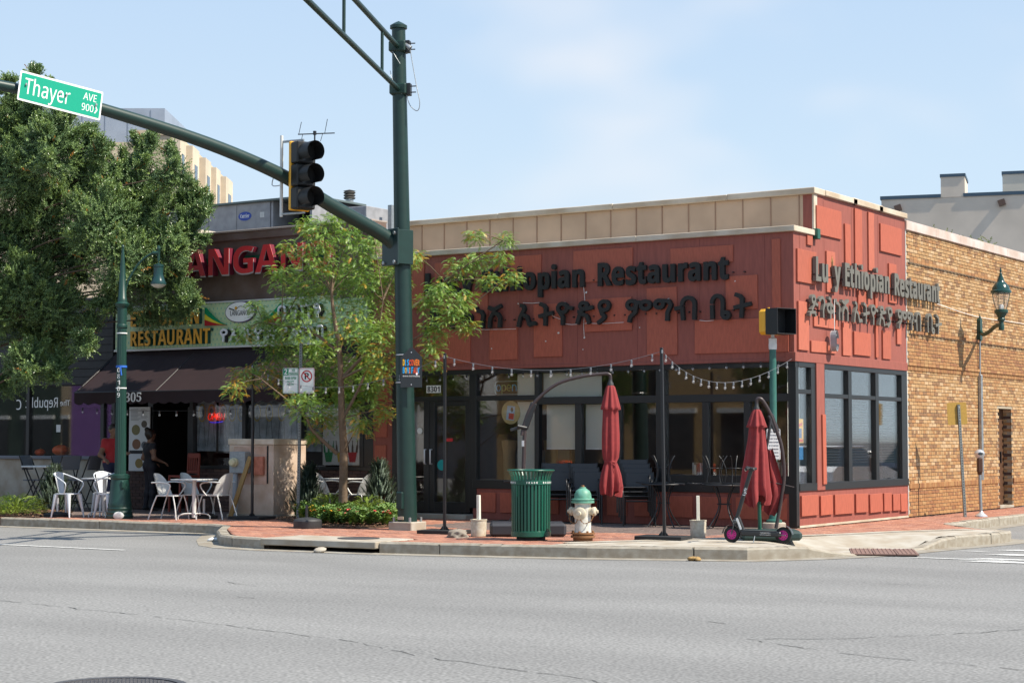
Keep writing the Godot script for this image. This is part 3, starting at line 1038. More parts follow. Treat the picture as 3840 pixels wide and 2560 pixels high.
func storefront(t: Node) -> void:
	var fr := B.new()
	# header, sills and posts of the front
	win_bar(fr, -8.32, 2.66, 0.004, 2.745, -0.12, 0.012)
	win_bar(fr, -6.46, 0.56, 0.0, 0.72, -0.12, 0.014)
	win_bar(fr, -6.54, 0.2, -6.38, 2.66, -0.12, 0.008)
	win_bar(fr, -6.38, 2.17, -5.11, 2.26, -0.10, 0.004)
	win_bar(fr, -5.11, 0.72, -5.02, 2.66, -0.12, 0.008)
	win_bar(fr, -5.02, 2.09, -2.6, 2.22, -0.10, 0.004)
	win_bar(fr, -4.26, 0.72, -4.13, 2.09, -0.10, 0.002)
	win_bar(fr, -3.42, 0.72, -3.32, 2.09, -0.10, 0.002)
	win_bar(fr, -2.62, 0.72, -2.43, 2.66, -0.12, 0.008)
	win_bar(fr, -2.43, 2.09, -0.13, 2.22, -0.10, 0.004)
	win_bar(fr, -1.73, 0.72, -1.62, 2.09, -0.10, 0.002)
	win_bar(fr, -0.95, 0.72, -0.84, 2.09, -0.10, 0.002)
	win_bar(fr, -2.43, 0.72, -0.13, 0.85, -0.10, 0.0)
	win_bar(fr, -5.02, 0.72, -2.62, 0.80, -0.10, 0.0)
	win_bar(fr, -0.13, 0.0, 0.012, 2.66, -0.10, 0.016)
	# side frame
	fr.bb(Vector3(-0.12, 2.66, -5.03), Vector3(0.010, 2.745, -0.1), 0.004)
	fr.bb(Vector3(-0.12, 0.60, -5.05), Vector3(0.022, 0.73, -0.1), 0.004)
	fr.bb(Vector3(-0.12, 0.73, -0.80), Vector3(0.008, 2.66, -0.62), 0.004)
	fr.bb(Vector3(-0.10, 2.22, -0.62), Vector3(0.004, 2.29, -0.1), 0.004)
	for z in [-2.29, -3.55]:
		fr.bb(Vector3(-0.10, 0.73, z - 0.075), Vector3(0.008, 2.66, z + 0.075), 0.004)
	fr.bb(Vector3(-0.12, 0.73, -5.03), Vector3(0.010, 2.66, -4.76), 0.004)
	fr.bb(Vector3(-0.12, 0.73, -1.2), Vector3(0.005, 2.66, -1.13), 0.004)
	for q in [[-1.2, -2.22], [-2.36, -3.48], [-3.62, -4.76]]:
		fr.bb(Vector3(-0.10, 2.17, q[1]), Vector3(0.004, 2.24, q[0]), 0.004)
	P("window_frame", fr, M.black_frame, t)
	var b := B.new()
	b.bb(Vector3(-0.2, 0.60, -1.13), Vector3(0.028, 2.745, -0.80), 0.006)
	P("jamb_board", b, M.fascia, t)
	b = B.new()
	b.box(Vector3(0.042, 1.29, -1.05), Vector3(0.03, 1.18, 0.14), Basis(Vector3.RIGHT, 0.015), 0.004)
	P("panel", b, M.panel, t)
	# panes
	var g: Material = M.glass
	for q in [[-6.38, 2.26, -5.11, 2.66], [-6.38, 0.72, -5.11, 2.17], [-5.02, 2.22, -2.62, 2.66], [-4.98, 0.80, -4.26, 2.09], [-4.13, 0.80, -3.42, 2.09], [-3.32, 0.80, -2.62, 2.09], [-2.43, 2.22, -0.13, 2.66], [-2.43, 0.85, -1.73, 2.09], [-1.62, 0.85, -0.95, 2.09], [-0.84, 0.85, -0.13, 2.09], [-8.2, 2.26, -6.54, 2.66]]:
		pane_xy("pane", t, q[0], q[1], q[2], q[3], -0.05, g)
	for q in [[-0.1, 0.73, -0.62, 2.22], [-0.1, 2.29, -0.62, 2.66], [-1.2, 0.73, -2.22, 2.17], [-1.2, 2.24, -2.22, 2.66], [-2.36, 0.73, -3.48, 2.17], [-2.36, 2.24, -3.48, 2.66], [-3.62, 0.73, -4.76, 2.17], [-3.62, 2.24, -4.76, 2.66]]:
		pane_zy("pane", t, q[0], q[1], q[2], q[3], -0.045, M.glass_side)
	# horizontal blinds behind the side panes
	for q in [[-1.22, -2.2], [-2.38, -3.46], [-3.64, -4.74]]:
		b = B.new()
		for k in 24:
			var y := 1.05 + k * 0.048
			b.box(Vector3(-0.16, y, (q[0] + q[1]) / 2), Vector3(0.04, 0.003, q[0] - q[1]), Basis(Vector3.BACK, 0.55))
		P("blind", b, mat(0.10, 0.075, 0.06, 0.6), t)
	# entrance: fixed side light and door
	b = B.new()
	win_bar(b, -8.32, 0.08, -8.2, 2.66, -0.12, 0.006)
	win_bar(b, -8.2, 2.17, -6.54, 2.26, -0.11, 0.004)
	win_bar(b, -7.58, 0.1, -7.46, 2.17, -0.11, 0.004)
	win_bar(b, -8.2, 0.1, -7.58, 0.30, -0.10, 0.0)
	P("door_frame", b, M.black_frame, t)
	pane_xy("pane", t, -8.2, 0.30, -7.58, 2.17, -0.06, g)
	var dr := B.new()
	win_bar(dr, -7.46, 0.1, -7.34, 2.17, -0.10, -0.01)
	win_bar(dr, -6.64, 0.1, -6.54, 2.17, -0.10, -0.01)
	win_bar(dr, -7.34, 2.08, -6.64, 2.17, -0.10, -0.01)
	win_bar(dr, -7.34, 0.1, -6.64, 0.30, -0.10, -0.01)
	var door := P("door", dr, M.black_frame, t)
	pane_xy("pane", door, -7.34, 0.30, -6.64, 2.08, -0.06, g)
	for hx in [-7.53, -7.40]:
		b = B.new()
		b.tube([Vector3(hx, 1.0, -0.01), Vector3(hx, 1.0, 0.045), Vector3(hx, 1.27, 0.045), Vector3(hx, 1.27, -0.01)], 0.014, 8)
		P("handle", b, M.steel, door)
	b = B.new()
	b.bb(Vector3(-8.32, -0.05, -0.12), Vector3(-6.46, 0.08, 0.22), 0.01)
	P("threshold", b, M.concrete, t)
	# low wall under the front windows
	b = B.new()
	b.bb(Vector3(-6.46, 0.0, -0.15), Vector3(-0.13, 0.56, -0.012))
	P("low_wall", b, M.fascia, t)
	x_panels(t)
	# pilaster left of the door
	b = B.new()
	b.bb(Vector3(-8.78, 0.0, -0.2), Vector3(-8.32, 2.745, -0.01))
	P("pilaster", b, M.fascia, t)
	for q in [[-8.72, 0.3, -8.5, 0.75], [-8.72, 0.9, -8.46, 1.35], [-8.7, 1.5, -8.44, 2.05], [-8.72, 2.2, -8.42, 2.6]]:
		b = B.new()
		b.bb(Vector3(q[0], q[1], -0.01), Vector3(q[2], q[3], 0.018), 0.003)
		P("panel", b, M.panel2, t)
	# house number on the transom
	b = B.new()
	b.bb(Vector3(-7.55, 2.33, -0.046), Vector3(-7.22, 2.47, -0.042))
	var plate := P("number_plate", b, M.white, t)
	b = B.new()
	text_box(b, "8301", "bold", 0.28, 0.105, 0.004, Transform3D(Basis(), Vector3(-7.525, 2.347, -0.0418)))
	P("number", b, M.ink, plate)

func x_panels(t: Node) -> void:
	for q in [[-6.3, -5.95], [-5.85, -5.2], [-5.05, -4.6], [-4.45, -3.7], [-3.6, -3.2], [-3.05, -2.6], [-2.44, -1.92], [-1.82, -1.2], [-1.1, -0.5], [-0.42, -0.17]]:
		var b := B.new()
		b.box(Vector3((q[0] + q[1]) / 2, 0.31, 0.0), Vector3(q[1] - q[0], 0.36, 0.03), Basis(Vector3.BACK, rf(-0.01, 0.01)), 0.003)
		P("panel", b, [M.panel, M.panel2][rng.randi() % 2], t)

# ---------- brick side wall running back along the side street ----------
func brick_side() -> void:
	var t := thing("brick_building", "tan brick building side wall running back from the red corner cladding", "building")
	var b := B.new()
	b.bb(Vector3(-0.03, 0.0, -10.38), Vector3(-0.006, 5.42, -5.05))
	b.bb(Vector3(-0.03, 2.12, -11.31), Vector3(-0.006, 5.42, -10.38))
	b.bb(Vector3(-0.03, 0.0, -16.0), Vector3(-0.006, 5.42, -11.31))
	var wall := P("wall", b, M.mortar, t)
	# coping stones
	var z := -5.03
	var k := 0
	for l in [1.6, 1.42, 1.5, 1.5, 1.5, 1.5, 2.0]:
		b = B.new()
		b.bb(Vector3(-0.3, 5.42, z - l + 0.006), Vector3(0.045, 5.60, z), 0.008)
		P("coping", b, M.pinkish, t)
		z -= l
	# the doorway and its door
	b = B.new()
	b.bb(Vector3(-0.24, 0.05, -11.31), Vector3(-0.19, 2.12, -10.38))
	var d := P("door", b, mat(0.10, 0.045, 0.02, 0.6, 0, M.soft, 1.0), t)
	b = B.new()
	b.bar(Vector3(-0.17, 0.95, -11.05), Vector3(-0.17, 1.2, -11.05), 0.025, 0.03, 0.004)
	P("handle", b, M.black_metal, d)
	b = B.new()
	b.bb(Vector3(-0.5, 0.0, -11.31), Vector3(0.02, 0.05, -10.38))
	P("door_step", b, M.concrete, t)
	b = B.new()
	b.bb(Vector3(-0.52, 0.0, -11.50), Vector3(-0.032, 2.3, -11.318))
	b.bb(Vector3(-0.52, 0.0, -10.372), Vector3(-0.032, 2.3, -10.2))
	b.bb(Vector3(-0.52, 2.128, -11.31), Vector3(-0.032, 2.3, -10.38))
	P("door_reveal", b, M.mortar, t)
	# bricks, course by course; every sixth course is headers; four ledges stand proud
	var h := 0.0677
	var stretch := B.new()
	stretch.box(Vector3.ZERO, Vector3(0.016, 0.057, 0.193), Basis(), 0.003)
	var head := B.new()
	head.box(Vector3.ZERO, Vector3(0.016, 0.057, 0.092), Basis(), 0.003)
	var row := B.new()
	row.box(Vector3.ZERO, Vector3(0.03, 0.094, 0.057), Basis(), 0.003)
	var sm := stretch.mesh()
	var hm := head.mesh()
	var rm := row.mesh()
	var tan_c := [Color(0.46, 0.275, 0.125), Color(0.53, 0.345, 0.18), Color(0.41, 0.215, 0.085), Color(0.36, 0.16, 0.06), Color(0.60, 0.42, 0.25), Color(0.20, 0.095, 0.05), Color(0.43, 0.245, 0.105), Color(0.49, 0.31, 0.15)]
	var red_c := [Color(0.40, 0.20, 0.08), Color(0.34, 0.155, 0.06), Color(0.45, 0.26, 0.11), Color(0.25, 0.10, 0.048), Color(0.37, 0.18, 0.075), Color(0.42, 0.23, 0.095)]
	rng.seed = 99
	var all := []   # [mesh, transform, colour]
	var y := h * 0.5 + 0.005
	var c := 0
	while y < 5.40:
		var red := y < 0.56 or (y > 2.90 and y < 3.42)
		var ledge := absf(y - 4.86) < 0.034 or absf(y - 3.47) < 0.034 or absf(y - 2.88) < 0.034
		var rowl := absf(y - 0.58) < 0.034 or absf(y - 2.81) < 0.034
		var hd := c % 6 == 5 and not ledge
		var step := 0.103 if hd else 0.206
		if rowl:
			step = 0.0687
		var zz := -5.06 - (0.103 if c % 2 else 0.0) * (0.0 if hd else 1.0)
		while zz > -15.9:
			var q := zz - step / 2
			if not (y < 2.14 and q < -10.36 and q > -11.33):
				var cc: Color = (red_c if red or ledge or rowl else tan_c)[rng.randi() % (6 if red or ledge or rowl else 8)]
				cc = cc.lerp(Color(0.42, 0.21, 0.08) if red or ledge or rowl else Color(0.44, 0.255, 0.11), 0.32) * rf(0.93, 1.06)
				cc.a = 1.0
				var off := 0.040 if ledge else rf(-0.0015, 0.0015) + (0.012 if rowl else 0.0)
				var m := hm if hd else sm
				if rowl:
					m = rm
				all.append([m, Transform3D(Basis(), Vector3(off, y, q)), cc])
			zz -= step
		y += h
		c += 1
	# around the doorway the bricks turn the corner
	for r in 31:
		var yy := h * (r + 0.5) + 0.005
		for e in 2:
			for s in ([0] if r % 2 else [0, 1]):
				var cc: Color = tan_c[rng.randi() % 8]
				if r % 3 == 1 and s == 0 and e == 0:
					cc = Color(0.10, 0.06, 0.05)
				var zc := -11.312 if e == 0 else -10.378
				all.append([sm, Transform3D(Basis(Vector3.UP, PI / 2), Vector3(-0.11 - s * 0.206 - (0.103 if r % 2 else 0.0), yy, zc)), cc])
	# the 300 that show largest in the photograph are parts; the rest of the wall is one piece
	var eye := Vector3(12.34, 1.45, 27.41)
	var order := []
	for i in all.size():
		order.append([eye.distance_to(all[i][1].origin) - (0.4 if all[i][0] == sm else 0.0) + absf(all[i][1].origin.y - 2.0) * 0.02, i])
	order.sort_custom(func(a, e): return a[0] < e[0])
	var shades := {}
	var rest := []
	for i in order.size():
		var a: Array = all[order[i][1]]
		if i < 300:
			var cc: Color = a[2]
			var key := Color(snappedf(cc.r, 0.06), snappedf(cc.g, 0.04), snappedf(cc.b, 0.04))
			if not shades.has(key):
				var nm: StandardMaterial3D = mat(cc.r, cc.g, cc.b, 0.85, 0, M.brick.albedo_texture, 2.0)
				shades[key] = nm
			put("brick", a[0], shades[key], wall, a[1])
		else:
			rest.append(a)
	for m in [sm, hm, rm]:
		var mine := rest.filter(func(a): return a[0] == m)
		var mm := MultiMesh.new()
		mm.transform_format = MultiMesh.TRANSFORM_3D
		mm.use_colors = true
		mm.mesh = m
		mm.instance_count = mine.size()
		for i in mine.size():
			mm.set_instance_transform(i, mine[i][1])
			mm.set_instance_color(i, mine[i][2])
		var mi := MultiMeshInstance3D.new()
		mi.name = numbered("brickwork", wall)
		mi.multimesh = mm
		mi.material_override = M.brick
		struct(mi, "stuff")
		wall.add_child(mi)
	# thin white cable along the wall
	b = B.new()
	b.tube(curve([Vector3(0.05, 4.12, -6.5), Vector3(0.03, 4.0, -9.0), Vector3(0.03, 4.02, -12.0), Vector3(0.03, 3.98, -15.5)], 4), 0.006, 6)
	P("cable", b, M.white, t)
	# pale line of sealant where brick meets the cladding
	b = B.new()
	b.bb(Vector3(0.0, 0.05, -5.052), Vector3(0.014, 5.42, -5.032))
	P("sealant", b, M.white_paint, t)

# ---------- the dark restaurant next door ----------
func langano() -> void:
	var t := thing("stucco_shop", "dark brown stucco shop building with a burgundy awning over its door", "building")
	var brown := mat(0.155, 0.108, 0.092, 0.9, 0, M.stain, 0.35, M.bumpy, 0.4)
	var b := B.new()
	b.bb(Vector3(-15.7, 2.75, -0.4), Vector3(-8.79, 5.5, -0.02))
	P("wall", b, brown, t)
	b = B.new()
	b.bb(Vector3(-15.72, 5.5, -0.42), Vector3(-8.79, 5.66, 0.03), 0.01)
	P("parapet_band", b, brown, t)
	b = B.new()
	b.bb(Vector3(-15.72, 5.66, -0.45), Vector3(-8.79, 5.70, 0.06), 0.008)
	P("parapet_cap", b, mat(0.30, 0.25, 0.22, 0.6), t)
	b = B.new()
	b.bb(Vector3(-15.7, 5.1, -12.0), Vector3(-8.79, 5.25, -0.4))
	P("roof", b, M.roof, t)
	b = B.new()
	b.bb(Vector3(-15.7, -0.1, -6.0), Vector3(-8.79, 0.02, -0.1))
	P("floor", b, mat(0.05, 0.04, 0.035, 0.7), t)
	b = B.new()
	b.bb(Vector3(-15.7, 0.0, -6.1), Vector3(-8.79, 3.0, -6.0))
	b.bb(Vector3(-15.7, 2.9, -6.0), Vector3(-8.79, 3.0, -0.4))
	b.bb(Vector3(-15.72, 0.0, -6.0), Vector3(-15.62, 2.9, -0.1))
	P("room_wall", b, M.dark_room, t)
	# shopfront: door between x = -14.6 and -13.5, windows right of it, dark brick below
	b = B.new()
	b.bb(Vector3(-13.5, 0.0, -0.2), Vector3(-8.79, 0.86, -0.03))
	var lw := P("low_wall", b, mat(0.045, 0.03, 0.026, 0.9), t)
	b = B.new()
	b.bb(Vector3(-15.62, 0.0, -0.25), Vector3(-14.7, 0.8, -0.06))
	var lw2 := P("low_wall", b, mat(0.05, 0.04, 0.035, 0.9), t)
	rng.seed = 31
	var bk := B.new()
	bk.box(Vector3.ZERO, Vector3(0.19, 0.057, 0.02), Basis(), 0.003)
	var bm := bk.mesh()
	var cols := [mat(0.115, 0.062, 0.05, 0.8, 0, M.fine, 2.0), mat(0.09, 0.05, 0.042, 0.8, 0, M.fine, 2.0), mat(0.14, 0.08, 0.06, 0.8, 0, M.fine, 2.0)]
	for r in 12:
		for k in 8:
			var x := -15.5 + k * 0.2 + (0.1 if r % 2 else 0.0)
			if x < -14.75:
				put("brick", bm, cols[rng.randi() % 3], lw2, Transform3D(Basis(), Vector3(x, 0.035 + r * 0.066, -0.055)))
	for r in 13:
		for k in 24:
			var x := -13.38 + k * 0.2 + (0.1 if r % 2 else 0.0)
			if x < -8.9:
				put("brick", bm, cols[rng.randi() % 3], lw, Transform3D(Basis(), Vector3(x, 0.035 + r * 0.066, -0.022)))
	b = B.new()
	win_bar(b, -13.56, 0.0, -13.46, 2.75, -0.12, -0.01)
	win_bar(b, -13.5, 0.86, -8.79, 0.93, -0.14, 0.01)
	win_bar(b, -13.5, 2.5, -8.79, 2.75, -0.14, -0.02)
	for x in [-12.07, -10.6, -9.07]:
		win_bar(b, x - 0.045, 0.93, x + 0.045, 2.5, -0.12, -0.005)
	win_bar(b, -9.03, 0.0, -8.79, 2.75, -0.12, -0.02)
	P("window_frame", b, M.black_frame, t)
	for q in [[-13.46, -12.1], [-12.0, -10.65], [-10.55, -9.1]]:
		pane_xy("pane", t, q[0], 0.93, q[1], 2.5, -0.06, M.glass)
	b = B.new()
	win_bar(b, -14.75, 0.0, -14.6, 2.4, -0.15, -0.02)
	win_bar(b, -15.62, 0.0, -15.5, 2.75, -0.15, -0.02)
	win_bar(b, -15.6, 2.32, -13.5, 2.42, -0.15, -0.02)
	P("door_frame", b, M.black_frame, t)
	b = B.new()
	b.box(Vector3(-13.62, 1.08, -0.55), Vector3(0.05, 2.1, 1.0), Basis(), 0.004)
	P("open_door", b, M.black_frame, t)

# ---------- the shop at the left edge ----------
func corner_store() -> void:
	var t := thing("plastered_shop", "shop at the left edge with a pale plastered low wall and wide dark windows", "building")
	var b := B.new()
	b.bb(Vector3(-34.0, 0.0, -0.3), Vector3(-15.74, 1.03, 0.0))
	P("low_wall", b, mat(0.40, 0.375, 0.32, 0.9, 0, M.stain, 0.4), t)
	b = B.new()
	b.bb(Vector3(-34.0, 1.03, -0.3), Vector3(-15.74, 1.10, 0.06), 0.008)
	P("sill", b, mat(0.14, 0.15, 0.17, 0.6), t)
	b = B.new()
	b.bb(Vector3(-34.0, 2.62, -0.4), Vector3(-15.74, 4.2, 0.0))
	P("wall", b, mat(0.03, 0.03, 0.032, 0.8, 0, M.soft, 0.5), t)
	for k in 9:
		b = B.new()
		b.bb(Vector3(-34.0, 2.64 + k * 0.17, -0.01), Vector3(-15.75, 2.80 + k * 0.17, 0.022), 0.004)
		P("board", b, mat(0.034, 0.035, 0.038, 0.7, 0, M.soft, 0.7), t)
	b = B.new()
	b.bb(Vector3(-34.0, 4.2, -8.0), Vector3(-15.74, 4.5, 0.08))
	P("roof", b, M.roof, t)
	b = B.new()
	b.bb(Vector3(-34.0, -0.1, -6.0), Vector3(-15.74, 0.02, -0.3))
	b.bb(Vector3(-34.0, 0.0, -6.1), Vector3(-15.74, 4.2, -6.0))
	P("room_wall", b, M.dark_room, t)
	b = B.new()
	for x in [-21.2, -18.4, -16.09, -15.76]:
		win_bar(b, x - 0.05, 1.10, x + 0.05, 2.62, -0.12, -0.01)
	P("window_frame", b, M.black_frame, t)
	for q in [[-21.15, -18.45], [-18.35, -16.14], [-16.04, -15.81]]:
		pane_xy("pane", t, q[0], 1.10, q[1], 2.62, -0.06, M.glass)
	# lettering on the glass reads from inside, so backwards from the street
	b = B.new()
	text_box(b, "The", "regular", 0.30, 0.13, 0.003, Transform3D(Basis(Vector3.UP, PI), Vector3(-17.12, 2.19, -0.052)))
	text_box(b, "Republic", "regular", 1.02, 0.30, 0.003, Transform3D(Basis(Vector3.UP, PI), Vector3(-17.5, 2.09, -0.052)))
	text_box(b, "C", "regular", 0.16, 0.22, 0.003, Transform3D(Basis(Vector3.UP, PI), Vector3(-18.66, 2.12, -0.052)))
	P("window_lettering", b, M.white, t)
	b = B.new()
	b.bb(Vector3(-17.55, 1.62, -0.07), Vector3(-17.42, 1.78, -0.068))
	P("notice", b, M.white, t)

# ---------- far buildings ----------
func far_buildings() -> void:
	# tall tan apartment block left, about 180 m off, seen past the tree; its bayed front runs straight away from the eye
	var t := thing("apartment_block", "tall tan apartment block with bayed front beyond the tree at left", "building", Vector3(-119.0, 0, -101.0), deg_to_rad(33.2))
	var tan_wall := mat(0.62, 0.50, 0.36, 0.85, 0, M.soft, 0.05)
	var grey_wall := mat(0.30, 0.36, 0.46, 0.7, 0, M.soft, 0.05)
	var pale := mat(0.74, 0.62, 0.47, 0.85, 0, M.soft, 0.05)
	var win := mat(0.06, 0.09, 0.12, 0.15)
	var b := B.new()
	b.bb(Vector3(-24, 0, -36), Vector3(1.7, 31.3, 0))
	P("wing", b, tan_wall, t)
	b = B.new()
	b.bb(Vector3(1.7, 0, -34), Vector3(5.3, 32.0, 0.05))
	P("wing", b, tan_wall, t)
	b = B.new()
	b.bb(Vector3(1.6, 32.0, -34.1), Vector3(5.5, 32.5, 0.2))
	P("roof_edge", b, tan_wall, t)
	b = B.new()
	b.bb(Vector3(-14.0, 31.3, -22), Vector3(2.9, 36.4, -9))
	var pent := P("plant_room", b, grey_wall, t)
	for k in 7:
		b = B.new()
		b.bb(Vector3(-13.0 + k * 2.4, 31.4, -9), Vector3(-12.92 + k * 2.4, 36.2, -8.95))
		P("panel_seam", b, mat(0.2, 0.25, 0.33, 0.7), pent)
	for q in [[0.0, -3.2], [-7.0, -11.0], [-15.0, -18.5], [-22.0, -25.0], [-29.0, -34.0]]:
		b = B.new()
		b.bb(Vector3(5.3, 0, q[1]), Vector3(6.25, 32.1, q[0] + 0.03))
		P("bay", b, pale, t)
	for q in [[-3.9, -5.2], [-11.8, -13.2], [-19.2, -20.6], [-25.8, -27.2]]:
		for r in 10:
			b = B.new()
			b.bb(Vector3(5.28, 29.2 - r * 3.1, q[1]), Vector3(5.36, 31.3 - r * 3.1, q[0]))
			P("window", b, win, t)
	for q in [[-0.9, -2.2], [-8.2, -9.9], [-16.0, -17.6], [-22.8, -24.3], [-30.5, -32.6]]:
		for r in 9:
			b = B.new()
			b.bb(Vector3(6.22, 27.6 - r * 3.1, q[1]), Vector3(6.29, 30.3 - r * 3.1, q[0]))
			P("window", b, win, t)
	# plain grey-beige block at right, about 240 m off
	var r := thing("plain_block", "plain grey-beige apartment block with flat stepped parapets beyond the brick wall", "building", Vector3(-77.6, 0, -200.6), deg_to_rad(16.0))
	var gw := mat(0.80, 0.68, 0.56, 0.85, 0, M.soft, 0.02)
	var gl := mat(0.70, 0.61, 0.50, 0.85, 0, M.soft, 0.02)
	var cap := mat(0.05, 0.09, 0.13, 0.5)
	b = B.new()
	b.bb(Vector3(0, 0, -22), Vector3(19.3, 33.6, 0))
	P("wall", b, gw, r)
	b = B.new()
	b.bb(Vector3(-0.15, 33.6, -22.1), Vector3(7.8, 34.05, 0.15))
	b.bb(Vector3(10.7, 33.6, -22.1), Vector3(19.4, 34.05, 0.15))
	P("roof_edge", b, cap, r)
	b = B.new()
	b.bb(Vector3(7.8, 33.6, -7), Vector3(10.9, 36.3, 0.06))
	P("stair_tower", b, gw, r)
	b = B.new()
	b.bb(Vector3(7.7, 36.3, -7.1), Vector3(11.0, 36.7, 0.16))
	P("roof_edge", b, cap, r)
	b = B.new()
	b.bb(Vector3(15.6, 33.7, -13), Vector3(24.0, 36.9, -4))
	P("stair_tower", b, gl, r)
	b = B.new()
	b.bb(Vector3(15.5, 36.9, -13.1), Vector3(24.1, 37.3, -3.9))
	P("roof_edge", b, cap, r)
	b = B.new()
	b.bb(Vector3(19.3, 0, -22), Vector3(19.5, 33.2, -0.6))
	P("wall", b, gl, r)
	for k in 9:
		for z in [-2.2, -8.0]:
			b = B.new()
			b.bb(Vector3(19.45, 29.9 - k * 3.1, z - 3.2), Vector3(19.56, 32.0 - k * 3.1, z))
			P("window", b, win, r)
	for q in [[2.2, 32.4], [15.6, 32.6]]:
		b = B.new()
		b.box(Vector3(q[0], q[1], 0.2), Vector3(0.9, 0.8, 0.4), Basis(Vector3.BACK, 0.3))
		P("floodlight", b, mat(0.12, 0.07, 0.05, 0.6), r)

# ---------- the far side of the street, which the windows mirror ----------
func across_the_street() -> void:
	var rows := [
		["tan_shop", "tan brick shop across the street, out of the photograph but mirrored in the windows", -28.0, -9.0, 33.0, 7.5, mat(0.55, 0.36, 0.17, 0.85, 0, M.fine, 1.0)],
		["white_shop", "pale shop across the street, mirrored in the middle windows", -45.5, -32.0, 33.0, 5.5, mat(0.42, 0.44, 0.46, 0.8)],
		["purple_shop", "purple painted shop across the street, mirrored in the windows of the left shops", -52.5, -46.0, 33.0, 5.5, mat(0.26, 0.12, 0.36, 0.8)],
		["stone_shop", "narrow tan stone shop across the street beside the purple one", -53.2, -52.5, 33.0, 6.0, mat(0.50, 0.38, 0.24, 0.85)],
		["green_shop", "dark green shop across the street, mirrored in the left windows", -72.0, -53.2, 33.0, 6.0, mat(0.035, 0.06, 0.045, 0.8)]]
	for q in rows:
		var t := thing(q[0], q[1], "building", Vector3((q[2] + q[3]) / 2, -0.16, q[4]))
		var w: float = q[3] - q[2]
		var b := B.new()
		b.bb(Vector3(-w / 2, 0, 0), Vector3(w / 2, q[5], 8))
		P("wall", b, q[6], t)
		b = B.new()
		b.bb(Vector3(-w / 2 - 0.05, q[5], -0.1), Vector3(w / 2 + 0.05, q[5] + 0.2, 8.1))
		P("roof", b, M.roof, t)
		var n := maxi(1, int(w / 3.0))
		for k in n:
			var cx := -w / 2 + w * (k + 0.5) / n
			if q[0] == "purple_shop" and k == 0:
				continue
			b = B.new()
			b.bb(Vector3(cx - w / n * 0.32, 0.5, -0.04), Vector3(cx + w / n * 0.32, 2.6, 0.02))
			P("window", b, mat(0.02, 0.022, 0.025, 0.1), t)
			b = B.new()
			b.bb(Vector3(cx - w / n * 0.36, 2.62, -0.12), Vector3(cx + w / n * 0.36, 2.8, 0.02))
			P("lintel", b, M.white_paint, t)
	# orange barrels and a white van over there
	var pr := thing("traffic_barrel", "orange traffic barrel with white bands across the street", "traffic barrel", Vector3(-14.3, -0.16, 19.0), 0, "barrels across the street")
	var b := B.new()
	b.lathe([Vector2(0.33, 0), Vector2(0.33, 0.08), Vector2(0.28, 0.09), Vector2(0.25, 0.95), Vector2(0.0, 0.97)], 14)
	P("drum", b, M.orange, pr)
	for y in [0.3, 0.6]:
		b = B.new()
		b.lathe([Vector2(0.285 - y * 0.035, y), Vector2(0.28 - y * 0.035, y + 0.13)], 14)
		P("band", b, M.white, pr)
	dup(pr, "traffic_barrel", "second orange traffic barrel with white bands across the street", Vector3(-17.2, -0.16, 20.6))
	dup(pr, "traffic_barrel", "third orange traffic barrel with white bands, farthest along the street", Vector3(-10.4, -0.16, 17.0))
	# white car parked in the side street, mirrored in the side windows
	car(Vector3(5.4, -0.16, -14.5), "white hatchback parked in the side street, mirrored in the side windows", mat(0.75, 0.76, 0.78, 0.25), 0.0, "white_car")
	car(Vector3(5.6, -0.16, -22.0), "dark saloon parked behind the white car in the side street", mat(0.03, 0.035, 0.05, 0.2), 0.0, "dark_car")
	for q in [[-20.0, 27.5, 6.0, "first"], [-29.0, 27.5, 7.0, "second"], [-13.0, 28.8, 6.5, "third"]]:
		var tr := thing("street_tree", q[3] + " round street tree on the far pavement, mirrored in the windows", "tree", Vector3(q[0], -0.16, q[1]), 0, "trees across the street")
		b = B.new()
		b.tube([Vector3.ZERO, Vector3(0.05, 1.4, 0), Vector3(0, 3.0, 0.1)], [0.14, 0.11, 0.08], 8)
		P("trunk", b, mat(0.16, 0.11, 0.07, 0.9), tr)
		rng.seed = int(q[2] * 10)
		var mm := leaf_multimesh(2600, func(i): return Vector3(rf(-1, 1), rf(-1, 1), rf(-1, 1)).normalized() * (2.2 * pow(rng.randf(), 0.4)) * Vector3(1, 0.85, 1) + Vector3(0, q[2] * 0.62, 0), 1.6)
		var mi := MultiMeshInstance3D.new()
		mi.name = "crown"
		mi.multimesh = mm
		mi.material_override = M.leaf
		struct(mi, "stuff")
		tr.add_child(mi)

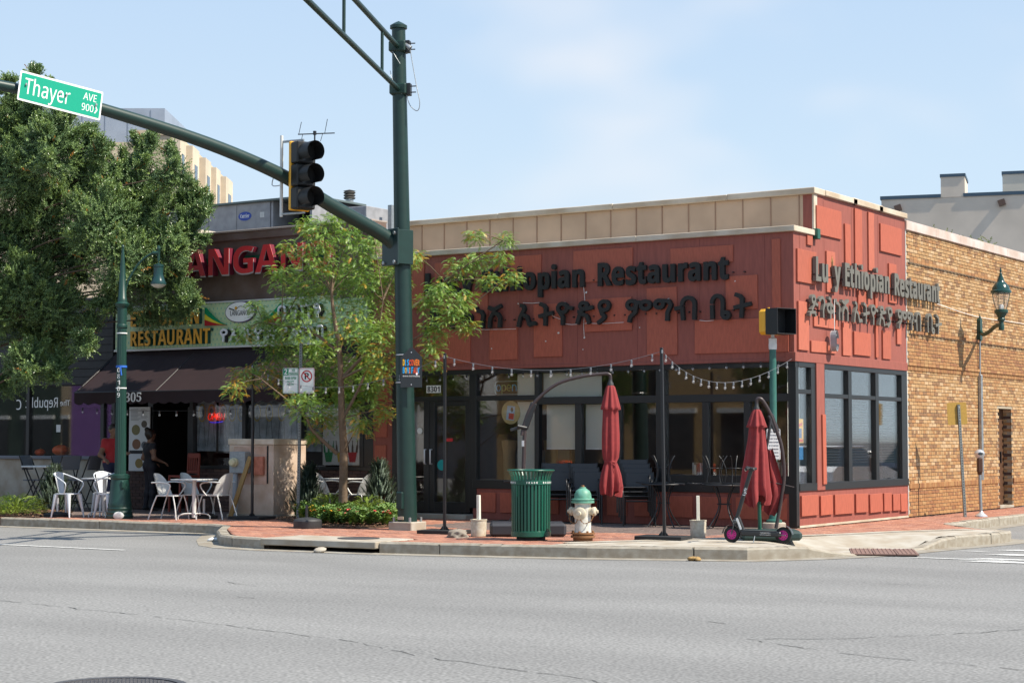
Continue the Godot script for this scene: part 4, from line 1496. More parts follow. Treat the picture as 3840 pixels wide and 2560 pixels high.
func car(at: Vector3, label: String, paint: Material, turn: float, called: String) -> void:
	var t := thing(called, label, "car", at, turn)
	var b := B.new()
	var side := PackedVector2Array([Vector2(-2.15, 0.32), Vector2(2.1, 0.32), Vector2(2.15, 0.75), Vector2(1.25, 0.95), Vector2(-1.9, 0.98), Vector2(-2.15, 0.85)])
	b.ext(side, -0.88, 0.88, Transform3D(Basis(Vector3.UP, PI / 2), Vector3.ZERO))
	P("body", b, paint, t)
	b = B.new()
	var lo := [Vector3(-0.82, 0.95, -1.1), Vector3(0.82, 0.95, -1.1), Vector3(0.82, 0.95, 1.75), Vector3(-0.82, 0.95, 1.75)]
	var hi := [Vector3(-0.62, 1.42, -0.3), Vector3(0.62, 1.42, -0.3), Vector3(0.62, 1.42, 1.2), Vector3(-0.62, 1.42, 1.2)]
	for k in 4:
		var l := (k + 1) % 4
		b.quad(lo[l], lo[k], hi[k], hi[l])
	P("window", b, mat(0.03, 0.045, 0.05, 0.08), t)
	b = B.new()
	b.box(Vector3(0, 1.44, 0.45), Vector3(1.28, 0.05, 1.56), Basis(), 0.02)
	P("roof", b, paint, t)
	for x in [-0.82, 0.82]:
		for z in [-1.35, 1.3]:
			b = B.new()
			b.lathe([Vector2(0.32, -0.1), Vector2(0.34, 0.0), Vector2(0.32, 0.1), Vector2(0.0, 0.1)], 18, Vector3(x, 0.33, z), Basis(Vector3.BACK, -PI / 2 * signf(x)))
			P("wheel", b, M.black_matt, t)

# ---------- raised lettering of the red restaurant ----------
func restaurant_signs() -> void:
	var ink := mat(0.020, 0.021, 0.020, 0.75, 0, M.fine, 4.0)
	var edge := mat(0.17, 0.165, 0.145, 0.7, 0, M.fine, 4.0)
	var s1 := thing("front_lettering", "black raised English lettering across the long shaded front fascia", "sign lettering")
	latin(s1, [["Lucy", -7.52, -6.42], ["Ethiopian", -6.23, -4.04], ["Restaurant", -3.76, -1.21]], Transform3D(Basis(), Vector3(0, 4.155, 0.09)), 0.41, ink, false)
	var s2 := thing("side_lettering", "black raised English lettering on the sunlit side, one letter missing", "sign lettering")
	latin(s2, [["Lucy", 0.57, 1.63], ["Ethiopian", 1.82, 3.9], ["Restaurant", 4.15, 6.55]], Transform3D(Basis(Vector3.UP, PI / 2), Vector3(0.085, 4.12, 0)), 0.41, edge, true)
	var s3 := thing("front_script", "black raised Ethiopic script below the English name on the shaded front", "sign lettering")
	for q in [["ድንቅነሽ", -7.42, -5.7], ["ኢትዮጵያ", -5.4, -3.45], ["ምግብ", -3.13, -1.76], ["ቤት", -1.5, -0.72]]:
		glyph_word(q[0], q[2] - q[1], 0.40, 0.034, 0.07, Transform3D(Basis(), Vector3(q[1], 3.49, 0.09)), ink, s3)
	var s4 := thing("side_script", "grey raised Ethiopic script below the English name on the sunlit side", "sign lettering")
	for q in [["ድንቅነሽ", 0.33, 2.03], ["ኢትዮጵያ", 2.22, 4.06], ["ምግብ", 4.33, 5.53], ["ቤት", 5.86, 6.68]]:
		glyph_word(q[0], q[2] - q[1], 0.36, 0.026, 0.06, Transform3D(Basis(Vector3.UP, PI / 2), Vector3(0.06, 3.51, -q[1])), edge, s4)
	# brackets that hold the letters off the wall
	for q in [[s1, 4.26, 0], [s3, 3.62, 0]]:
		var b := B.new()
		var x := -7.4
		while x < -0.8:
			b.bb(Vector3(x, q[1], 0.03), Vector3(x + 0.02, q[1] + 0.02, 0.095))
			x += 0.21
		P("bracket", b, M.black_metal, q[0])
	for q in [[s2, 4.22], [s4, 3.62]]:
		var b := B.new()
		var z := -0.6
		while z > -6.6:
			b.bb(Vector3(-0.005, q[1], z - 0.02), Vector3(0.105, q[1] + 0.02, z))
			z -= 0.17
		P("bracket", b, M.black_metal, q[0])
	# the fallen letter hangs by its wire
	var h := thing("hanging_letter", "loose upside hollow letter C hanging by a wire below the side script", "sign letter", Vector3(0.13, 3.14, -1.33))
	var b := B.new()
	var k := 0
	for poly in Geometry2D.offset_polyline(PackedVector2Array(Array(arc(0, 0.06, 0.075, 0.085, -5, 185)) + Array(arc(0, -0.06, 0.075, 0.085, 175, 365))), 0.034, Geometry2D.JOIN_ROUND, Geometry2D.END_BUTT):
		b.ext(poly, -0.05, -0.035, facing(Vector3.ZERO, PI / 2 + 0.15))
	P("back", b, M.steel, h)
	b = B.new()
	for rad in [0.034]:
		for side in [1.0, -1.0]:
			var pts := []
			var pl := Array(arc(0, 0.06, 0.075 + side * 0.034, 0.085 + side * 0.034, -5, 185)) + Array(arc(0, -0.06, 0.075 + side * 0.034, 0.085 + side * 0.034, 175, 365))
			for i in pl.size() - 1:
				var xf := facing(Vector3.ZERO, PI / 2 + 0.15)
				b.quad(xf * Vector3(pl[i].x, pl[i].y, -0.05), xf * Vector3(pl[i + 1].x, pl[i + 1].y, -0.05), xf * Vector3(pl[i + 1].x, pl[i + 1].y, 0.05), xf * Vector3(pl[i].x, pl[i].y, 0.05))
	P("rim", b, mat(0.32, 0.35, 0.38, 0.5, 0.5), h)
	b = B.new()
	b.tube(curve([Vector3(0, 0.15, 0), Vector3(0.01, 0.3, 0.02), Vector3(-0.01, 0.5, -0.02), Vector3(0.0, 0.72, -0.03)], 4), 0.006, 5)
	P("wire", b, M.white, h)
	# white lamp wire strung between the letters
	var w := thing("lettering_wire", "thin white wire run between the letters of the shaded front", "wire")
	b = B.new()
	for q in [[-6.7, 3.50, -5.45, 3.46], [-5.3, 3.93, -4.9, 3.92], [-4.75, 3.72, -4.5, 3.60], [-4.45, 3.52, -4.1, 3.50], [-4.0, 3.51, -3.2, 3.50], [-1.72, 3.48, -1.45, 3.47], [-2.55, 3.86, -2.3, 3.88]]:
		b.tube([Vector3(q[0], q[1], 0.09), Vector3((q[0] + q[2]) / 2, (q[1] + q[3]) / 2 - 0.012, 0.09), Vector3(q[2], q[3], 0.09)], 0.004, 5)
	P("strand", b, M.white, w)
	b = B.new()
	b.tube(curve([Vector3(-4.02, 4.2, 0.1), Vector3(-4.0, 3.9, 0.08), Vector3(-4.03, 3.5, 0.07), Vector3(-4.02, 3.28, 0.07)], 5), 0.004, 5)
	P("strand", b, M.white, w)

func latin(s: Node, words: Array, xf: Transform3D, cap: float, m: Material, missing: bool) -> void:
	var capm := bounds(text_mesh("E", "black", 0.1))
	for wd in words:
		var full := bounds(text_mesh(wd[0], "black", 0.1))
		var f: Font = font("black")
		var sx: float = (wd[2] - wd[1]) / full.size.x
		var sy := cap / capm.size.y
		for i in String(wd[0]).length():
			var ch: String = wd[0][i]
			if missing and ch == "c":
				continue
			var adv := f.get_string_size(String(wd[0]).substr(0, i), HORIZONTAL_ALIGNMENT_LEFT, -1, 64).x * 0.01 if i else 0.0
			var one: Mesh = text_mesh(ch, "black", 0.1)
			# the lettering shares one baseline: bodies differ by their descent only
			var b := B.new()
			var tr := Transform3D(Basis.from_scale(Vector3(sx, sy, 0.65)), Vector3(wd[1] + adv * sx, -capm.position.y * sy, 0.0))
			if ch == "p":
				# the heavy cut of this letter does not mesh: two lighter ones side by side
				one = text_mesh("p", "bold", 0.1)
				b.add(one, xf * tr * Transform3D(Basis.from_scale(Vector3(1, 1, 0.97)), Vector3(0.025, -0.006, 0)))
			b.add(one, xf * tr)
			P("letter", b, m, s)

# ---------- awning, sign board and raised name of the dark shop ----------
func awning_and_boards() -> void:
	var t := thing("awning", "burgundy cloth awning with scalloped edge over the dark shop's door", "awning")
	var cl := mat(0.018, 0.0045, 0.0065, 0.85, 0, M.soft, 0.6)
	var x0 := -15.6
	var x1 := -8.9
	var b := B.new()
	var a := Vector3(x0, 3.32, 0.03)
	var c := Vector3(x0, 2.42, 1.25)
	var n := 24
	for i in n:
		var u0 := x0 + (x1 - x0) * i / n
		var u1 := x0 + (x1 - x0) * (i + 1) / n
		for k in 5:
			var f0 := k / 5.0
			var f1 := (k + 1) / 5.0
			var s0 := 0.05 * sin(f0 * PI) * (0.6 + 0.4 * sin(i * 1.3))
			var s1 := 0.05 * sin(f1 * PI) * (0.6 + 0.4 * sin(i * 1.3))
			var t0 := 0.05 * sin(f0 * PI) * (0.6 + 0.4 * sin((i + 1) * 1.3))
			var t1 := 0.05 * sin(f1 * PI) * (0.6 + 0.4 * sin((i + 1) * 1.3))
			b.quad(Vector3(u0, lerpf(3.32, 2.42, f1) - s1, lerpf(0.03, 1.25, f1)), Vector3(u1, lerpf(3.32, 2.42, f1) - t1, lerpf(0.03, 1.25, f1)), Vector3(u1, lerpf(3.32, 2.42, f0) - t0, lerpf(0.03, 1.25, f0)), Vector3(u0, lerpf(3.32, 2.42, f0) - s0, lerpf(0.03, 1.25, f0)))
	for x in [x0, x1]:
		if x == x0:
			b.tri(Vector3(x, 3.32, 0.03), Vector3(x, 2.42, 0.03), Vector3(x, 2.42, 1.25))
		else:
			b.tri(Vector3(x, 3.32, 0.03), Vector3(x, 2.42, 1.25), Vector3(x, 2.42, 0.03))
	P("canopy", b, cl, t)
	b = B.new()
	var m := 132
	for i in m:
		var u0 := x0 + (x1 - x0) * i / m
		var u1 := x0 + (x1 - x0) * (i + 1) / m
		var d0 := 2.21 - 0.045 * absf(sin(u0 * PI / 0.30))
		var d1 := 2.21 - 0.045 * absf(sin(u1 * PI / 0.30))
		var w0 := 1.255 + 0.012 * sin(u0 * 9.0)
		var w1 := 1.255 + 0.012 * sin(u1 * 9.0)
		b.quad(Vector3(u0, d0, w0), Vector3(u1, d1, w1), Vector3(u1, 2.42, 1.252), Vector3(u0, 2.42, 1.252))
	P("valance", b, cl, t)
	b = B.new()
	b.tube([Vector3(x0, 2.42, 1.24), Vector3(x1, 2.42, 1.24)], 0.016, 6)
	for x in [x0 + 0.03, -13.3, -11.1, x1 - 0.03]:
		b.tube([Vector3(x, 3.3, 0.03), Vector3(x, 2.42, 1.24)], 0.014, 6)
		b.tube([Vector3(x, 2.42, 0.03), Vector3(x, 2.42, 1.24)], 0.014, 6)
	P("frame", b, M.black_metal, t)
	b = B.new()
	text_box(b, "8305", "serif-bold", 0.62, 0.19, 0.004, Transform3D(Basis(), Vector3(-14.28, 2.215, 1.27)))
	P("number", b, M.white_paint, t)
	b = B.new()
	text_box(b, "8305", "serif-bold", 0.62, 0.19, 0.004, Transform3D(Basis(), Vector3(-9.75, 2.215, 1.27)))
	P("number", b, M.white_paint, t)
	# green patterned sign board
	var s := thing("sign_board", "pale green patterned sign board with yellow and white lettering above the awning", "sign")
	b = B.new()
	b.bb(Vector3(-15.58, 3.35, -0.02), Vector3(-9.72, 4.23, 0.13), 0.008)
	b.bb(Vector3(-9.70, 3.42, -0.02), Vector3(-8.88, 4.19, 0.09), 0.008)
	var im := Image.create_empty(128, 128, false, Image.FORMAT_RGB8)
	im.fill(lin(0.50, 0.62, 0.36))
	var dk := lin(0.22, 0.48, 0.36)
	for i in 4:
		for j in 4:
			im.fill_rect(Rect2i(i * 32 + (16 if j % 2 else 0) % 32 + 4, j * 32 + 8, 8, 14), dk)
			im.fill_rect(Rect2i(i * 32 + 20, j * 32 + 24, 5, 5), lin(0.36, 0.56, 0.36))
	var sm := mat(1, 1, 1, 0.55, 0, ImageTexture.create_from_image(im), 2.4)
	P("board", b, sm, s)
	b = B.new()
	b.bb(Vector3(-15.6, 3.31, -0.02), Vector3(-9.71, 3.35, 0.15), 0.004)
	b.bb(Vector3(-15.6, 4.23, -0.02), Vector3(-9.71, 4.26, 0.15), 0.004)
	P("edge", b, M.alum, s)
	var green := mat(0.01, 0.07, 0.055, 0.6)
	var yel := mat(0.72, 0.36, 0.03, 0.6)
	for q in [["ETHIOPIAN", -15.06, -13.13, 3.82, 0.32], ["RESTAURANT", -15.06, -12.82, 3.41, 0.31]]:
		var full := bounds(text_mesh(q[0], "bold", 0.1))
		var sx: float = (q[2] - q[1]) / full.size.x
		var sy: float = q[4] / bounds(text_mesh("E", "bold", 0.1)).size.y
		var eb := bounds(text_mesh("E", "bold", 0.1))
		for i in String(q[0]).length():
			var adv := font("bold").get_string_size(String(q[0]).substr(0, i), HORIZONTAL_ALIGNMENT_LEFT, -1, 64).x * 0.01 if i else 0.0
			for ly in 2:
				b = B.new()
				b.add(text_mesh(q[0][i], "bold", 0.1), Transform3D(Basis.from_scale(Vector3(sx, sy, 0.9 if ly == 0 else 0.15)), Vector3(q[1] + adv * sx, q[3] - eb.position.y * sy, 0.18 if ly == 0 else 0.233)))
				P("letter", b, green if ly == 0 else yel, s)
	# tricolour leaf
	for lf in [[-12.98, 1.0], [-10.98, -1.0]]:
		var k := 0
		for band in [[0.37, 0.24, lin(0.0, 0.26, 0.10)], [0.24, 0.12, lin(0.80, 0.66, 0.05)], [0.12, 0.0, lin(0.42, 0.02, 0.02)]]:
			var pl := PackedVector2Array()
			for i in 9:
				var u := i / 8.0
				pl.append(Vector2(lf[1] * 0.58 * u, band[1] * pow(1 - u, 1.5) + 0.004))
			for i in 9:
				var u := 1.0 - i / 8.0
				pl.append(Vector2(lf[1] * 0.58 * u, band[0] * pow(1 - u, 1.5) + 0.008))
			pl.remove_at(9)
			b = B.new()
			b.ext(pl, 0.0, 0.05, Transform3D(Basis(), Vector3(lf[0], 3.77, 0.135)))
			var mm := StandardMaterial3D.new()
			mm.albedo_color = band[2]
			P("emblem_band", b, mm, s)
			k += 1
	# oval badge with its drawing and name
	b = B.new()
	b.ext(circle_poly(0.215, 36, 1.86), 0.0, 0.05, Transform3D(Basis(), Vector3(-12.02, 4.02, 0.135)))
	P("badge_rim", b, mat(0.06, 0.015, 0.12, 0.5), s)
	b = B.new()
	b.ext(circle_poly(0.20, 36, 1.9), 0.0, 0.012, Transform3D(Basis(), Vector3(-12.02, 4.02, 0.183)))
	P("badge", b, M.white, s)
	b = B.new()
	text_box(b, "LANGANO", "regular", 0.47, 0.10, 0.004, Transform3D(Basis(), Vector3(-12.27, 3.95, 0.196)))
	b.tube(curve([Vector3(-12.16, 4.02, 0.2), Vector3(-12.05, 4.12, 0.2), Vector3(-11.95, 4.13, 0.2), Vector3(-11.85, 4.09, 0.2)], 4), 0.005, 4)
	b.tube([Vector3(-12.30, 4.10, 0.2), Vector3(-12.16, 4.06, 0.2)], 0.012, 4)
	P("badge_lettering", b, M.ink, s)
	b = B.new()
	b.ext(circle_poly(0.035, 14), 0.0, 0.004, Transform3D(Basis(), Vector3(-12.12, 4.10, 0.196)))
	P("badge_sun", b, M.gold, s)
	var wh := mat(0.70, 0.70, 0.72, 0.55)
	for q in [["የኢትዮጵያ", -12.54, -10.75, 3.43, 0.25], ["ምግብ", -10.6, -9.85, 3.43, 0.25], ["ላንጋኖ", -11.02, -9.86, 3.83, 0.27]]:
		glyph_word(q[0], q[2] - q[1], q[4], 0.024, 0.05, Transform3D(Basis(), Vector3(q[1] + 0.035, q[3] - 0.012, 0.13)), M.ink, s)
		glyph_word(q[0], q[2] - q[1], q[4], 0.022, 0.02, Transform3D(Basis(), Vector3(q[1], q[3], 0.20)), wh, s)
	# big red raised name with white-edged faces on a green rail
	var g := thing("name_letters", "large red raised letters on a green rail high on the dark shop", "sign lettering")
	b = B.new()
	b.bb(Vector3(-14.1, 5.0, -0.02), Vector3(-9.7, 5.16, 0.07))
	P("rail", b, mat(0.0, 0.07, 0.035, 0.6), g)
	var nm := "LANGANO"
	var fb := bounds(text_mesh(nm, "bold", 0.1))
	var sx := (-9.75 + 13.98) / fb.size.x
	var eb := bounds(text_mesh("L", "bold", 0.1))
	var sy := 0.54 / eb.size.y
	for i in nm.length():
		var adv := font("bold").get_string_size(nm.substr(0, i), HORIZONTAL_ALIGNMENT_LEFT, -1, 64).x * 0.01 if i else 0.0
		var at := Vector3(-13.98 + adv * sx, 4.79 - eb.position.y * sy, 0.0)
		var one := text_mesh(nm[i], "bold", 0.1)
		b = B.new()
		b.add(one, Transform3D(Basis.from_scale(Vector3(sx, sy, 1.5)), at + Vector3(0, 0, 0.15)))
		var o := P("letter", b, mat(0.16, 0.012, 0.03, 0.5), g)
		b = B.new()
		b.add(one, Transform3D(Basis.from_scale(Vector3(sx * 1.03, sy * 1.03, 0.12)), at + Vector3(-0.01, -0.01, 0.232)))
		P("letter_edge", b, mat(0.40, 0.34, 0.34, 0.5), o)
		b = B.new()
		b.add(one, Transform3D(Basis.from_scale(Vector3(sx, sy, 0.1)), at + Vector3(0, 0, 0.241)))
		P("letter_face", b, M.red_sign, o)

# ---------- traffic signal pole with its arms ----------
func traffic_signal_pole() -> void:
	var base := Vector3(-5.11, 0, 3.84)
	var t := thing("signal_pole", "tall dark green traffic signal pole with long curved arm over the street", "traffic pole", base)
	var b := B.new()
	b.box(Vector3(0, 0.03, 0), Vector3(0.46, 0.2, 0.42), Basis(), 0.012)
	P("footing", b, M.concrete, t)
	var lean := Vector3(-0.17, 0, 0.06)
	b = B.new()
	b.tube([Vector3(0, 0.13, 0), lean * 0.3 + Vector3(0, 2.5, 0), lean * 0.62 + Vector3(0, 5.0, 0), lean + Vector3(0, 8.22, 0)], [0.158, 0.146, 0.130, 0.112], 28)
	P("pole", b, M.pole_green, t)
	b = B.new()
	b.lathe([Vector2(0.10, -0.03), Vector2(0.142, -0.02), Vector2(0.142, 0.03), Vector2(0.08, 0.07), Vector2(0.0, 0.11)], 28, lean + Vector3(0, 8.23, 0))
	P("cap", b, M.pole_green, t)
	for q in [[0.16, 0.15], [0.16, -0.15], [-0.16, 0.15], [-0.16, -0.15]]:
		b = B.new()
		b.lathe([Vector2(0.022, 0), Vector2(0.022, 0.07), Vector2(0.0, 0.075)], 8, Vector3(q[0], 0.13, q[1]))
		P("anchor_bolt", b, M.galv, t)
	b = B.new()
	b.box(Vector3(-0.03, 0.47, 0.165), Vector3(0.13, 0.28, 0.06), Basis(), 0.015)
	P("hand_hole_box", b, M.pole_green, t)
	b = B.new()
	b.box(Vector3(-0.02, 0.19, 0.162), Vector3(0.12, 0.05, 0.012), Basis(), 0.003)
	P("plate", b, M.cream, t)
	# clamp where the arm meets the pole
	var ac := lean * 0.56 + Vector3(0, 4.6, 0)
	var ar := atan2(-0.30, 0.954)
	var bs := Basis(Vector3.UP, ar)
	b = B.new()
	b.box(ac + bs * Vector3(0, -0.02, 0.20), Vector3(0.40, 0.56, 0.05), bs, 0.006)
	b.box(ac + bs * Vector3(0.17, -0.02, 0.05), Vector3(0.05, 0.56, 0.26), bs, 0.006)
	b.box(ac + bs * Vector3(-0.17, -0.02, 0.05), Vector3(0.05, 0.56, 0.26), bs, 0.006)
	P("clamp", b, M.pole_green, t)
	b = B.new()
	b.box(ac + bs * Vector3(0, -0.02, 0.24), Vector3(0.44, 0.60, 0.03), bs, 0.006)
	P("flange", b, mat(0.012, 0.03, 0.03, 0.4), t)
	for q in [[0.15, 0.22], [-0.15, 0.22], [0.15, -0.25], [-0.15, -0.25]]:
		b = B.new()
		b.lathe([Vector2(0.03, 0), Vector2(0.03, 0.03), Vector2(0.0, 0.032)], 8, ac + bs * Vector3(q[0], q[1] - 0.02, 0.255), bs * Basis(Vector3.RIGHT, PI / 2))
		P("bolt", b, M.galv, t)
	# long arm, rising and curving out over the road
	var pts := []
	for p in [[-5.22, 4.60, 4.0], [-5.36, 4.79, 4.25], [-5.64, 5.17, 5.19], [-5.88, 5.53, 5.98], [-6.15, 5.81, 6.89], [-6.44, 6.03, 7.86], [-6.78, 6.23, 9.03], [-6.97, 6.31, 9.67], [-7.23, 6.38, 10.54], [-7.7, 6.46, 12.1], [-8.3, 6.5, 14.1]]:
		pts.append(Vector3(p[0], p[1], p[2]) - base)
	pts = curve(pts, 4)
	var rad := []
	for i in pts.size():
		rad.append(lerpf(0.125, 0.062, float(i) / (pts.size() - 1)))
	b = B.new()
	b.tube(pts, rad, 22)
	P("mast_arm", b, M.pole_green, t)
	# truss arm near the top, out over the crossing
	var dirv := Vector3(0.43, 0, 0.903).normalized()
	for q in [7.90, 7.19]:
		b = B.new()
		var s: Vector3 = lean * (q / 8.0) + Vector3(0, q, 0)
		b.tube([s, s + dirv * 7.5], 0.043, 14)
		P("truss_rail", b, M.pole_green, t)
		b = B.new()
		b.box(s + Vector3(0.0, 0.0, 0.0), Vector3(0.28, 0.18, 0.28), Basis(Vector3.UP, 0.4), 0.02)
		P("truss_clamp", b, M.pole_green, t)
		b = B.new()
		b.box(s + Vector3(0.16, 0.0, -0.05), Vector3(0.07, 0.20, 0.12), Basis(Vector3.UP, 0.4), 0.006)
		for y in [-0.05, 0.05]:
			b.tube([s + Vector3(0.16, y, -0.03), s + Vector3(0.28, y, -0.08)], 0.01, 6)
		P("clamp_bolts", b, M.black_metal, t)
	for d in [1.30, 3.95, 6.2]:
		b = B.new()
		var s: Vector3 = lean + dirv * d
		b.tube([s + Vector3(0, 7.19, 0), s + Vector3(0, 7.90, 0)], 0.026, 10)
		P("truss_strut", b, M.pole_green, t)
	# weatherhead and loose wires
	b = B.new()
	b.tube([lean + Vector3(0.08, 7.87, 0.02), lean + Vector3(0.15, 7.92, 0.0), lean + Vector3(0.22, 7.86, -0.03)], [0.035, 0.045, 0.05], 10)
	P("weatherhead", b, M.galv, t)
	b = B.new()
	b.tube(curve([lean + Vector3(0.22, 7.84, -0.03), lean + Vector3(0.26, 7.6, -0.04), lean + Vector3(0.33, 7.25, -0.05), lean + Vector3(0.40, 6.95, -0.05), lean + Vector3(0.35, 6.82, -0.05), lean + Vector3(0.22, 6.92, -0.03), lean + Vector3(0.17, 7.1, 0)], 5), 0.007, 5)
	b.tube(curve([lean + Vector3(-0.05, 7.86, 0.13), lean + Vector3(0.04, 7.72, 0.13), lean + Vector3(0.1, 7.6, 0.09)], 4), 0.006, 5)
	b.tube(curve([lean + Vector3(-0.08, 7.5, 0.12), lean + Vector3(0.0, 7.3, 0.14), lean + Vector3(0.13, 7.1, 0.08)], 4), 0.006, 5)
	P("loose_wire", b, M.galv, t)
	b = B.new()
	for y in [2.83, 2.38]:
		b.lathe([Vector2(0.149, -0.008), Vector2(0.153, 0), Vector2(0.149, 0.008)], 24, lean * 0.3 + Vector3(0, y, 0))
	P("strap", b, M.steel, t)
	# street name sign on the arm
	var sg := thing("street_name_sign", "green street name sign with white lettering hung on the signal arm", "street sign")
	var ax := Vector3(-6.97, 6.31, 9.67)
	var rt := Vector3(0.285, -0.12, -0.955).normalized()   # along the arm, towards the pole: right as read
	var up := (Vector3.UP - rt * rt.y).normalized()
	var sx := Transform3D(Basis(rt, up, rt.cross(up)), ax + rt.cross(up) * 0.14 + Vector3(0, 0.0, 0))
	sx = sx * Transform3D(Basis.from_scale(Vector3(0.77, 0.95, 1)), Vector3(-0.06, 0, 0))
	b = B.new()
	b.ext(round_rect(1.66, 0.445, 0.02), -0.004, 0.004, sx)
	P("panel", b, M.white, sg)
	b = B.new()
	b.ext(round_rect(1.60, 0.385, 0.015), 0.004, 0.0065, sx)
	P("green_face", b, M.sign_green, sg)
	b = B.new()
	var tf := sx * Transform3D(Basis(), Vector3(-0.72, -0.105, 0.007))
	var cm := bounds(text_mesh("T", "regular", 0.1))
	var full := bounds(text_mesh("Thayer", "regular", 0.1))
	var kx := 0.90 / full.size.x
	var ky := 0.235 / cm.size.y
	b.add(text_mesh("Thayer", "regular", 0.1), tf * Transform3D(Basis.from_scale(Vector3(kx, ky, 0.02)), Vector3(-full.position.x * kx, -cm.position.y * ky, 0.001)))
	text_box(b, "AVE", "regular", 0.27, 0.11, 0.002, sx * Transform3D(Basis(), Vector3(0.44, 0.035, 0.007)))
	text_box(b, "900", "regular", 0.24, 0.11, 0.002, sx * Transform3D(Basis(), Vector3(0.43, -0.13, 0.007)))
	b.ext(PackedVector2Array([Vector2(0, 0), Vector2(0.025, 0), Vector2(0.065, 0.06), Vector2(0.025, 0.12), Vector2(0, 0.12), Vector2(0.035, 0.06)]), 0.0, 0.002, sx * Transform3D(Basis(), Vector3(0.69, -0.135, 0.007)))
	P("lettering", b, M.white, sg)
	for q in [[-0.70, 0.03], [-0.03, 0.03], [0.10, 0.03], [0.71, 0.0]]:
		b = B.new()
		b.lathe([Vector2(0.02, 0), Vector2(0.02, 0.02), Vector2(0, 0.022)], 8, sx * Vector3(q[0], q[1], 0.008), sx.basis * Basis(Vector3.RIGHT, PI / 2))
		P("bolt", b, M.galv, sg)
	b = B.new()
	for x in [-0.6, 0.6]:
		b = B.new()
		b.box(sx * Vector3(x, 0.0, -0.06), Vector3(0.05, 0.2, 0.12), sx.basis, 0.004)
		P("bracket", b, M.steel, sg)
	signal_head()
	# small dark house-shaped sign strapped to the pole
	var d := thing("district_sign", "small black house-shaped sign with bright lettering strapped to the signal pole", "sign", Vector3(-4.99, 2.59, 4.0), 0.52)
	d.scale = Vector3(1.13, 1.13, 1.0)
	b = B.new()
	var w := 0.155
	b.ext(PackedVector2Array([Vector2(-w, -0.26), Vector2(w, -0.26), Vector2(w, 0.17), Vector2(0, 0.325), Vector2(-w, 0.17)]), 0.0, 0.006, Transform3D(Basis(), Vector3(0.05, 0, 0.02)))
	P("panel", b, mat(0.02, 0.024, 0.028, 0.4), d)
	var cols := [lin(0.8, 0.45, 0.03), lin(0.02, 0.35, 0.75), lin(0.75, 0.08, 0.03), lin(0.85, 0.20, 0.03)]
	var lines := [["DISCOVER", 0.05, 0.09, [1, 1, 1, 2, 2, 3, 3, 3]], ["BONIFANT", -0.06, 0.09, [1, 0, 1, 3, 1, 2, 2, 1]]]
	for ln in lines:
		var ww := 0.245
		for i in 8:
			b = B.new()
			text_box(b, ln[0][i], "black", ww / 8.0 * (0.55 if ln[0][i] == "I" else 0.9), ln[2] * (0.92 if i % 2 else 1.0), 0.002, Transform3D(Basis(), Vector3(0.05 - ww / 2 + ww / 8.0 * i, ln[1], 0.0265)))
			var m := StandardMaterial3D.new()
			m.albedo_color = cols[ln[3][i]] if i else cols[0 if ln[1] > 0 else 1]
			P("letter", b, m, d)
	b = B.new()
	text_box(b, "diverse, local shopping", "regular", 0.245, 0.03, 0.002, Transform3D(Basis(), Vector3(0.05 - 0.1225, -0.115, 0.0265)))
	P("lettering", b, M.white, d)
	for y in [0.24, -0.22]:
		b = B.new()
		b.lathe([Vector2(0.009, 0), Vector2(0.0, 0.004)], 8, Vector3(0.05, y, 0.027), Basis(Vector3.RIGHT, PI / 2))
		P("bolt", b, M.steel, d)

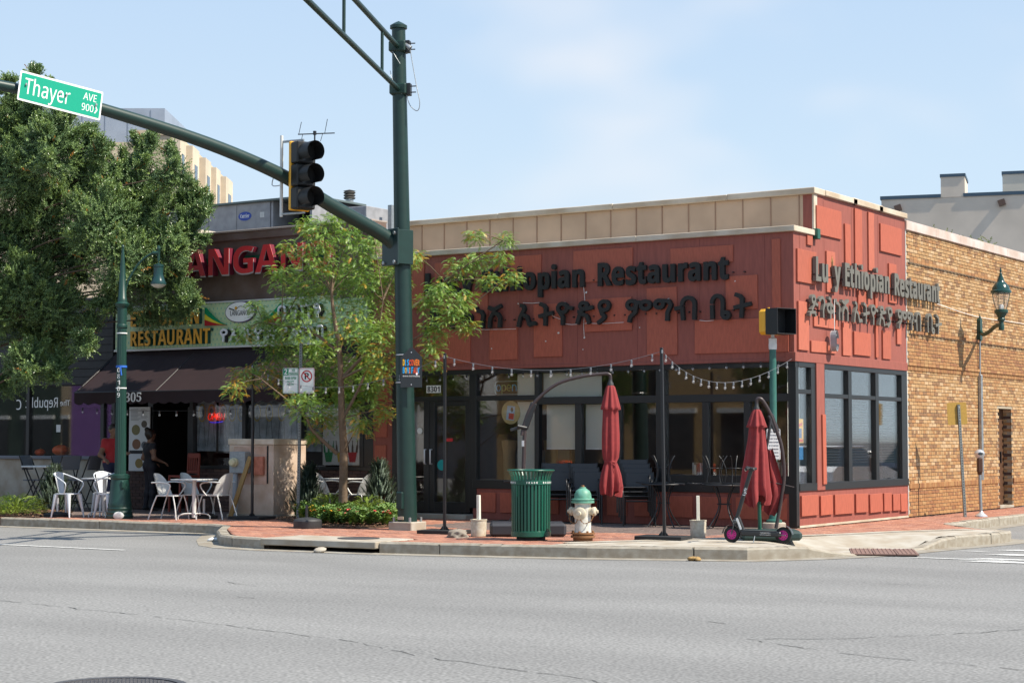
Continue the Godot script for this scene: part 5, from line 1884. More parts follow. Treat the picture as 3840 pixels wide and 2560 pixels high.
func signal_head() -> void:
	# three black sections seen from the side, looking along the street to the right
	var at := Vector3(-5.61, 5.55, 5.92)
	var t := thing("traffic_light", "three-section black traffic light with yellow back strip clamped to the curved arm", "traffic light", at, deg_to_rad(72))
	var blk := mat(0.008, 0.0085, 0.009, 0.55)
	# local z is the way the lenses look
	var b := B.new()
	b.box(Vector3(0, 0, -0.115), Vector3(0.36, 1.08, 0.06), Basis(), 0.015)
	P("back", b, M.yellow, t)
	for k in 3:
		var y := 0.355 - k * 0.355
		b = B.new()
		b.box(Vector3(0, y, 0.0), Vector3(0.34, 0.34, 0.20), Basis(), 0.02)
		var hs := P("section", b, blk, t)
		b = B.new()
		b.lathe([Vector2(0.0, 0.0), Vector2(0.145, 0.004)], 20, Vector3(0, y, 0.102), Basis(Vector3.RIGHT, PI / 2))
		P("lens", b, mat(0.02, 0.02, 0.02, 0.2), hs)
		b = B.new()
		# visor: a tube open underneath
		for s in 22:
			var a0 := deg_to_rad(lerpf(-50, 230, s / 22.0))
			var a1 := deg_to_rad(lerpf(-50, 230, (s + 1) / 22.0))
			for sd in [0.155, 0.148]:
				var p := Vector3(cos(a0) * sd, sin(a0) * sd + y, 0.1)
				var q := Vector3(cos(a1) * sd, sin(a1) * sd + y, 0.1)
				var l := Vector3(0, 0, 0.27)
				if sd > 0.15:
					b.quad(p, p + l, q + l, q)
				else:
					b.quad(q, q + l, p + l, p)
		P("visor", b, blk, hs)
	b = B.new()
	b.tube([Vector3(-0.17, -0.62, -0.36), Vector3(-0.17, 0.66, -0.36)], 0.026, 10)
	P("mounting_pipe", b, M.alum, t)
	b = B.new()
	b.bar(Vector3(-0.17, 0.56, -0.37), Vector3(0, 0.56, 0.02), 0.03, 0.035, 0.004)
	b.bar(Vector3(-0.17, -0.58, -0.37), Vector3(0, -0.58, 0.05), 0.045, 0.03, 0.004)
	P("bracket", b, M.galv, t)
	b = B.new()
	b.box(Vector3(-0.13, 0.0, -0.33), Vector3(0.14, 0.10, 0.10), Basis(), 0.01)
	b.tube(curve([Vector3(-0.17, 0.05, -0.38), Vector3(-0.2, 0.12, -0.46), Vector3(-0.22, -0.1, -0.56), Vector3(-0.17, -0.12, -0.40)], 4), 0.008, 5)
	P("arm_clamp", b, M.galv, t)

func pedestrian_signal() -> void:
	var t := thing("pedestrian_signal", "green post with yellow and black pedestrian signal box by the corner", "pedestrian signal", Vector3(-0.15, 0, 0.55))
	var b := B.new()
	b.lathe([Vector2(0.19, 0), Vector2(0.19, 0.10), Vector2(0.17, 0.115), Vector2(0.0, 0.115)], 20)
	P("footing", b, M.concrete, t)
	b = B.new()
	b.lathe([Vector2(0.13, 0.115), Vector2(0.13, 0.15), Vector2(0.085, 0.17), Vector2(0.07, 0.25), Vector2(0.058, 0.28), Vector2(0.056, 2.93)], 18)
	P("post", b, mat(0.035, 0.14, 0.115, 0.4, 0, M.soft, 0.8), t)
	b = B.new()
	b.lathe([Vector2(0.065, 2.92), Vector2(0.068, 3.0), Vector2(0.064, 3.02), Vector2(0.066, 3.10), Vector2(0.03, 3.12), Vector2(0.03, 3.18)], 16)
	P("collar", b, M.white_paint, t)
	var f := Basis(Vector3.UP, deg_to_rad(68))
	b = B.new()
	b.box(f * Vector3(0, 0, -0.10) + Vector3(0.05, 3.37, 0), Vector3(0.43, 0.42, 0.20), f, 0.045)
	P("housing", b, M.yellow, t)
	b = B.new()
	for s in [-1, 1]:
		b.box(f * Vector3(s * 0.205, 0, 0.13) + Vector3(0.05, 3.37, 0), Vector3(0.012, 0.42, 0.28), f, 0.003)
		b.box(f * Vector3(0, s * 0.205, 0.13) + Vector3(0.05, 3.37, 0), Vector3(0.41, 0.012, 0.28), f, 0.003)
	b.box(f * Vector3(0, 0, 0.01) + Vector3(0.05, 3.37, 0), Vector3(0.42, 0.42, 0.03), f, 0.003)
	P("visor", b, mat(0.012, 0.013, 0.015, 0.5), t)
	b = B.new()
	for x in [-0.1, 0.1]:
		b.tube([f * Vector3(x, 0.2, -0.05) + Vector3(0.05, 3.37, 0), f * Vector3(x, 0.235, -0.05) + Vector3(0.05, 3.37, 0)], 0.02, 8)
	P("latch", b, M.yellow, t)
	# plate with crossing instructions
	b = B.new()
	var sf := Transform3D(Basis(Vector3.UP, 0.45), Vector3(-0.0, 1.38, 0.0))
	b.ext(round_rect(0.22, 0.50, 0.02), 0.065, 0.070, sf)
	var pl := P("instruction_plate", b, M.white, t)
	b = B.new()
	b.ext(round_rect(0.20, 0.48, 0.015), 0.070, 0.0712, sf)
	P("plate_edge", b, M.ink, pl)
	b = B.new()
	b.ext(round_rect(0.192, 0.472, 0.012), 0.0712, 0.0724, sf)
	P("plate_face", b, M.white, pl)
	b = B.new()
	var rows := ["START CROSSING", "WATCH FOR VEHICLES", "DONT START", "FINISH CROSSING", "IF STARTED", "TIME REMAINING", "DONT CROSS", "PUSH BUTTON"]
	for i in 8:
		text_box(b, rows[i], "regular", 0.15, 0.022, 0.0015, sf * Transform3D(Basis(), Vector3(-0.07, 0.19 - i * 0.056, 0.0726)))
	P("lettering", b, M.ink, pl)
	b = B.new()
	b.box(sf * Vector3(0.0, -0.42, 0.075), Vector3(0.10, 0.22, 0.05), sf.basis, 0.01)
	P("push_button_box", b, M.pole_green, t)

# ---------- lamps ----------
func lamps() -> void:
	var t := thing("street_lamp", "dark green fluted street lamp post with hooked arm and bell lamp", "street lamp", Vector3(-12.06, 0, 3.4))
	var b := B.new()
	b.lathe([Vector2(0.245, 0), Vector2(0.25, 0.05), Vector2(0.235, 0.07), Vector2(0.24, 0.12), Vector2(0.225, 0.14), Vector2(0.23, 0.19), Vector2(0.215, 0.21), Vector2(0.22, 0.26), Vector2(0.205, 0.30), Vector2(0.165, 0.72), Vector2(0.18, 0.74), Vector2(0.18, 0.80), Vector2(0.13, 0.82), Vector2(0.0, 0.82)], 24)
	P("base", b, M.lamp_green, t)
	b = B.new()
	b.box(Vector3(0.15, 0.62, 0.09), Vector3(0.08, 0.15, 0.06), Basis(Vector3.UP, -0.5), 0.02)
	P("latch", b, M.lamp_green, t)
	# fluted shaft: a star-shaped ring drawn up the post
	b = B.new()
	var lv := [[0.80, 0.106], [2.0, 0.098], [3.55, 0.083]]
	var fl := 40
	for i in 2:
		for k in fl:
			var p := []
			for w in [[i, k], [i, k + 1], [i + 1, k + 1], [i + 1, k]]:
				var a: float = TAU * w[1] / fl
				var r: float = lv[w[0]][1] * (1.0 if w[1] % 2 == 0 else 0.93)
				p.append(Vector3(cos(a) * r, lv[w[0]][0], -sin(a) * r))
			b.quad(p[0], p[1], p[2], p[3])
	P("shaft", b, M.lamp_green, t)
	b = B.new()
	b.lathe([Vector2(0.085, 3.52), Vector2(0.10, 3.54), Vector2(0.10, 3.58), Vector2(0.085, 3.60), Vector2(0.09, 3.90), Vector2(0.125, 3.94), Vector2(0.135, 3.98), Vector2(0.09, 4.02), Vector2(0.088, 4.08), Vector2(0.08, 4.09), Vector2(0.045, 4.72), Vector2(0.022, 5.0), Vector2(0.020, 5.02), Vector2(0.032, 5.05), Vector2(0.022, 5.08), Vector2(0.0, 5.09)], 20)
	P("spire", b, M.lamp_green, t)
	var ad := Vector3(0.84, 0, -0.54)
	b = B.new()
	b.tube(curve([Vector3(0, 4.2, 0) + ad * 0.05, Vector3(0, 4.42, 0) + ad * 0.11, Vector3(0, 4.72, 0) + ad * 0.29, Vector3(0, 4.90, 0) + ad * 0.50, Vector3(0, 4.93, 0) + ad * 0.62], 6), 0.022, 10)
	P("arm", b, M.lamp_green, t)
	b = B.new()
	b.tube([Vector3(0, 4.93, 0) + ad * 0.56, Vector3(0, 4.935, 0) + ad * 0.67], 0.036, 10)
	b.lathe([Vector2(0.022, 4.78), Vector2(0.028, 4.86), Vector2(0.028, 5.0), Vector2(0.035, 5.01), Vector2(0.03, 5.06), Vector2(0.0, 5.075)], 12, ad * 0.67)
	b.tube([Vector3(0, 4.62, 0) + ad * 0.67, Vector3(0, 4.80, 0) + ad * 0.67], 0.014, 8)
	P("knuckle", b, M.lamp_green, t)
	b = B.new()
	b.lathe([Vector2(0.148, 4.34), Vector2(0.15, 4.37), Vector2(0.125, 4.42), Vector2(0.10, 4.50), Vector2(0.092, 4.54), Vector2(0.092, 4.66), Vector2(0.10, 4.67), Vector2(0.10, 4.71), Vector2(0.03, 4.735), Vector2(0.0, 4.74)], 20, ad * 0.67)
	P("hood", b, mat(0.012, 0.045, 0.045, 0.22), t)
	b = B.new()
	b.lathe([Vector2(0.0, 4.27), Vector2(0.08, 4.29), Vector2(0.135, 4.33), Vector2(0.146, 4.345)], 20, ad * 0.67)
	P("lamp_glass", b, M.shade, t)
	# pole number, read from the top down
	for i in 5:
		b = B.new()
		text_box(b, "08109"[i], "regular", 0.05, 0.085, 0.003, facing(Vector3(0.0, 2.70 - i * 0.115, 0.0), 0.40) * Transform3D(Basis(), Vector3(-0.035, 0, 0.104)))
		P("number", b, M.white, t)
	b = B.new()
	b.lathe([Vector2(0.101, 2.79), Vector2(0.103, 2.81), Vector2(0.101, 2.83)], 18)
	b.box(Vector3(0.07, 2.72, 0.085), Vector3(0.03, 0.16, 0.02), Basis(Vector3.BACK, 0.2), 0.004)
	P("blue_tie", b, mat(0.02, 0.12, 0.5, 0.6), t)
	b = B.new()
	for y in [3.42, 2.40]:
		b.lathe([Vector2(0.098, y), Vector2(0.1, y + 0.01), Vector2(0.098, y + 0.02)], 18)
	P("strap", b, M.white, t)
	b = B.new()
	b.ell(Vector3(0.16, 0.06, 0.19), Vector3(0.10, 0.075, 0.03), 10, 8, Basis(Vector3.UP, 0.6))
	P("paint_patch", b, M.white_paint, t)
	# lantern on the brick wall
	var w := thing("wall_lantern", "dark green glass lantern on a curved bracket on the brick wall", "wall lantern", Vector3(0.0, 0, -9.14))
	b = B.new()
	b.ext(round_rect(0.14, 0.46, 0.06), 0.0, 0.07, facing(Vector3(0.01, 3.74, 0), PI / 2))
	b.lathe([Vector2(0.03, 0), Vector2(0.012, 0.07), Vector2(0.0, 0.12)], 10, Vector3(0.05, 3.96, 0))
	b.lathe([Vector2(0.0, -0.1), Vector2(0.03, -0.03), Vector2(0.03, 0.0)], 10, Vector3(0.05, 3.52, 0))
	P("wall_plate", b, M.lamp_green, w)
	b = B.new()
	var ad2 := Vector3(0.80, 0, 0.92)
	b.tube(curve([Vector3(0.06, 3.70, 0), ad2 * 0.25 + Vector3(0, 3.62, 0), ad2 * 0.5 + Vector3(0, 3.66, 0), ad2 * 0.72 + Vector3(0, 3.74, 0), ad2 * 0.92 + Vector3(0, 3.77, 0), ad2 + Vector3(0, 3.765, 0)], 6), 0.042, 12)
	P("arm", b, M.lamp_green, w)
	var o := Vector3.ZERO
	var hx := Transform3D(Basis.from_scale(Vector3.ONE * 0.91), ad2 + Vector3(0, 3.736, 0))
	b = B.new()
	b.lathe([Vector2(0.0, -0.10), Vector2(0.06, -0.09), Vector2(0.065, 0.02), Vector2(0.05, 0.05), Vector2(0.05, 0.10), Vector2(0.085, 0.13), Vector2(0.085, 0.16), Vector2(0.07, 0.18), Vector2(0.12, 0.27), Vector2(0.15, 0.30), Vector2(0.15, 0.35), Vector2(0.12, 0.37)], 20, o)
	P("socket", b, M.lamp_green, w, hx)
	b = B.new()
	b.lathe([Vector2(0.115, 0.37), Vector2(0.145, 0.46), Vector2(0.18, 0.60), Vector2(0.195, 0.70), Vector2(0.195, 0.72)], 20, o)
	P("glass", b, glass(0.16, Color(0.85, 0.85, 0.82)), w, hx)
	b = B.new()
	for k in 8:
		var a := TAU * k / 8
		var d := Vector3(cos(a), 0, sin(a))
		b.tube([o + d * 0.118 + Vector3(0, 0.37, 0), o + d * 0.148 + Vector3(0, 0.46, 0), o + d * 0.184 + Vector3(0, 0.60, 0), o + d * 0.199 + Vector3(0, 0.72, 0)], 0.006, 5)
	P("cage", b, M.lamp_green, w, hx)
	b = B.new()
	b.lathe([Vector2(0.19, 0.72), Vector2(0.225, 0.725), Vector2(0.228, 0.78), Vector2(0.20, 0.80), Vector2(0.185, 0.86), Vector2(0.12, 0.95), Vector2(0.085, 0.98), Vector2(0.075, 1.02), Vector2(0.03, 1.14), Vector2(0.035, 1.16), Vector2(0.015, 1.19), Vector2(0.028, 1.22), Vector2(0.02, 1.25), Vector2(0.0, 1.31)], 20, o)
	P("hood", b, mat(0.012, 0.05, 0.045, 0.2), w, hx)
	b = B.new()
	b.lathe([Vector2(0.05, 0.37), Vector2(0.055, 0.45), Vector2(0.04, 0.48), Vector2(0.0, 0.485)], 12, o)
	P("bulb", b, M.white, w, hx)
	# conduit down the wall
	var c := thing("conduit", "thin grey conduit running down the brick wall below the lantern", "conduit", Vector3(0.0, 0, -9.12))
	b = B.new()
	b.tube([Vector3(0.05, 3.5, 0), Vector3(0.04, 2.78, 0.0)], 0.02, 8)
	P("upper_pipe", b, M.galv, c)
	b = B.new()
	b.bb(Vector3(0.014, 0.62, -0.05), Vector3(0.085, 2.80, 0.05), 0.008)
	P("channel", b, M.galv, c)
	b = B.new()
	for k in 6:
		b.lathe([Vector2(0.012, 0), Vector2(0.0, 0.01)], 6, Vector3(0.086, 0.8 + k * 0.38, -0.03), Basis(Vector3.BACK, -PI / 2))
	P("screw", b, M.black_metal, c)

func perforated_post(t: Node, h: float, lean: Basis) -> void:
	# U-shaped steel channel with punched holes
	var b := B.new()
	b.box(lean * Vector3(0, h / 2, 0), Vector3(0.05, h, 0.006), lean)
	b.box(lean * Vector3(-0.024, h / 2, -0.016), Vector3(0.006, h, 0.03), lean)
	b.box(lean * Vector3(0.024, h / 2, -0.016), Vector3(0.006, h, 0.03), lean)
	P("post", b, mat(0.20, 0.22, 0.22, 0.55, 0.4), t)
	b = B.new()
	for k in int(h / 0.05):
		b.box(lean * Vector3(0, 0.06 + k * 0.05, 0.0042), Vector3(0.014, 0.02, 0.0015), lean)
	P("hole", b, M.ink, t)

func street_signs() -> void:
	var t := thing("parking_sign_post", "perforated steel post with green and red parking signs among the leaves", "sign post", Vector3(-8.75, 0, 2.25), 0.30)
	perforated_post(t, 3.2, Basis(Vector3.BACK, -0.012))
	var b := B.new()
	b.ext(round_rect(0.305, 0.46, 0.025), 0.012, 0.016, Transform3D(Basis(), Vector3(-0.15, 2.52, 0)))
	var s := P("time_limit_panel", b, M.white, t)
	b = B.new()
	var gm := mat(0.0, 0.22, 0.10, 0.5)
	b.ext(rect(-0.295, 2.625, -0.19, 2.74), 0.016, 0.018)
	for q in [[-0.297, 2.30, -0.003, 2.307], [-0.297, 2.735, -0.003, 2.742], [-0.297, 2.3, -0.290, 2.74], [-0.012, 2.3, -0.005, 2.74], [-0.29, 2.617, -0.01, 2.624]]:
		b.bb(Vector3(q[0], q[1], 0.0162), Vector3(q[2], q[3], 0.0185))
	text_box(b, "HR", "bold", 0.06, 0.045, 0.002, Transform3D(Basis(), Vector3(-0.125, 2.685, 0.0165)))
	text_box(b, "PARKING", "bold", 0.165, 0.045, 0.002, Transform3D(Basis(), Vector3(-0.18, 2.63, 0.0165)))
	text_box(b, "9AM-6PM", "bold", 0.22, 0.05, 0.002, Transform3D(Basis(), Vector3(-0.26, 2.545, 0.0165)))
	text_box(b, "EXCEPT", "bold", 0.14, 0.032, 0.002, Transform3D(Basis(), Vector3(-0.22, 2.49, 0.0165)))
	text_box(b, "SUNDAY", "bold", 0.14, 0.032, 0.002, Transform3D(Basis(), Vector3(-0.22, 2.44, 0.0165)))
	P("lettering", b, gm, s)
	b = B.new()
	text_box(b, "2", "bold", 0.06, 0.10, 0.002, Transform3D(Basis(), Vector3(-0.275, 2.633, 0.0186)))
	P("numeral", b, M.white, s)
	b = B.new()
	b.ext(round_rect(0.30, 0.46, 0.025), 0.012, 0.016, Transform3D(Basis(), Vector3(0.165, 2.52, 0)))
	var n := P("no_turn_panel", b, M.white, t)
	b = B.new()
	for k in 30:
		var a0 := TAU * k / 30
		var a1 := TAU * (k + 1) / 30
		var c := Vector3(0.165, 2.60, 0.0175)
		b.quad(c + Vector3(cos(a0), sin(a0), 0) * 0.085, c + Vector3(cos(a0), sin(a0), 0) * 0.108, c + Vector3(cos(a1), sin(a1), 0) * 0.108, c + Vector3(cos(a1), sin(a1), 0) * 0.085)
	b.box(Vector3(0.165, 2.60, 0.0182), Vector3(0.022, 0.19, 0.001), Basis(Vector3.BACK, 0.785))
	for q in [[0.02, 2.30, 0.31, 2.306], [0.02, 2.735, 0.31, 2.741], [0.02, 2.3, 0.026, 2.74], [0.304, 2.3, 0.31, 2.74]]:
		b.bb(Vector3(q[0], q[1], 0.0162), Vector3(q[2], q[3], 0.0185))
	P("prohibition_ring", b, mat(0.5, 0.015, 0.02, 0.5), n)
	b = B.new()
	text_box(b, "P", "bold", 0.08, 0.12, 0.001, Transform3D(Basis(), Vector3(0.125, 2.54, 0.0162)))
	P("lettering", b, M.ink, n)
	# back of a sign on a leaning post beside the brick wall
	var r := thing("leaning_sign_post", "leaning steel post carrying a tan sign turned away, before the brick wall", "sign post", Vector3(0.86, 0, -5.75), 0.80)
	var lean := Basis(Vector3.BACK, 0.045) * Basis(Vector3.RIGHT, -0.01)
	perforated_post(r, 2.12, lean)
	b = B.new()
	b.ext(round_rect(0.40, 0.42, 0.035), -0.036, -0.032, Transform3D(lean, lean * Vector3(-0.03, 1.95, 0)))
	P("panel", b, mat(0.48, 0.29, 0.06, 0.5, 0.2, M.soft, 3.0), r)
	b = B.new()
	for y in [1.83, 2.06]:
		b.lathe([Vector2(0.012, 0), Vector2(0.0, 0.01)], 6, lean * Vector3(0, y, 0.005), lean * Basis(Vector3.RIGHT, PI / 2))
	P("bolt", b, M.galv, r)
	# parking meter on its pipe
	var m := thing("parking_meter", "parking meter with brown body and silver dome on a grey pipe", "parking meter", Vector3(1.04, 0, -6.11), 0.6)
	b = B.new()
	b.lathe([Vector2(0.12, 0), Vector2(0.115, 0.02), Vector2(0.06, 0.06), Vector2(0.035, 0.09), Vector2(0.03, 0.10)], 16)
	P("foot", b, M.steel, m)
	b = B.new()
	b.tube([Vector3(0, 0.08, 0), Vector3(-0.01, 0.35, 0.0), Vector3(-0.015, 0.86, 0)], 0.032, 12)
	P("pipe", b, M.galv, m)
	b = B.new()
	b.box(Vector3(-0.015, 0.97, 0), Vector3(0.10, 0.28, 0.11), Basis(), 0.02)
	b.lathe([Vector2(0.03, 0.78), Vector2(0.055, 0.86)], 12, Vector3(-0.015, 0, 0))
	P("body", b, mat(0.075, 0.03, 0.015, 0.4), m)
	b = B.new()
	b.lathe([Vector2(0.06, 1.10), Vector2(0.095, 1.15), Vector2(0.105, 1.20), Vector2(0.08, 1.24), Vector2(0.03, 1.27), Vector2(0.0, 1.275)], 16, Vector3(-0.015, 0, 0), Basis.from_scale(Vector3(1, 1, 0.7)))
	P("dome", b, M.steel, m)
	b = B.new()
	b.ell(Vector3(-0.015, 1.19, 0.075), Vector3(0.05, 0.03, 0.01), 10, 6)
	P("window", b, mat(0.05, 0.06, 0.07, 0.1), m)

func cabinet() -> void:
	var t := thing("utility_cabinet", "weathered beige utility cabinet with grey electric meter and leaning plank", "utility cabinet", Vector3(-10.2, 0, 1.36), 0.02)
	var body := mat(0.62, 0.50, 0.41, 0.6, 0, M.stain, 0.5)
	t.set_meta("label", "weathered beige utility cabinet with a grey electric meter on its front")
	var b := B.new()
	b.bb(Vector3(-0.60, -0.01, -0.50), Vector3(0.52, 0.06, 0.52), 0.006)
	P("plinth", b, M.concrete, t)
	b = B.new()
	b.bb(Vector3(-0.58, 0.06, -0.48), Vector3(0.50, 1.36, 0.48), 0.008)
	P("body", b, body, t)
	b = B.new()
	b.bb(Vector3(-0.60, 1.36, -0.50), Vector3(0.52, 1.47, 0.50), 0.01)
	P("lid", b, mat(0.66, 0.58, 0.48, 0.7, 0, M.stain, 0.7), t)
	b = B.new()
	b.bb(Vector3(-0.46, 0.62, 0.48), Vector3(0.34, 1.33, 0.488), 0.003)
	var dr := P("door", b, mat(0.62, 0.42, 0.33, 0.7, 0, M.stain, 0.7), t)
	b = B.new()
	b.bb(Vector3(0.345, 0.64, 0.48), Vector3(0.375, 1.34, 0.492))
	P("hinge", b, M.ink, dr)
	b = B.new()
	b.bb(Vector3(0.06, 0.80, 0.488), Vector3(0.30, 1.14, 0.56), 0.006)
	P("red_box", b, mat(0.55, 0.20, 0.13, 0.7, 0, M.stain, 2.0), t)
	b = B.new()
	b.bb(Vector3(-0.42, 0.83, 0.488), Vector3(-0.04, 1.23, 0.66), 0.008)
	var mb := P("meter_box", b, mat(0.33, 0.35, 0.36, 0.5, 0.1, M.soft, 2.0), t)
	b = B.new()
	b.lathe([Vector2(0.085, 0), Vector2(0.085, 0.05), Vector2(0.07, 0.055), Vector2(0.07, 0.10), Vector2(0.05, 0.12), Vector2(0.0, 0.125)], 18, Vector3(-0.28, 1.03, 0.66), Basis(Vector3.RIGHT, PI / 2))
	P("meter", b, mat(0.60, 0.52, 0.32, 0.3), mb)
	b = B.new()
	b.tube([Vector3(-0.33, 0.84, 0.58), Vector3(-0.345, 0.25, 0.585)], 0.048, 12)
	P("conduit", b, mat(0.30, 0.33, 0.36, 0.5), t)
	b = B.new()
	b.tube([Vector3(-0.345, 0.27, 0.585), Vector3(-0.36, 0.0, 0.59)], 0.058, 12)
	P("conduit_boot", b, mat(0.45, 0.50, 0.56, 0.5), t)
	var p := thing("wood_plank", "rough timber plank leaning against the grey meter of the cabinet", "plank", Vector3(-10.2, 0, 1.36), 0.02)
	b = B.new()
	b.bar(Vector3(-0.27, 0.0, 0.80), Vector3(0.06, 1.14, 0.62), 0.088, 0.038, 0.003, Vector3(0.0, 0.0, 1.0))
	var o := P("timber", b, M.wood, p)

# smooth surface over rows of points; each row runs anticlockwise seen from above, rows go up
func grid(b: B, rows: Array, closed := true) -> void:
	var nr := rows.size()
	var nc: int = rows[0].size()
	var nn := []
	for i in nr:
		var r := []
		for k in nc:
			var k0 := (k - 1 + nc) % nc if closed else maxi(k - 1, 0)
			var k1 := (k + 1) % nc if closed else mini(k + 1, nc - 1)
			var du: Vector3 = rows[i][k1] - rows[i][k0]
			var dv: Vector3 = rows[mini(i + 1, nr - 1)][k] - rows[maxi(i - 1, 0)][k]
			var m := du.cross(dv)
			r.append(m.normalized() if m.length() > 1e-9 else Vector3.UP)
		nn.append(r)
	for i in nr - 1:
		for k in (nc if closed else nc - 1):
			var l := (k + 1) % nc
			b.t(rows[i][k], rows[i][l], rows[i + 1][l], nn[i][k], nn[i][l], nn[i + 1][l])
			b.t(rows[i][k], rows[i + 1][l], rows[i + 1][k], nn[i][k], nn[i + 1][l], nn[i + 1][k])

func street_furniture() -> void:
	# slatted litter bin
	var t := thing("litter_bin", "green slatted metal litter bin with flared rim at the kerb", "litter bin", Vector3(-1.8, 0, 5.3))
	var b := B.new()
	b.lathe([Vector2(0.0, 0.0), Vector2(0.21, 0.0), Vector2(0.21, 0.06), Vector2(0.265, 0.06), Vector2(0.265, 0.12), Vector2(0.0, 0.12)], 32)
	P("base", b, M.black_matt, t)
	b = B.new()
	b.lathe([Vector2(0.272, 0.05), Vector2(0.29, 0.06), Vector2(0.29, 0.13), Vector2(0.272, 0.14)], 36)
	P("bottom_band", b, M.can_green, t)
	b = B.new()
	b.lathe([Vector2(0.276, 0.80), Vector2(0.293, 0.805), Vector2(0.293, 0.865), Vector2(0.276, 0.87)], 36)
	P("top_band", b, M.can_green, t)
	b = B.new()
	b.lathe([Vector2(0.25, 0.1), Vector2(0.25, 0.84)], 28)
	P("liner", b, mat(0.008, 0.03, 0.024, 0.6), t)
	for k in 34:
		var a := TAU * k / 34
		var d := Vector3(cos(a), 0, sin(a))
		var side := Vector3(-d.z, 0, d.x)
		b = B.new()
		var pr := [[0.276, 0.10], [0.28, 0.80], [0.282, 0.87], [0.292, 0.93], [0.318, 0.985], [0.335, 1.005]]
		for i in pr.size() - 1:
			var p0: Vector3 = d * pr[i][0] + Vector3(0, pr[i][1], 0)
			var p1: Vector3 = d * pr[i + 1][0] + Vector3(0, pr[i + 1][1], 0)
			var nrm := side.cross(p1 - p0).normalized()
			var w := side * 0.0155
			var th := nrm * 0.005
			b.quad(p0 - w - th, p0 + w - th, p1 + w - th, p1 - w - th)
			b.quad(p0 + w + th, p0 - w + th, p1 - w + th, p1 + w + th)
			b.quad(p0 + w - th, p0 + w + th, p1 + w + th, p1 + w - th)
			b.quad(p0 - w + th, p0 - w - th, p1 - w - th, p1 - w + th)
		P("slat", b, M.can_green, t)
	b = B.new()
	var rim := []
	for k in 37:
		rim.append(Vector3(cos(TAU * k / 36) * 0.335, 1.008, -sin(TAU * k / 36) * 0.335))
	b.tube(rim, 0.013, 8, false)
	P("rim", b, M.can_green, t)
	b = B.new()
	var words := "TRASH  BASURA  DECHETS  TRASH  BASURA  DECHETS  "
	var per := TAU / 96.0
	for i in words.length():
		if words[i] == " ":
			continue
		var a := 1.2 - i * per * 1.9
		text_box(b, words[i], "bold", 0.02, 0.026, 0.002, Transform3D(Basis(Vector3.UP, PI / 2 - a + 0.0), Vector3.ZERO) * Transform3D(Basis(), Vector3(-0.01, 0.822, 0.2935)))
	P("lettering", b, M.white, t)
	# hydrant
	var h := thing("fire_hydrant", "white fire hydrant with green bonnet and rusty chains on the brick walk", "fire hydrant", Vector3(-0.98, 0, 5.2), 0.2)
	var wp := mat(0.62, 0.64, 0.63, 0.55, 0, M.stain, 2.5)
	b = B.new()
	b.lathe([Vector2(0.14, 0.0), Vector2(0.14, 0.05), Vector2(0.175, 0.055), Vector2(0.175, 0.085), Vector2(0.15, 0.09), Vector2(0.15, 0.10), Vector2(0.175, 0.105), Vector2(0.175, 0.125), Vector2(0.13, 0.13)], 20)
	P("flange", b, M.rust, h)
	for k in 8:
		var a := TAU * k / 8
		b = B.new()
		b.lathe([Vector2(0.018, 0.12), Vector2(0.018, 0.15), Vector2(0.0, 0.155)], 6, Vector3(cos(a) * 0.152, 0, sin(a) * 0.152))
		P("bolt", b, M.rust, h)
	b = B.new()
	b.lathe([Vector2(0.125, 0.13), Vector2(0.118, 0.16), Vector2(0.115, 0.53), Vector2(0.13, 0.545)], 22)
	P("barrel", b, wp, h)
	b = B.new()
	b.lathe([Vector2(0.13, 0.545), Vector2(0.165, 0.55), Vector2(0.165, 0.575), Vector2(0.15, 0.58), Vector2(0.15, 0.59), Vector2(0.165, 0.595), Vector2(0.16, 0.61), Vector2(0.125, 0.615), Vector2(0.12, 0.67), Vector2(0.10, 0.72), Vector2(0.06, 0.75), Vector2(0.05, 0.755), Vector2(0.045, 0.775), Vector2(0.0, 0.78)], 22)
	P("bonnet", b, mat(0.13, 0.36, 0.28, 0.5, 0, M.stain, 2.5), h)
	b = B.new()
	b.lathe([Vector2(0.028, 0.775), Vector2(0.024, 0.80), Vector2(0.0, 0.802)], 5)
	P("nut", b, M.rust, h)
	for q in [[0.0, 0.095, 0.12, 0.40], [PI / 2, 0.065, 0.15, 0.43], [-PI / 2, 0.065, 0.15, 0.43]]:
		var bs := Basis(Vector3.UP, q[0]) * Basis(Vector3.RIGHT, PI / 2)
		b = B.new()
		b.lathe([Vector2(q[1] * 0.85, 0.06), Vector2(q[1] * 0.85, q[2]), Vector2(q[1], q[2] + 0.005), Vector2(q[1], q[2] + 0.035), Vector2(q[1] * 0.8, q[2] + 0.05), Vector2(q[1] * 0.4, q[2] + 0.055), Vector2(q[1] * 0.35, q[2] + 0.08), Vector2(0, q[2] + 0.082)], 14, Vector3(0, q[3], 0), bs)
		P("outlet", b, mat(0.60, 0.55, 0.44, 0.6, 0, M.stain, 3.0), h)
	for s in [-1.0, 1.0]:
		b = B.new()
		var pts := curve([Vector3(s * 0.19, 0.40, 0.05), Vector3(s * 0.16, 0.30, 0.11), Vector3(s * 0.07, 0.26, 0.14), Vector3(s * 0.02, 0.32, 0.17)], 5)
		for i in pts.size() - 1:
			b.bar(pts[i], pts[i + 1], 0.016 if i % 2 else 0.007, 0.007 if i % 2 else 0.016, 0.002)
		P("chain", b, M.rust, h)
	# plastic buckets of concrete, each with a white stake
	var bk := thing("bucket", "white bucket of concrete with a white stake, between the rock and the bin", "bucket", Vector3(-2.95, 0, 4.96), 0, "buckets with stakes")
	b = B.new()
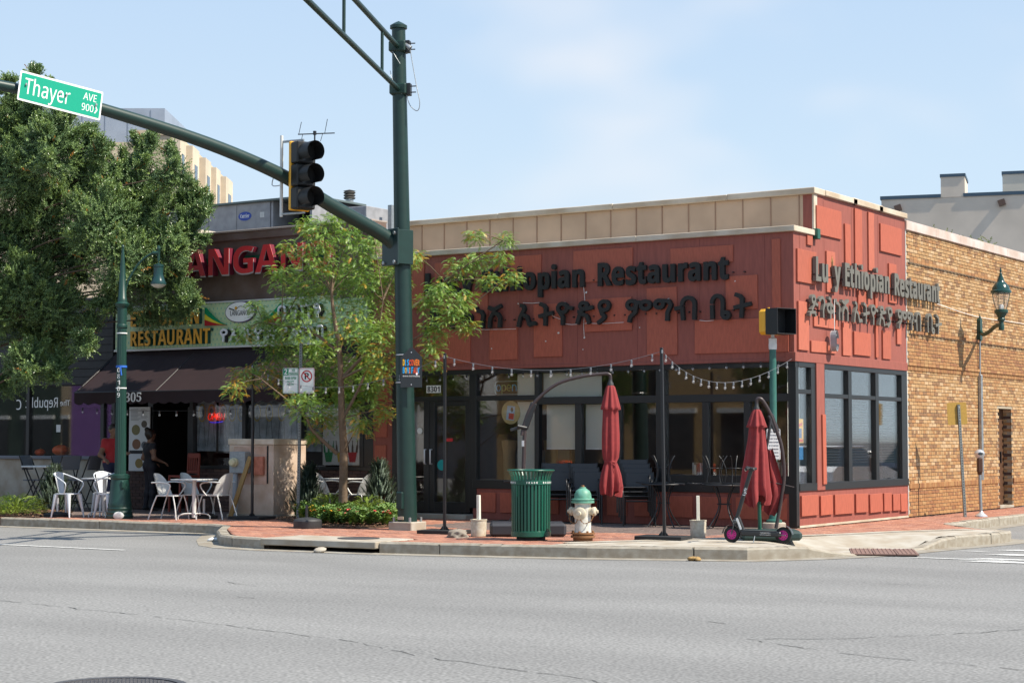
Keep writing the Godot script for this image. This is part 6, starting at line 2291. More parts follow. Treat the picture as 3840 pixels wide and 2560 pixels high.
	b.lathe([Vector2(0.0, 0.0), Vector2(0.105, 0.0), Vector2(0.115, 0.01), Vector2(0.122, 0.24), Vector2(0.128, 0.245), Vector2(0.128, 0.26), Vector2(0.115, 0.26), Vector2(0.112, 0.235), Vector2(0.0, 0.235)], 24)
	P("pail", b, mat(0.60, 0.57, 0.48, 0.6, 0, M.stain, 2.5), bk)
	b = B.new()
	b.box(Vector3(0, 0.42, 0), Vector3(0.048, 0.40, 0.048), Basis(Vector3.BACK, 0.01), 0.003)
	P("stake", b, mat(0.72, 0.68, 0.58, 0.7), bk)
	dup(bk, "bucket", "white bucket of concrete with a white stake, right of the flat pole base", Vector3(-0.06, 0, 3.4), 0.5)
	# broken concrete lump
	var rk := thing("rock", "grey lump of broken concrete on the bricks beside a bucket", "rock", Vector3(-3.1, 0, 5.3))
	b = B.new()
	rng.seed = 4
	var rows := []
	for i in 7:
		var r := []
		for k in 12:
			var a := TAU * k / 12
			var e := sin(PI * (0.5 + 0.5 * i / 6.0))
			var rr := (0.05 + 0.09 * sqrt(maxf(0.0, 1.0 - pow(i / 6.2, 2)))) * (1.0 + 0.18 * sin(k * 2.1 + i) + rf(-0.06, 0.06))
			r.append(Vector3(cos(a) * rr * 1.15 * (0.2 if i == 6 else 1.0), i / 6.0 * 0.125 + 0.004 * sin(k * 1.7), -sin(a) * rr * (0.2 if i == 6 else 1.0)))
		rows.append(r)
	grid(b, rows)
	P("lump", b, mat(0.30, 0.28, 0.25, 0.9, 0, M.stain, 1.0), rk)
	# round black weight with a stub of pipe, by the flower bed
	var wt := thing("round_weight", "round black rubber pole base lying at the edge of the flower bed", "pole base", Vector3(-6.75, 0, 4.38))
	b = B.new()
	b.lathe([Vector2(0.0, 0.0), Vector2(0.23, 0.0), Vector2(0.235, 0.02), Vector2(0.235, 0.12), Vector2(0.21, 0.15), Vector2(0.12, 0.17), Vector2(0.04, 0.18), Vector2(0.0, 0.18)], 28)
	P("drum", b, M.plastic_dark, wt)
	b = B.new()
	b.tube([Vector3(-0.02, 0.17, 0), Vector3(-0.02, 0.38, 0)], 0.028, 10)
	P("stub", b, M.plastic_dark, wt)
	# round silver-post umbrella stands by the left tables
	var us := thing("umbrella_stand", "low black umbrella stand with bright steel stub left of the white cafe chairs", "umbrella stand", Vector3(-13.55, 0, 3.55), 0, "umbrella stands by the tables")
	b = B.new()
	b.lathe([Vector2(0.0, 0.0), Vector2(0.26, 0.0), Vector2(0.26, 0.05), Vector2(0.18, 0.08), Vector2(0.05, 0.10), Vector2(0.0, 0.10)], 24)
	P("foot", b, M.black_matt, us)
	b = B.new()
	b.lathe([Vector2(0.025, 0.1), Vector2(0.025, 0.36), Vector2(0.0, 0.36)], 12)
	P("stub", b, M.steel, us)
	dup(us, "umbrella_stand", "low black umbrella stand with bright steel stub, left of the beige cabinet", Vector3(-10.75, 0, 2.55), 1.0)

func umbrella_canopy(t: Node, top: Vector3, hgt: float, prof: Array, sd: int, tie: float) -> void:
	var b := B.new()
	var rows := []
	var nc := 48
	for i in range(prof.size() - 1, -1, -1):
		var r := []
		for k in nc:
			var a := TAU * k / nc
			var pl: float = 1.0 + prof[i][2] * (cos(a * 8.0 + sd + prof[i][1] * 1.2) + 0.35 * cos(a * 5.0 + sd * 2.0))
			var rad: float = prof[i][1] * pl
			var hem: float = prof[i][3] * (0.6 * cos(a * 4.0 + sd) + 0.4 * cos(a * 3.0 + 1.0)) if prof[i].size() > 3 else 0.0
			var sh: Vector3 = prof[i][4] if prof[i].size() > 4 else Vector3.ZERO
			r.append(top + sh + Vector3(cos(a) * rad, -prof[i][0] * hgt + hem, -sin(a) * rad))
		rows.append(r)
	grid(b, rows)
	P("canopy", b, M.red_cloth, t)

func umbrellas() -> void:
	var dark := mat(0.045, 0.03, 0.03, 0.4)
	var t := thing("parasol", "closed red cantilever parasol, tied and hanging from a long dark curved arm", "parasol", Vector3.ZERO)
	var b := B.new()
	b.box(Vector3(-2.5, 0.10, 4.3), Vector3(1.15, 0.20, 0.75), Basis(Vector3.UP, 0.6), 0.04)
	P("base", b, mat(0.025, 0.026, 0.034, 0.6), t)
	b = B.new()
	b.tube(curve([Vector3(-2.72, 0.18, 4.1), Vector3(-2.74, 0.9, 4.05), Vector3(-2.73, 1.62, 4.02)], 5), 0.03, 12)
	P("mast", b, dark, t)
	b = B.new()
	b.tube(curve([Vector3(-2.76, 1.52, 4.06), Vector3(-2.73, 1.72, 4.02), Vector3(-2.63, 1.97, 3.98), Vector3(-2.43, 2.2, 3.87), Vector3(-2.23, 2.34, 3.75), Vector3(-1.95, 2.43, 3.57), Vector3(-1.68, 2.47, 3.38), Vector3(-1.62, 2.46, 3.345), Vector3(-1.6, 2.43, 3.33), Vector3(-1.6, 2.32, 3.33)], 5), 0.026, 12)
	P("arm", b, dark, t)
	b = B.new()
	b.bar(Vector3(-2.73, 1.62, 4.02), Vector3(-2.60, 2.02, 3.96), 0.05, 0.10, 0.01)
	b.bar(Vector3(-2.74, 1.66, 4.02), Vector3(-2.92, 1.60, 4.14), 0.03, 0.05, 0.008)
	b.tube([Vector3(-2.80, 1.66, 4.12), Vector3(-2.70, 1.63, 4.02)], 0.03, 10)
	P("crank_housing", b, mat(0.02, 0.02, 0.022, 0.4), t)
	b = B.new()
	b.bb(Vector3(-2.745, 1.35, 4.08), Vector3(-2.705, 1.44, 4.084))
	P("label_sticker", b, M.white, t)
	b = B.new()
	b.lathe([Vector2(0.05, 0.0), Vector2(0.05, 0.05), Vector2(0.03, 0.08), Vector2(0.03, 0.11)], 14, Vector3(-1.6, 2.27, 3.33))
	P("hub", b, M.plastic_dark, t)
	umbrella_canopy(t, Vector3(-1.6, 2.30, 3.33), 1.70, [[0.0, 0.04, 0.0], [0.02, 0.065, 0.1], [0.10, 0.095, 0.14], [0.20, 0.13, 0.16], [0.225, 0.138, 0.16], [0.23, 0.11, 0.1], [0.30, 0.115, 0.10], [0.45, 0.125, 0.11], [0.58, 0.125, 0.12], [0.66, 0.11, 0.14], [0.70, 0.085, 0.10], [0.74, 0.105, 0.16], [0.82, 0.13, 0.24], [0.92, 0.14, 0.34, 0.02], [0.99, 0.12, 0.4, 0.05]], 1, 0.7)
	b = B.new()
	b.lathe([Vector2(0.09, -0.02), Vector2(0.1, 0.0), Vector2(0.09, 0.025)], 18, Vector3(-1.6, 1.11, 3.33))
	b.box(Vector3(-1.53, 1.06, 3.40), Vector3(0.11, 0.05, 0.012), Basis(Vector3.BACK, -0.6), 0.003)
	b.box(Vector3(-1.54, 1.02, 3.41), Vector3(0.05, 0.16, 0.012), Basis(Vector3.BACK, 0.3), 0.003)
	P("tie_strap", b, M.red_cloth, t)
	b = B.new()
	for k in 8:
		var a := TAU * k / 8
		b.tube([Vector3(-1.6, 2.0, 3.33) + Vector3(cos(a), 0, sin(a)) * 0.03, Vector3(-1.6, 0.66, 3.33) + Vector3(cos(a), 0, sin(a)) * 0.06], 0.007, 5)
	P("rib", b, dark, t)
	# the second one, slack, by the scooter
	var u := thing("parasol", "slack red cantilever parasol untied beside the corner post, behind the scooter", "parasol", Vector3.ZERO)
	b = B.new()
	b.box(Vector3(1.08, 0.075, 3.35), Vector3(0.86, 0.14, 0.7), Basis(Vector3.UP, 0.55), 0.04)
	P("base", b, mat(0.02, 0.045, 0.042, 0.6), u)
	b = B.new()
	b.tube(curve([Vector3(1.12, 0.16, 3.22), Vector3(1.15, 0.36, 3.19), Vector3(1.2, 0.65, 3.18), Vector3(1.235, 0.95, 3.17), Vector3(1.22, 1.32, 3.21), Vector3(1.17, 1.55, 3.25), Vector3(1.09, 1.83, 3.32), Vector3(1.02, 2.0, 3.39), Vector3(0.98, 2.05, 3.42), Vector3(0.94, 2.04, 3.44), Vector3(0.93, 1.95, 3.44)], 5), 0.026, 12)
	P("arm", b, dark, u)
	b = B.new()
	b.bar(Vector3(1.16, 1.56, 3.25), Vector3(1.09, 1.82, 3.32), 0.04, 0.09, 0.01)
	b.tube(curve([Vector3(1.10, 1.76, 3.33), Vector3(1.08, 1.6, 3.33), Vector3(1.05, 1.42, 3.33), Vector3(1.01, 1.26, 3.34)], 5), 0.022, 8)
	P("slider", b, mat(0.035, 0.035, 0.04, 0.4), u)
	b = B.new()
	b.tube([Vector3(0.92, 0.12, 3.34), Vector3(0.92, 0.55, 3.36)], 0.028, 10)
	P("stub", b, M.can_green, u)
	b = B.new()
	b.tube([Vector3(1.05, 0.84, 3.27), Vector3(1.36, 0.76, 3.1)], 0.008, 6)
	P("loose_rib", b, dark, u)
	b = B.new()
	b.lathe([Vector2(0.04, 0.0), Vector2(0.04, 0.04), Vector2(0.028, 0.06), Vector2(0.028, 0.12)], 14, Vector3(0.93, 1.88, 3.44))
	P("hub", b, M.plastic_dark, u)
	umbrella_canopy(u, Vector3(0.93, 1.90, 3.44), 1.60, [[0.0, 0.035, 0.0], [0.02, 0.06, 0.12], [0.08, 0.09, 0.18], [0.15, 0.12, 0.2, 0.01], [0.165, 0.13, 0.2, 0.02], [0.17, 0.10, 0.14], [0.28, 0.115, 0.16], [0.42, 0.14, 0.2, 0.0, Vector3(-0.01, 0, 0)], [0.58, 0.165, 0.22, 0.0, Vector3(-0.02, 0, 0.01)], [0.70, 0.18, 0.24, 0.03, Vector3(-0.02, 0, 0.02)], [0.78, 0.18, 0.30, 0.07, Vector3(-0.01, 0, 0.02)], [0.84, 0.15, 0.36, 0.12, Vector3(0.0, 0, 0.02)]], 3, 0.0)
	# loose flap of cloth thrown back to the right
	b = B.new()
	var rows := []
	var ys := [0.42, 0.55, 0.68, 0.82, 0.98, 1.16, 1.32]
	var xs := [[0.92, 1.06], [0.92, 1.16], [0.93, 1.24], [0.95, 1.23], [0.97, 1.19], [0.99, 1.13], [1.01, 1.07]]
	for i in ys.size():
		var r := []
		for k in 9:
			var f := k / 8.0
			r.append(Vector3(lerpf(xs[i][0], xs[i][1], f), ys[i] - 0.10 * f * (1.0 - i / 6.0) + 0.02 * sin(f * 9.0 + i), 3.30 - 0.12 * f + 0.035 * sin(f * 11.0 + i * 0.6)))
		rows.append(r)
	grid(b, rows, false)
	P("flap", b, M.red_cloth, u)

func scooter() -> void:
	var t := thing("kick_scooter", "black electric kick scooter with magenta wheel hubs parked at the kerb edge", "scooter", Vector3(1.31, 0, 4.24), 0.19)
	# local x runs from the front wheel (left) to the rear wheel
	var blk := mat(0.022, 0.023, 0.025, 0.38)
	var mag := mat(0.55, 0.02, 0.25, 0.4)
	for x in [-0.37, 0.37]:
		var b := B.new()
		var pr := []
		for k in 13:
			var a := PI * k / 12 - PI / 2
			pr.append(Vector2(0.092 + 0.026 * cos(a), 0.026 * sin(a)))
		pr.append(Vector2(0.07, 0.026))
		pr.insert(0, Vector2(0.07, -0.026))
		b.lathe(pr, 28, Vector3(x, 0.118, 0), Basis(Vector3.RIGHT, PI / 2), 0.3)
		var w := P("wheel", b, mat(0.012, 0.012, 0.013, 0.8), t)
		b = B.new()
		b.lathe([Vector2(0.0, -0.022), Vector2(0.074, -0.022), Vector2(0.076, 0.022), Vector2(0.066, 0.026), Vector2(0.060, 0.014), Vector2(0.03, 0.016), Vector2(0.028, 0.03), Vector2(0.0, 0.032)], 24, Vector3(x, 0.118, 0), Basis(Vector3.RIGHT, PI / 2))
		P("hub", b, mag, w)
		b = B.new()
		for k in 10:
			var a := TAU * k / 10
			b.box(Vector3(x + cos(a) * 0.046, 0.118 + sin(a) * 0.046, 0.0145), Vector3(0.016, 0.01, 0.003), Basis(Vector3.BACK, a))
		P("spoke_slot", b, mat(0.12, 0.01, 0.06, 0.6), w)
		# mudguard
		b = B.new()
		var rows := []
		for i in 3:
			var r := []
			for k in 15:
				var a := deg_to_rad(lerpf(15, 155, k / 14.0) + (20 if x < 0 else -10))
				r.append(Vector3(x + cos(a) * 0.137, 0.118 + sin(a) * 0.137, (i - 1) * -0.036))
			rows.append(r)
		grid(b, rows, false)
		P("mudguard", b, mat(0.05, 0.055, 0.065, 0.35), t)
	var b := B.new()
	b.box(Vector3(0.06, 0.135, 0), Vector3(0.58, 0.075, 0.16), Basis(Vector3.BACK, -0.02), 0.015)
	P("deck", b, blk, t)
	b = B.new()
	b.box(Vector3(0.04, 0.176, 0), Vector3(0.50, 0.006, 0.145), Basis(Vector3.BACK, -0.02), 0.002)
	P("grip_mat", b, mat(0.045, 0.05, 0.055, 0.9, 0, M.grain, 6.0), t)
	b = B.new()
	b.bar(Vector3(0.32, 0.125, 0.07), Vector3(0.42, 0.118, 0.07), 0.03, 0.012, 0.004)
	b.bar(Vector3(0.32, 0.125, -0.07), Vector3(0.42, 0.118, -0.07), 0.03, 0.012, 0.004)
	P("rear_fork", b, mat(0.10, 0.10, 0.105, 0.4, 0.5), t)
	b = B.new()
	b.bar(Vector3(-0.22, 0.15, 0), Vector3(-0.30, 0.36, 0), 0.09, 0.05, 0.012, Vector3(0, 0, 1))
	P("neck", b, blk, t)
	b = B.new()
	b.box(Vector3(-0.255, 0.27, 0.052), Vector3(0.03, 0.17, 0.003), Basis(Vector3.BACK, 0.36))
	P("neck_sticker", b, M.white, t)
	b = B.new()
	for s in [-1, 1]:
		b.bar(Vector3(-0.37, 0.118, s * 0.04), Vector3(-0.325, 0.29, s * 0.035), 0.03, 0.014, 0.004)
	b.box(Vector3(-0.32, 0.30, 0), Vector3(0.06, 0.05, 0.10), Basis(Vector3.BACK, -0.2), 0.01)
	P("fork", b, mat(0.06, 0.065, 0.07, 0.4), t)
	b = B.new()
	b.bar(Vector3(-0.32, 0.28, 0), Vector3(-0.085, 1.03, 0), 0.055, 0.042, 0.012, Vector3(0, 0, 1))
	P("stem", b, blk, t)
	b = B.new()
	text_box(b, "Lyft", "bold", 0.11, 0.05, 0.002, Transform3D(Basis(Vector3.BACK, 1.266), Vector3(-0.16, 0.66, 0.029)))
	P("stem_lettering", b, M.white, t)
	b = B.new()
	b.box(Vector3(-0.10, 1.045, 0), Vector3(0.13, 0.05, 0.07), Basis(Vector3.BACK, -0.25), 0.015)
	P("display_housing", b, blk, t)
	b = B.new()
	b.tube([Vector3(-0.09, 1.04, -0.26), Vector3(-0.11, 1.05, -0.12), Vector3(-0.11, 1.05, 0.12), Vector3(-0.09, 1.04, 0.26)], 0.016, 10)
	P("handlebar", b, blk, t)
	for s in [-1, 1]:
		b = B.new()
		b.tube([Vector3(-0.10, 1.045, s * 0.15), Vector3(-0.088, 1.04, s * 0.27)], 0.02, 10)
		P("grip", b, M.black_matt, t)
	b = B.new()
	b.lathe([Vector2(0.02, 0), Vector2(0.02, 0.02), Vector2(0, 0.025)], 10, Vector3(-0.15, 1.03, 0.02), Basis(Vector3.BACK, PI / 2 + 0.2))
	P("headlight", b, M.steel, t)
	b = B.new()
	b.tube([Vector3(-0.02, 0.11, 0.07), Vector3(-0.03, 0.01, 0.12)], 0.007, 6)
	P("kickstand", b, M.galv, t)
	b = B.new()
	text_box(b, "1-855-865-9553", "regular", 0.14, 0.018, 0.002, Transform3D(Basis(Vector3.BACK, -0.02), Vector3(0.06, 0.142, 0.0805)))
	text_box(b, "lyft.com/scooters", "regular", 0.15, 0.018, 0.002, Transform3D(Basis(Vector3.BACK, -0.02), Vector3(0.055, 0.116, 0.0805)))
	P("deck_lettering", b, M.white, t)

# ---------- chairs and tables ----------
func armchair(called: String, label: String, m: Material, at: Vector3, turn: float) -> Node3D:
	# rounded aluminium armchair; it faces local +x
	var t := thing(called, label, "chair", at, turn, "rounded pale armchairs outside the dark shop")
	var b := B.new()
	var rows := []
	for i in 8:
		var f := i / 7.0
		var r := []
		for k in 15:
			var u := (k / 14.0 - 0.5) * 2.0
			var wd := 0.235 * (1.0 - 0.18 * pow(f, 3))
			var curl := 0.10 * u * u
			var top := 0.40 * (1.0 - 0.30 * pow(absf(u), 3))
			r.append(Vector3(-0.20 - 0.12 * f + curl, 0.44 + top * f, -u * wd))
		rows.append(r)
	grid(b, rows, false)
	var rows2 := []
	for r in rows:
		var q := []
		for k in range(r.size() - 1, -1, -1):
			q.append(r[k] + Vector3(0.012, 0, 0))
		rows2.append(q)
	grid(b, rows2, false)
	P("backrest", b, m, t)
	b = B.new()
	var poly := PackedVector2Array()
	for k in 20:
		var a := TAU * k / 20
		var c := cos(a)
		var s := sin(a)
		poly.append(Vector2(0.01 + 0.22 * signf(c) * pow(absf(c), 0.5), 0.225 * signf(s) * pow(absf(s), 0.5)))
	b.ext(poly, 0.425, 0.445, flat())
	P("seat", b, m, t)
	for s in [-1.0, 1.0]:
		b = B.new()
		b.tube(curve([Vector3(-0.26, 0.67, s * 0.23), Vector3(-0.05, 0.68, s * 0.27), Vector3(0.10, 0.66, s * 0.28), Vector3(0.15, 0.61, s * 0.28), Vector3(0.10, 0.50, s * 0.255), Vector3(0.05, 0.43, s * 0.225)], 5), 0.013, 8)
		P("armrest", b, m, t)
		b = B.new()
		b.tube(curve([Vector3(0.17, 0.43, s * 0.20), Vector3(0.22, 0.25, s * 0.22), Vector3(0.26, 0.0, s * 0.24)], 4), 0.013, 8)
		P("leg", b, m, t)
		b = B.new()
		b.tube(curve([Vector3(-0.17, 0.43, s * 0.19), Vector3(-0.24, 0.25, s * 0.21), Vector3(-0.32, 0.0, s * 0.23)], 4), 0.013, 8)
		P("leg", b, m, t)
	return t

func bistro_chair(label: String, m: Material, at: Vector3, turn: float) -> Node3D:
	# pressed steel chair with bent arms; it faces local +x
	var t := thing("metal_chair", label, "chair", at, turn, "white pressed steel chairs")
	var b := B.new()
	b.ext(round_rect(0.36, 0.36, 0.06), 0.43, 0.452, flat())
	P("seat", b, m, t)
	b = B.new()
	var rows := []
	for i in 4:
		var r := []
		for k in 5:
			var u := (k / 4.0 - 0.5) * 2.0
			r.append(Vector3(-0.17 - 0.07 * i / 3.0 - 0.0 + 0.012 * u * u, 0.45 + 0.38 * i / 3.0, -u * (0.07 + 0.02 * i)))
		rows.append(r)
	grid(b, rows, false)
	var rr := []
	for r in rows:
		var q := []
		for k in range(4, -1, -1):
			q.append(r[k] + Vector3(0.006, 0, 0))
		rr.append(q)
	grid(b, rr, false)
	P("backrest", b, m, t)
	b = B.new()
	b.tube(curve([Vector3(0.08, 0.45, 0.20), Vector3(0.16, 0.62, 0.25), Vector3(0.05, 0.70, 0.24), Vector3(-0.20, 0.80, 0.16), Vector3(-0.25, 0.84, 0.0), Vector3(-0.20, 0.80, -0.16), Vector3(0.05, 0.70, -0.24), Vector3(0.16, 0.62, -0.25), Vector3(0.08, 0.45, -0.20)], 5), 0.012, 8)
	P("arm_loop", b, m, t)
	for q in [[1, 1], [1, -1], [-1, 1], [-1, -1]]:
		b = B.new()
		var tp := Vector3(q[0] * 0.15, 0.43, q[1] * 0.15)
		var ft := Vector3(q[0] * 0.22, 0.0, q[1] * 0.20)
		b.lathe([Vector2(0.016, 0.0), Vector2(0.018, 0.06), Vector2(0.045, 0.36), Vector2(0.05, 0.43)], 6, Vector3.ZERO)
		var bb2 := B.new()
		var d := (tp - ft)
		var y := d.normalized()
		var x := y.cross(Vector3.BACK).normalized()
		bb2.lathe([Vector2(0.016, 0.0), Vector2(0.018, 0.06), Vector2(0.042, 0.36), Vector2(0.048, d.length())], 6, ft, Basis(x, y, x.cross(y)))
		P("leg", bb2, m, t)
	return t

func pedestal_table(label: String, at: Vector3, w: float, turn := 0.0) -> Node3D:
	var t := thing("cafe_table", label, "table", at, turn, "pale cafe tables on one leg")
	var b := B.new()
	b.box(Vector3(0, 0.725, 0), Vector3(w, 0.022, w), Basis(), 0.006)
	P("top", b, M.alum, t)
	b = B.new()
	b.lathe([Vector2(0.04, 0.03), Vector2(0.038, 0.715)], 14)
	P("column", b, M.alum, t)
	for k in 4:
		b = B.new()
		var a := PI / 4 + PI / 2 * k
		b.tube(curve([Vector3(0, 0.10, 0), Vector3(cos(a) * 0.18, 0.10, sin(a) * 0.18), Vector3(cos(a) * 0.28, 0.06, sin(a) * 0.28), Vector3(cos(a) * 0.29, 0.0, sin(a) * 0.29)], 3), 0.014, 6)
		P("foot", b, M.alum, t)
	return t

func seating() -> void:
	var al: Material = M.alum
	armchair("armchair", "rounded pale armchair seen from behind, left of the table by the cabinet", al, Vector3(-10.98, 0, 3.2), 0.25)
	armchair("armchair", "rounded pale armchair facing left between the table and the cabinet", al, Vector3(-10.45, 0, 2.55), PI + 0.1)
	armchair("armchair", "second rounded pale armchair tucked just beyond the one nearest the kerb", al, Vector3(-10.95, 0, 2.55), 0.15)
	armchair("armchair", "rounded pale armchair in the shade behind the young tree's trunk", al, Vector3(-8.35, 0, 0.85), PI - 0.2)
	armchair("armchair", "rounded pale armchair half hidden by the left evergreen shrub", al, Vector3(-9.25, 0, 0.8), 0.1)
	pedestal_table("pale table between the rounded armchairs left of the cabinet", Vector3(-10.67, 0, 2.9), 0.62, 0.1)
	pedestal_table("pale table left of the lamp post between white steel chairs", Vector3(-12.72, 0, 3.15), 0.62, 0.1)
	pedestal_table("pale table in the shade behind the flower bed", Vector3(-8.75, 0, 1.0), 0.62)
	var wm := mat(0.60, 0.62, 0.66, 0.4, 0.1)
	bistro_chair("white pressed steel chair left of the table by the lamp post", wm, Vector3(-13.17, 0, 3.65), 0.1)
	bistro_chair("white pressed steel chair half hidden by the lamp post base", wm, Vector3(-12.42, 0, 3.3), PI - 0.15)
	bistro_chair("white pressed steel chair behind the table by the lamp post", wm, Vector3(-13.1, 0, 2.75), -0.4)
	# tall folding chairs round a high table by the left shop
	for q in [[-16.46, 1.5, 0.3, "folding bar chair at the far left of the white high table"], [-16.02, 1.05, -0.3, "folding bar chair behind the white high table"], [-15.72, 1.35, PI - 0.2, "folding bar chair just right of the white high table"], [-15.32, 1.15, PI + 0.2, "folding bar chair farthest right, before the pale low wall"]]:
		folding_chair(q[3], Vector3(q[0], 0, q[1]), q[2])
	var t := thing("high_table", "white topped folding high table among dark bar chairs at the left shop", "table", Vector3(-16.12, 0, 1.55))
	var b := B.new()
	b.box(Vector3(0, 0.90, 0), Vector3(0.75, 0.04, 0.6), Basis(), 0.01)
	P("top", b, M.white_paint, t)
	for s in [-1, 1]:
		b = B.new()
		b.tube([Vector3(-0.3, 0.0, s * 0.22), Vector3(0.3, 0.89, s * 0.22)], 0.016, 8)
		P("leg", b, M.black_metal, t)
		b = B.new()
		b.tube([Vector3(0.3, 0.0, s * 0.24), Vector3(-0.3, 0.89, s * 0.24)], 0.016, 8)
		P("leg", b, M.black_metal, t)
	# red wooden bar chair in the doorway
	var r := thing("wooden_chair", "tall red wooden slat back chair in the dark shop's doorway", "chair", Vector3(-13.13, 0, 0.6), -0.25)
	for q in [[-0.2, 0.2, 0.72], [0.2, 0.2, 0.72], [-0.2, -0.2, 1.16], [0.2, -0.2, 1.16]]:
		b = B.new()
		b.bar(Vector3(q[0], 0, q[1]), Vector3(q[0], q[2], q[1] - (0.05 if q[2] > 1 else 0.0)), 0.04, 0.04, 0.005)
		P("leg", b, M.red_wood, r)
	b = B.new()
	b.box(Vector3(0, 0.72, 0), Vector3(0.44, 0.04, 0.44), Basis(), 0.008)
	P("seat", b, M.red_wood, r)
	b = B.new()
	b.box(Vector3(0, 1.13, -0.25), Vector3(0.42, 0.10, 0.03), Basis(), 0.006)
	b.box(Vector3(0, 0.80, -0.22), Vector3(0.40, 0.05, 0.03), Basis(), 0.006)
	b.box(Vector3(0, 0.35, 0.2), Vector3(0.38, 0.04, 0.025), Basis(), 0.004)
	P("rail", b, M.red_wood, r)
	for k in 5:
		b = B.new()
		b.box(Vector3(-0.13 + k * 0.065, 0.95, -0.235), Vector3(0.035, 0.28, 0.015), Basis(Vector3.RIGHT, 0.08), 0.003)
		P("slat", b, M.red_wood, r)
	# stacks of dark garden chairs under the front windows: every chair is a chair
	for q in [[-2.62, 0.6, 4, "under the middle window, right of the hanging parasol"], [-3.72, 0.5, 3, "left of the hanging parasol"], [-4.3, 0.5, 3, "just right of the litter bin"]]:
		for k in q[2]:
			garden_chair("dark garden chair, %s of its stack %s" % [["bottom", "second", "third", "top"][k] if k < q[2] - 1 else "top", q[3]], Vector3(q[0] - k * 0.05, k * 0.075, q[1] - k * 0.02), -PI / 2 + 0.5)
	# round wrought iron tables with chairs turned over on top of them
	for q in [[-0.95, 0.75, "by the slack parasol"], [-2.05, 0.8, "behind the hydrant"], [-4.95, 0.6, "behind the litter bin"]]:
		var it := thing("iron_table", "round wrought iron table with curled legs " + q[2], "table", Vector3(q[0], 0, q[1]), 0, "wrought iron tables along the front")
		b = B.new()
		b.lathe([Vector2(0.0, 0.70), Vector2(0.36, 0.70), Vector2(0.365, 0.712), Vector2(0.36, 0.725), Vector2(0.0, 0.725)], 28)
		P("top", b, M.black_metal, it)
		for k in 4:
			var a := PI / 2 * k + 0.5
			var d := Vector3(cos(a), 0, sin(a))
			b = B.new()
			b.tube(curve([d * 0.22 + Vector3(0, 0.70, 0), d * 0.12 + Vector3(0, 0.52, 0), d * 0.10 + Vector3(0, 0.38, 0), d * 0.16 + Vector3(0, 0.22, 0), d * 0.30 + Vector3(0, 0.03, 0), d * 0.34 + Vector3(0, 0.0, 0)], 4), 0.012, 6)
			P("leg", b, M.black_metal, it)
		b = B.new()
		var ring := []
		for k in 21:
			ring.append(Vector3(cos(TAU * k / 20) * 0.11, 0.40, sin(TAU * k / 20) * 0.11))
		b.tube(ring, 0.009, 6, false)
		P("ring", b, M.black_metal, it)
	for q in [[-1.12, 0.75, 0.3, "upside down on the iron table by the slack parasol, left one"], [-0.78, 0.72, 2.6, "upside down on the iron table by the slack parasol, right one"], [-2.05, 0.8, 0.4, "upside down on the iron table behind the hydrant"]]:
		iron_chair("wrought iron chair lying " + q[3], Vector3(q[0], 0.727, q[1]), q[2])

func folding_chair(label: String, at: Vector3, turn: float) -> void:
	var t := thing("folding_chair", label, "chair", at, turn, "dark folding bar chairs by the left shop")
	var b := B.new()
	b.box(Vector3(-0.20, 0.98, 0), Vector3(0.025, 0.30, 0.44), Basis(Vector3.BACK, 0.20), 0.01)
	P("backrest", b, M.grey_plastic, t)
	b = B.new()
	b.box(Vector3(0.02, 0.62, 0), Vector3(0.36, 0.025, 0.42), Basis(), 0.008)
	P("seat", b, M.grey_plastic, t)
	for s in [-1, 1]:
		b = B.new()
		b.tube([Vector3(0.24, 0.0, s * 0.22), Vector3(-0.24, 1.12, s * 0.22)], 0.014, 8)
		P("leg", b, M.black_metal, t)
		b = B.new()
		b.tube([Vector3(-0.24, 0.0, s * 0.20), Vector3(0.12, 0.62, s * 0.20)], 0.014, 8)
		P("leg", b, M.black_metal, t)
	b = B.new()
	b.tube([Vector3(0.16, 0.18, -0.22), Vector3(0.16, 0.18, 0.22)], 0.011, 6)
	b.tube([Vector3(-0.15, 0.15, -0.20), Vector3(-0.15, 0.15, 0.20)], 0.011, 6)
	P("crossbar", b, M.black_metal, t)

func garden_chair(label: String, at: Vector3, turn: float) -> void:
	var t := thing("garden_chair", label, "chair", at, turn, "stacked dark garden chairs")
	var sl := mat(0.030, 0.031, 0.034, 0.5)
	var b := B.new()
	b.box(Vector3(-0.24, 0.66, 0), Vector3(0.018, 0.46, 0.46), Basis(Vector3.BACK, 0.20), 0.005)
	P("backrest", b, sl, t)
	b = B.new()
	b.box(Vector3(0.0, 0.41, 0), Vector3(0.46, 0.018, 0.46), Basis(Vector3.BACK, 0.06), 0.005)
	P("seat", b, sl, t)
	for s in [-1, 1]:
		b = B.new()
		b.tube(curve([Vector3(0.28, 0.0, s * 0.27), Vector3(0.25, 0.45, s * 0.27), Vector3(0.20, 0.60, s * 0.28), Vector3(0.0, 0.62, s * 0.28), Vector3(-0.25, 0.58, s * 0.25)], 4), 0.014, 8)
		P("leg", b, M.black_metal, t)
		b = B.new()
		b.tube([Vector3(-0.30, 0.0, s * 0.25), Vector3(-0.20, 0.42, s * 0.245), Vector3(-0.29, 0.90, s * 0.235)], 0.014, 8)
		P("leg", b, M.black_metal, t)

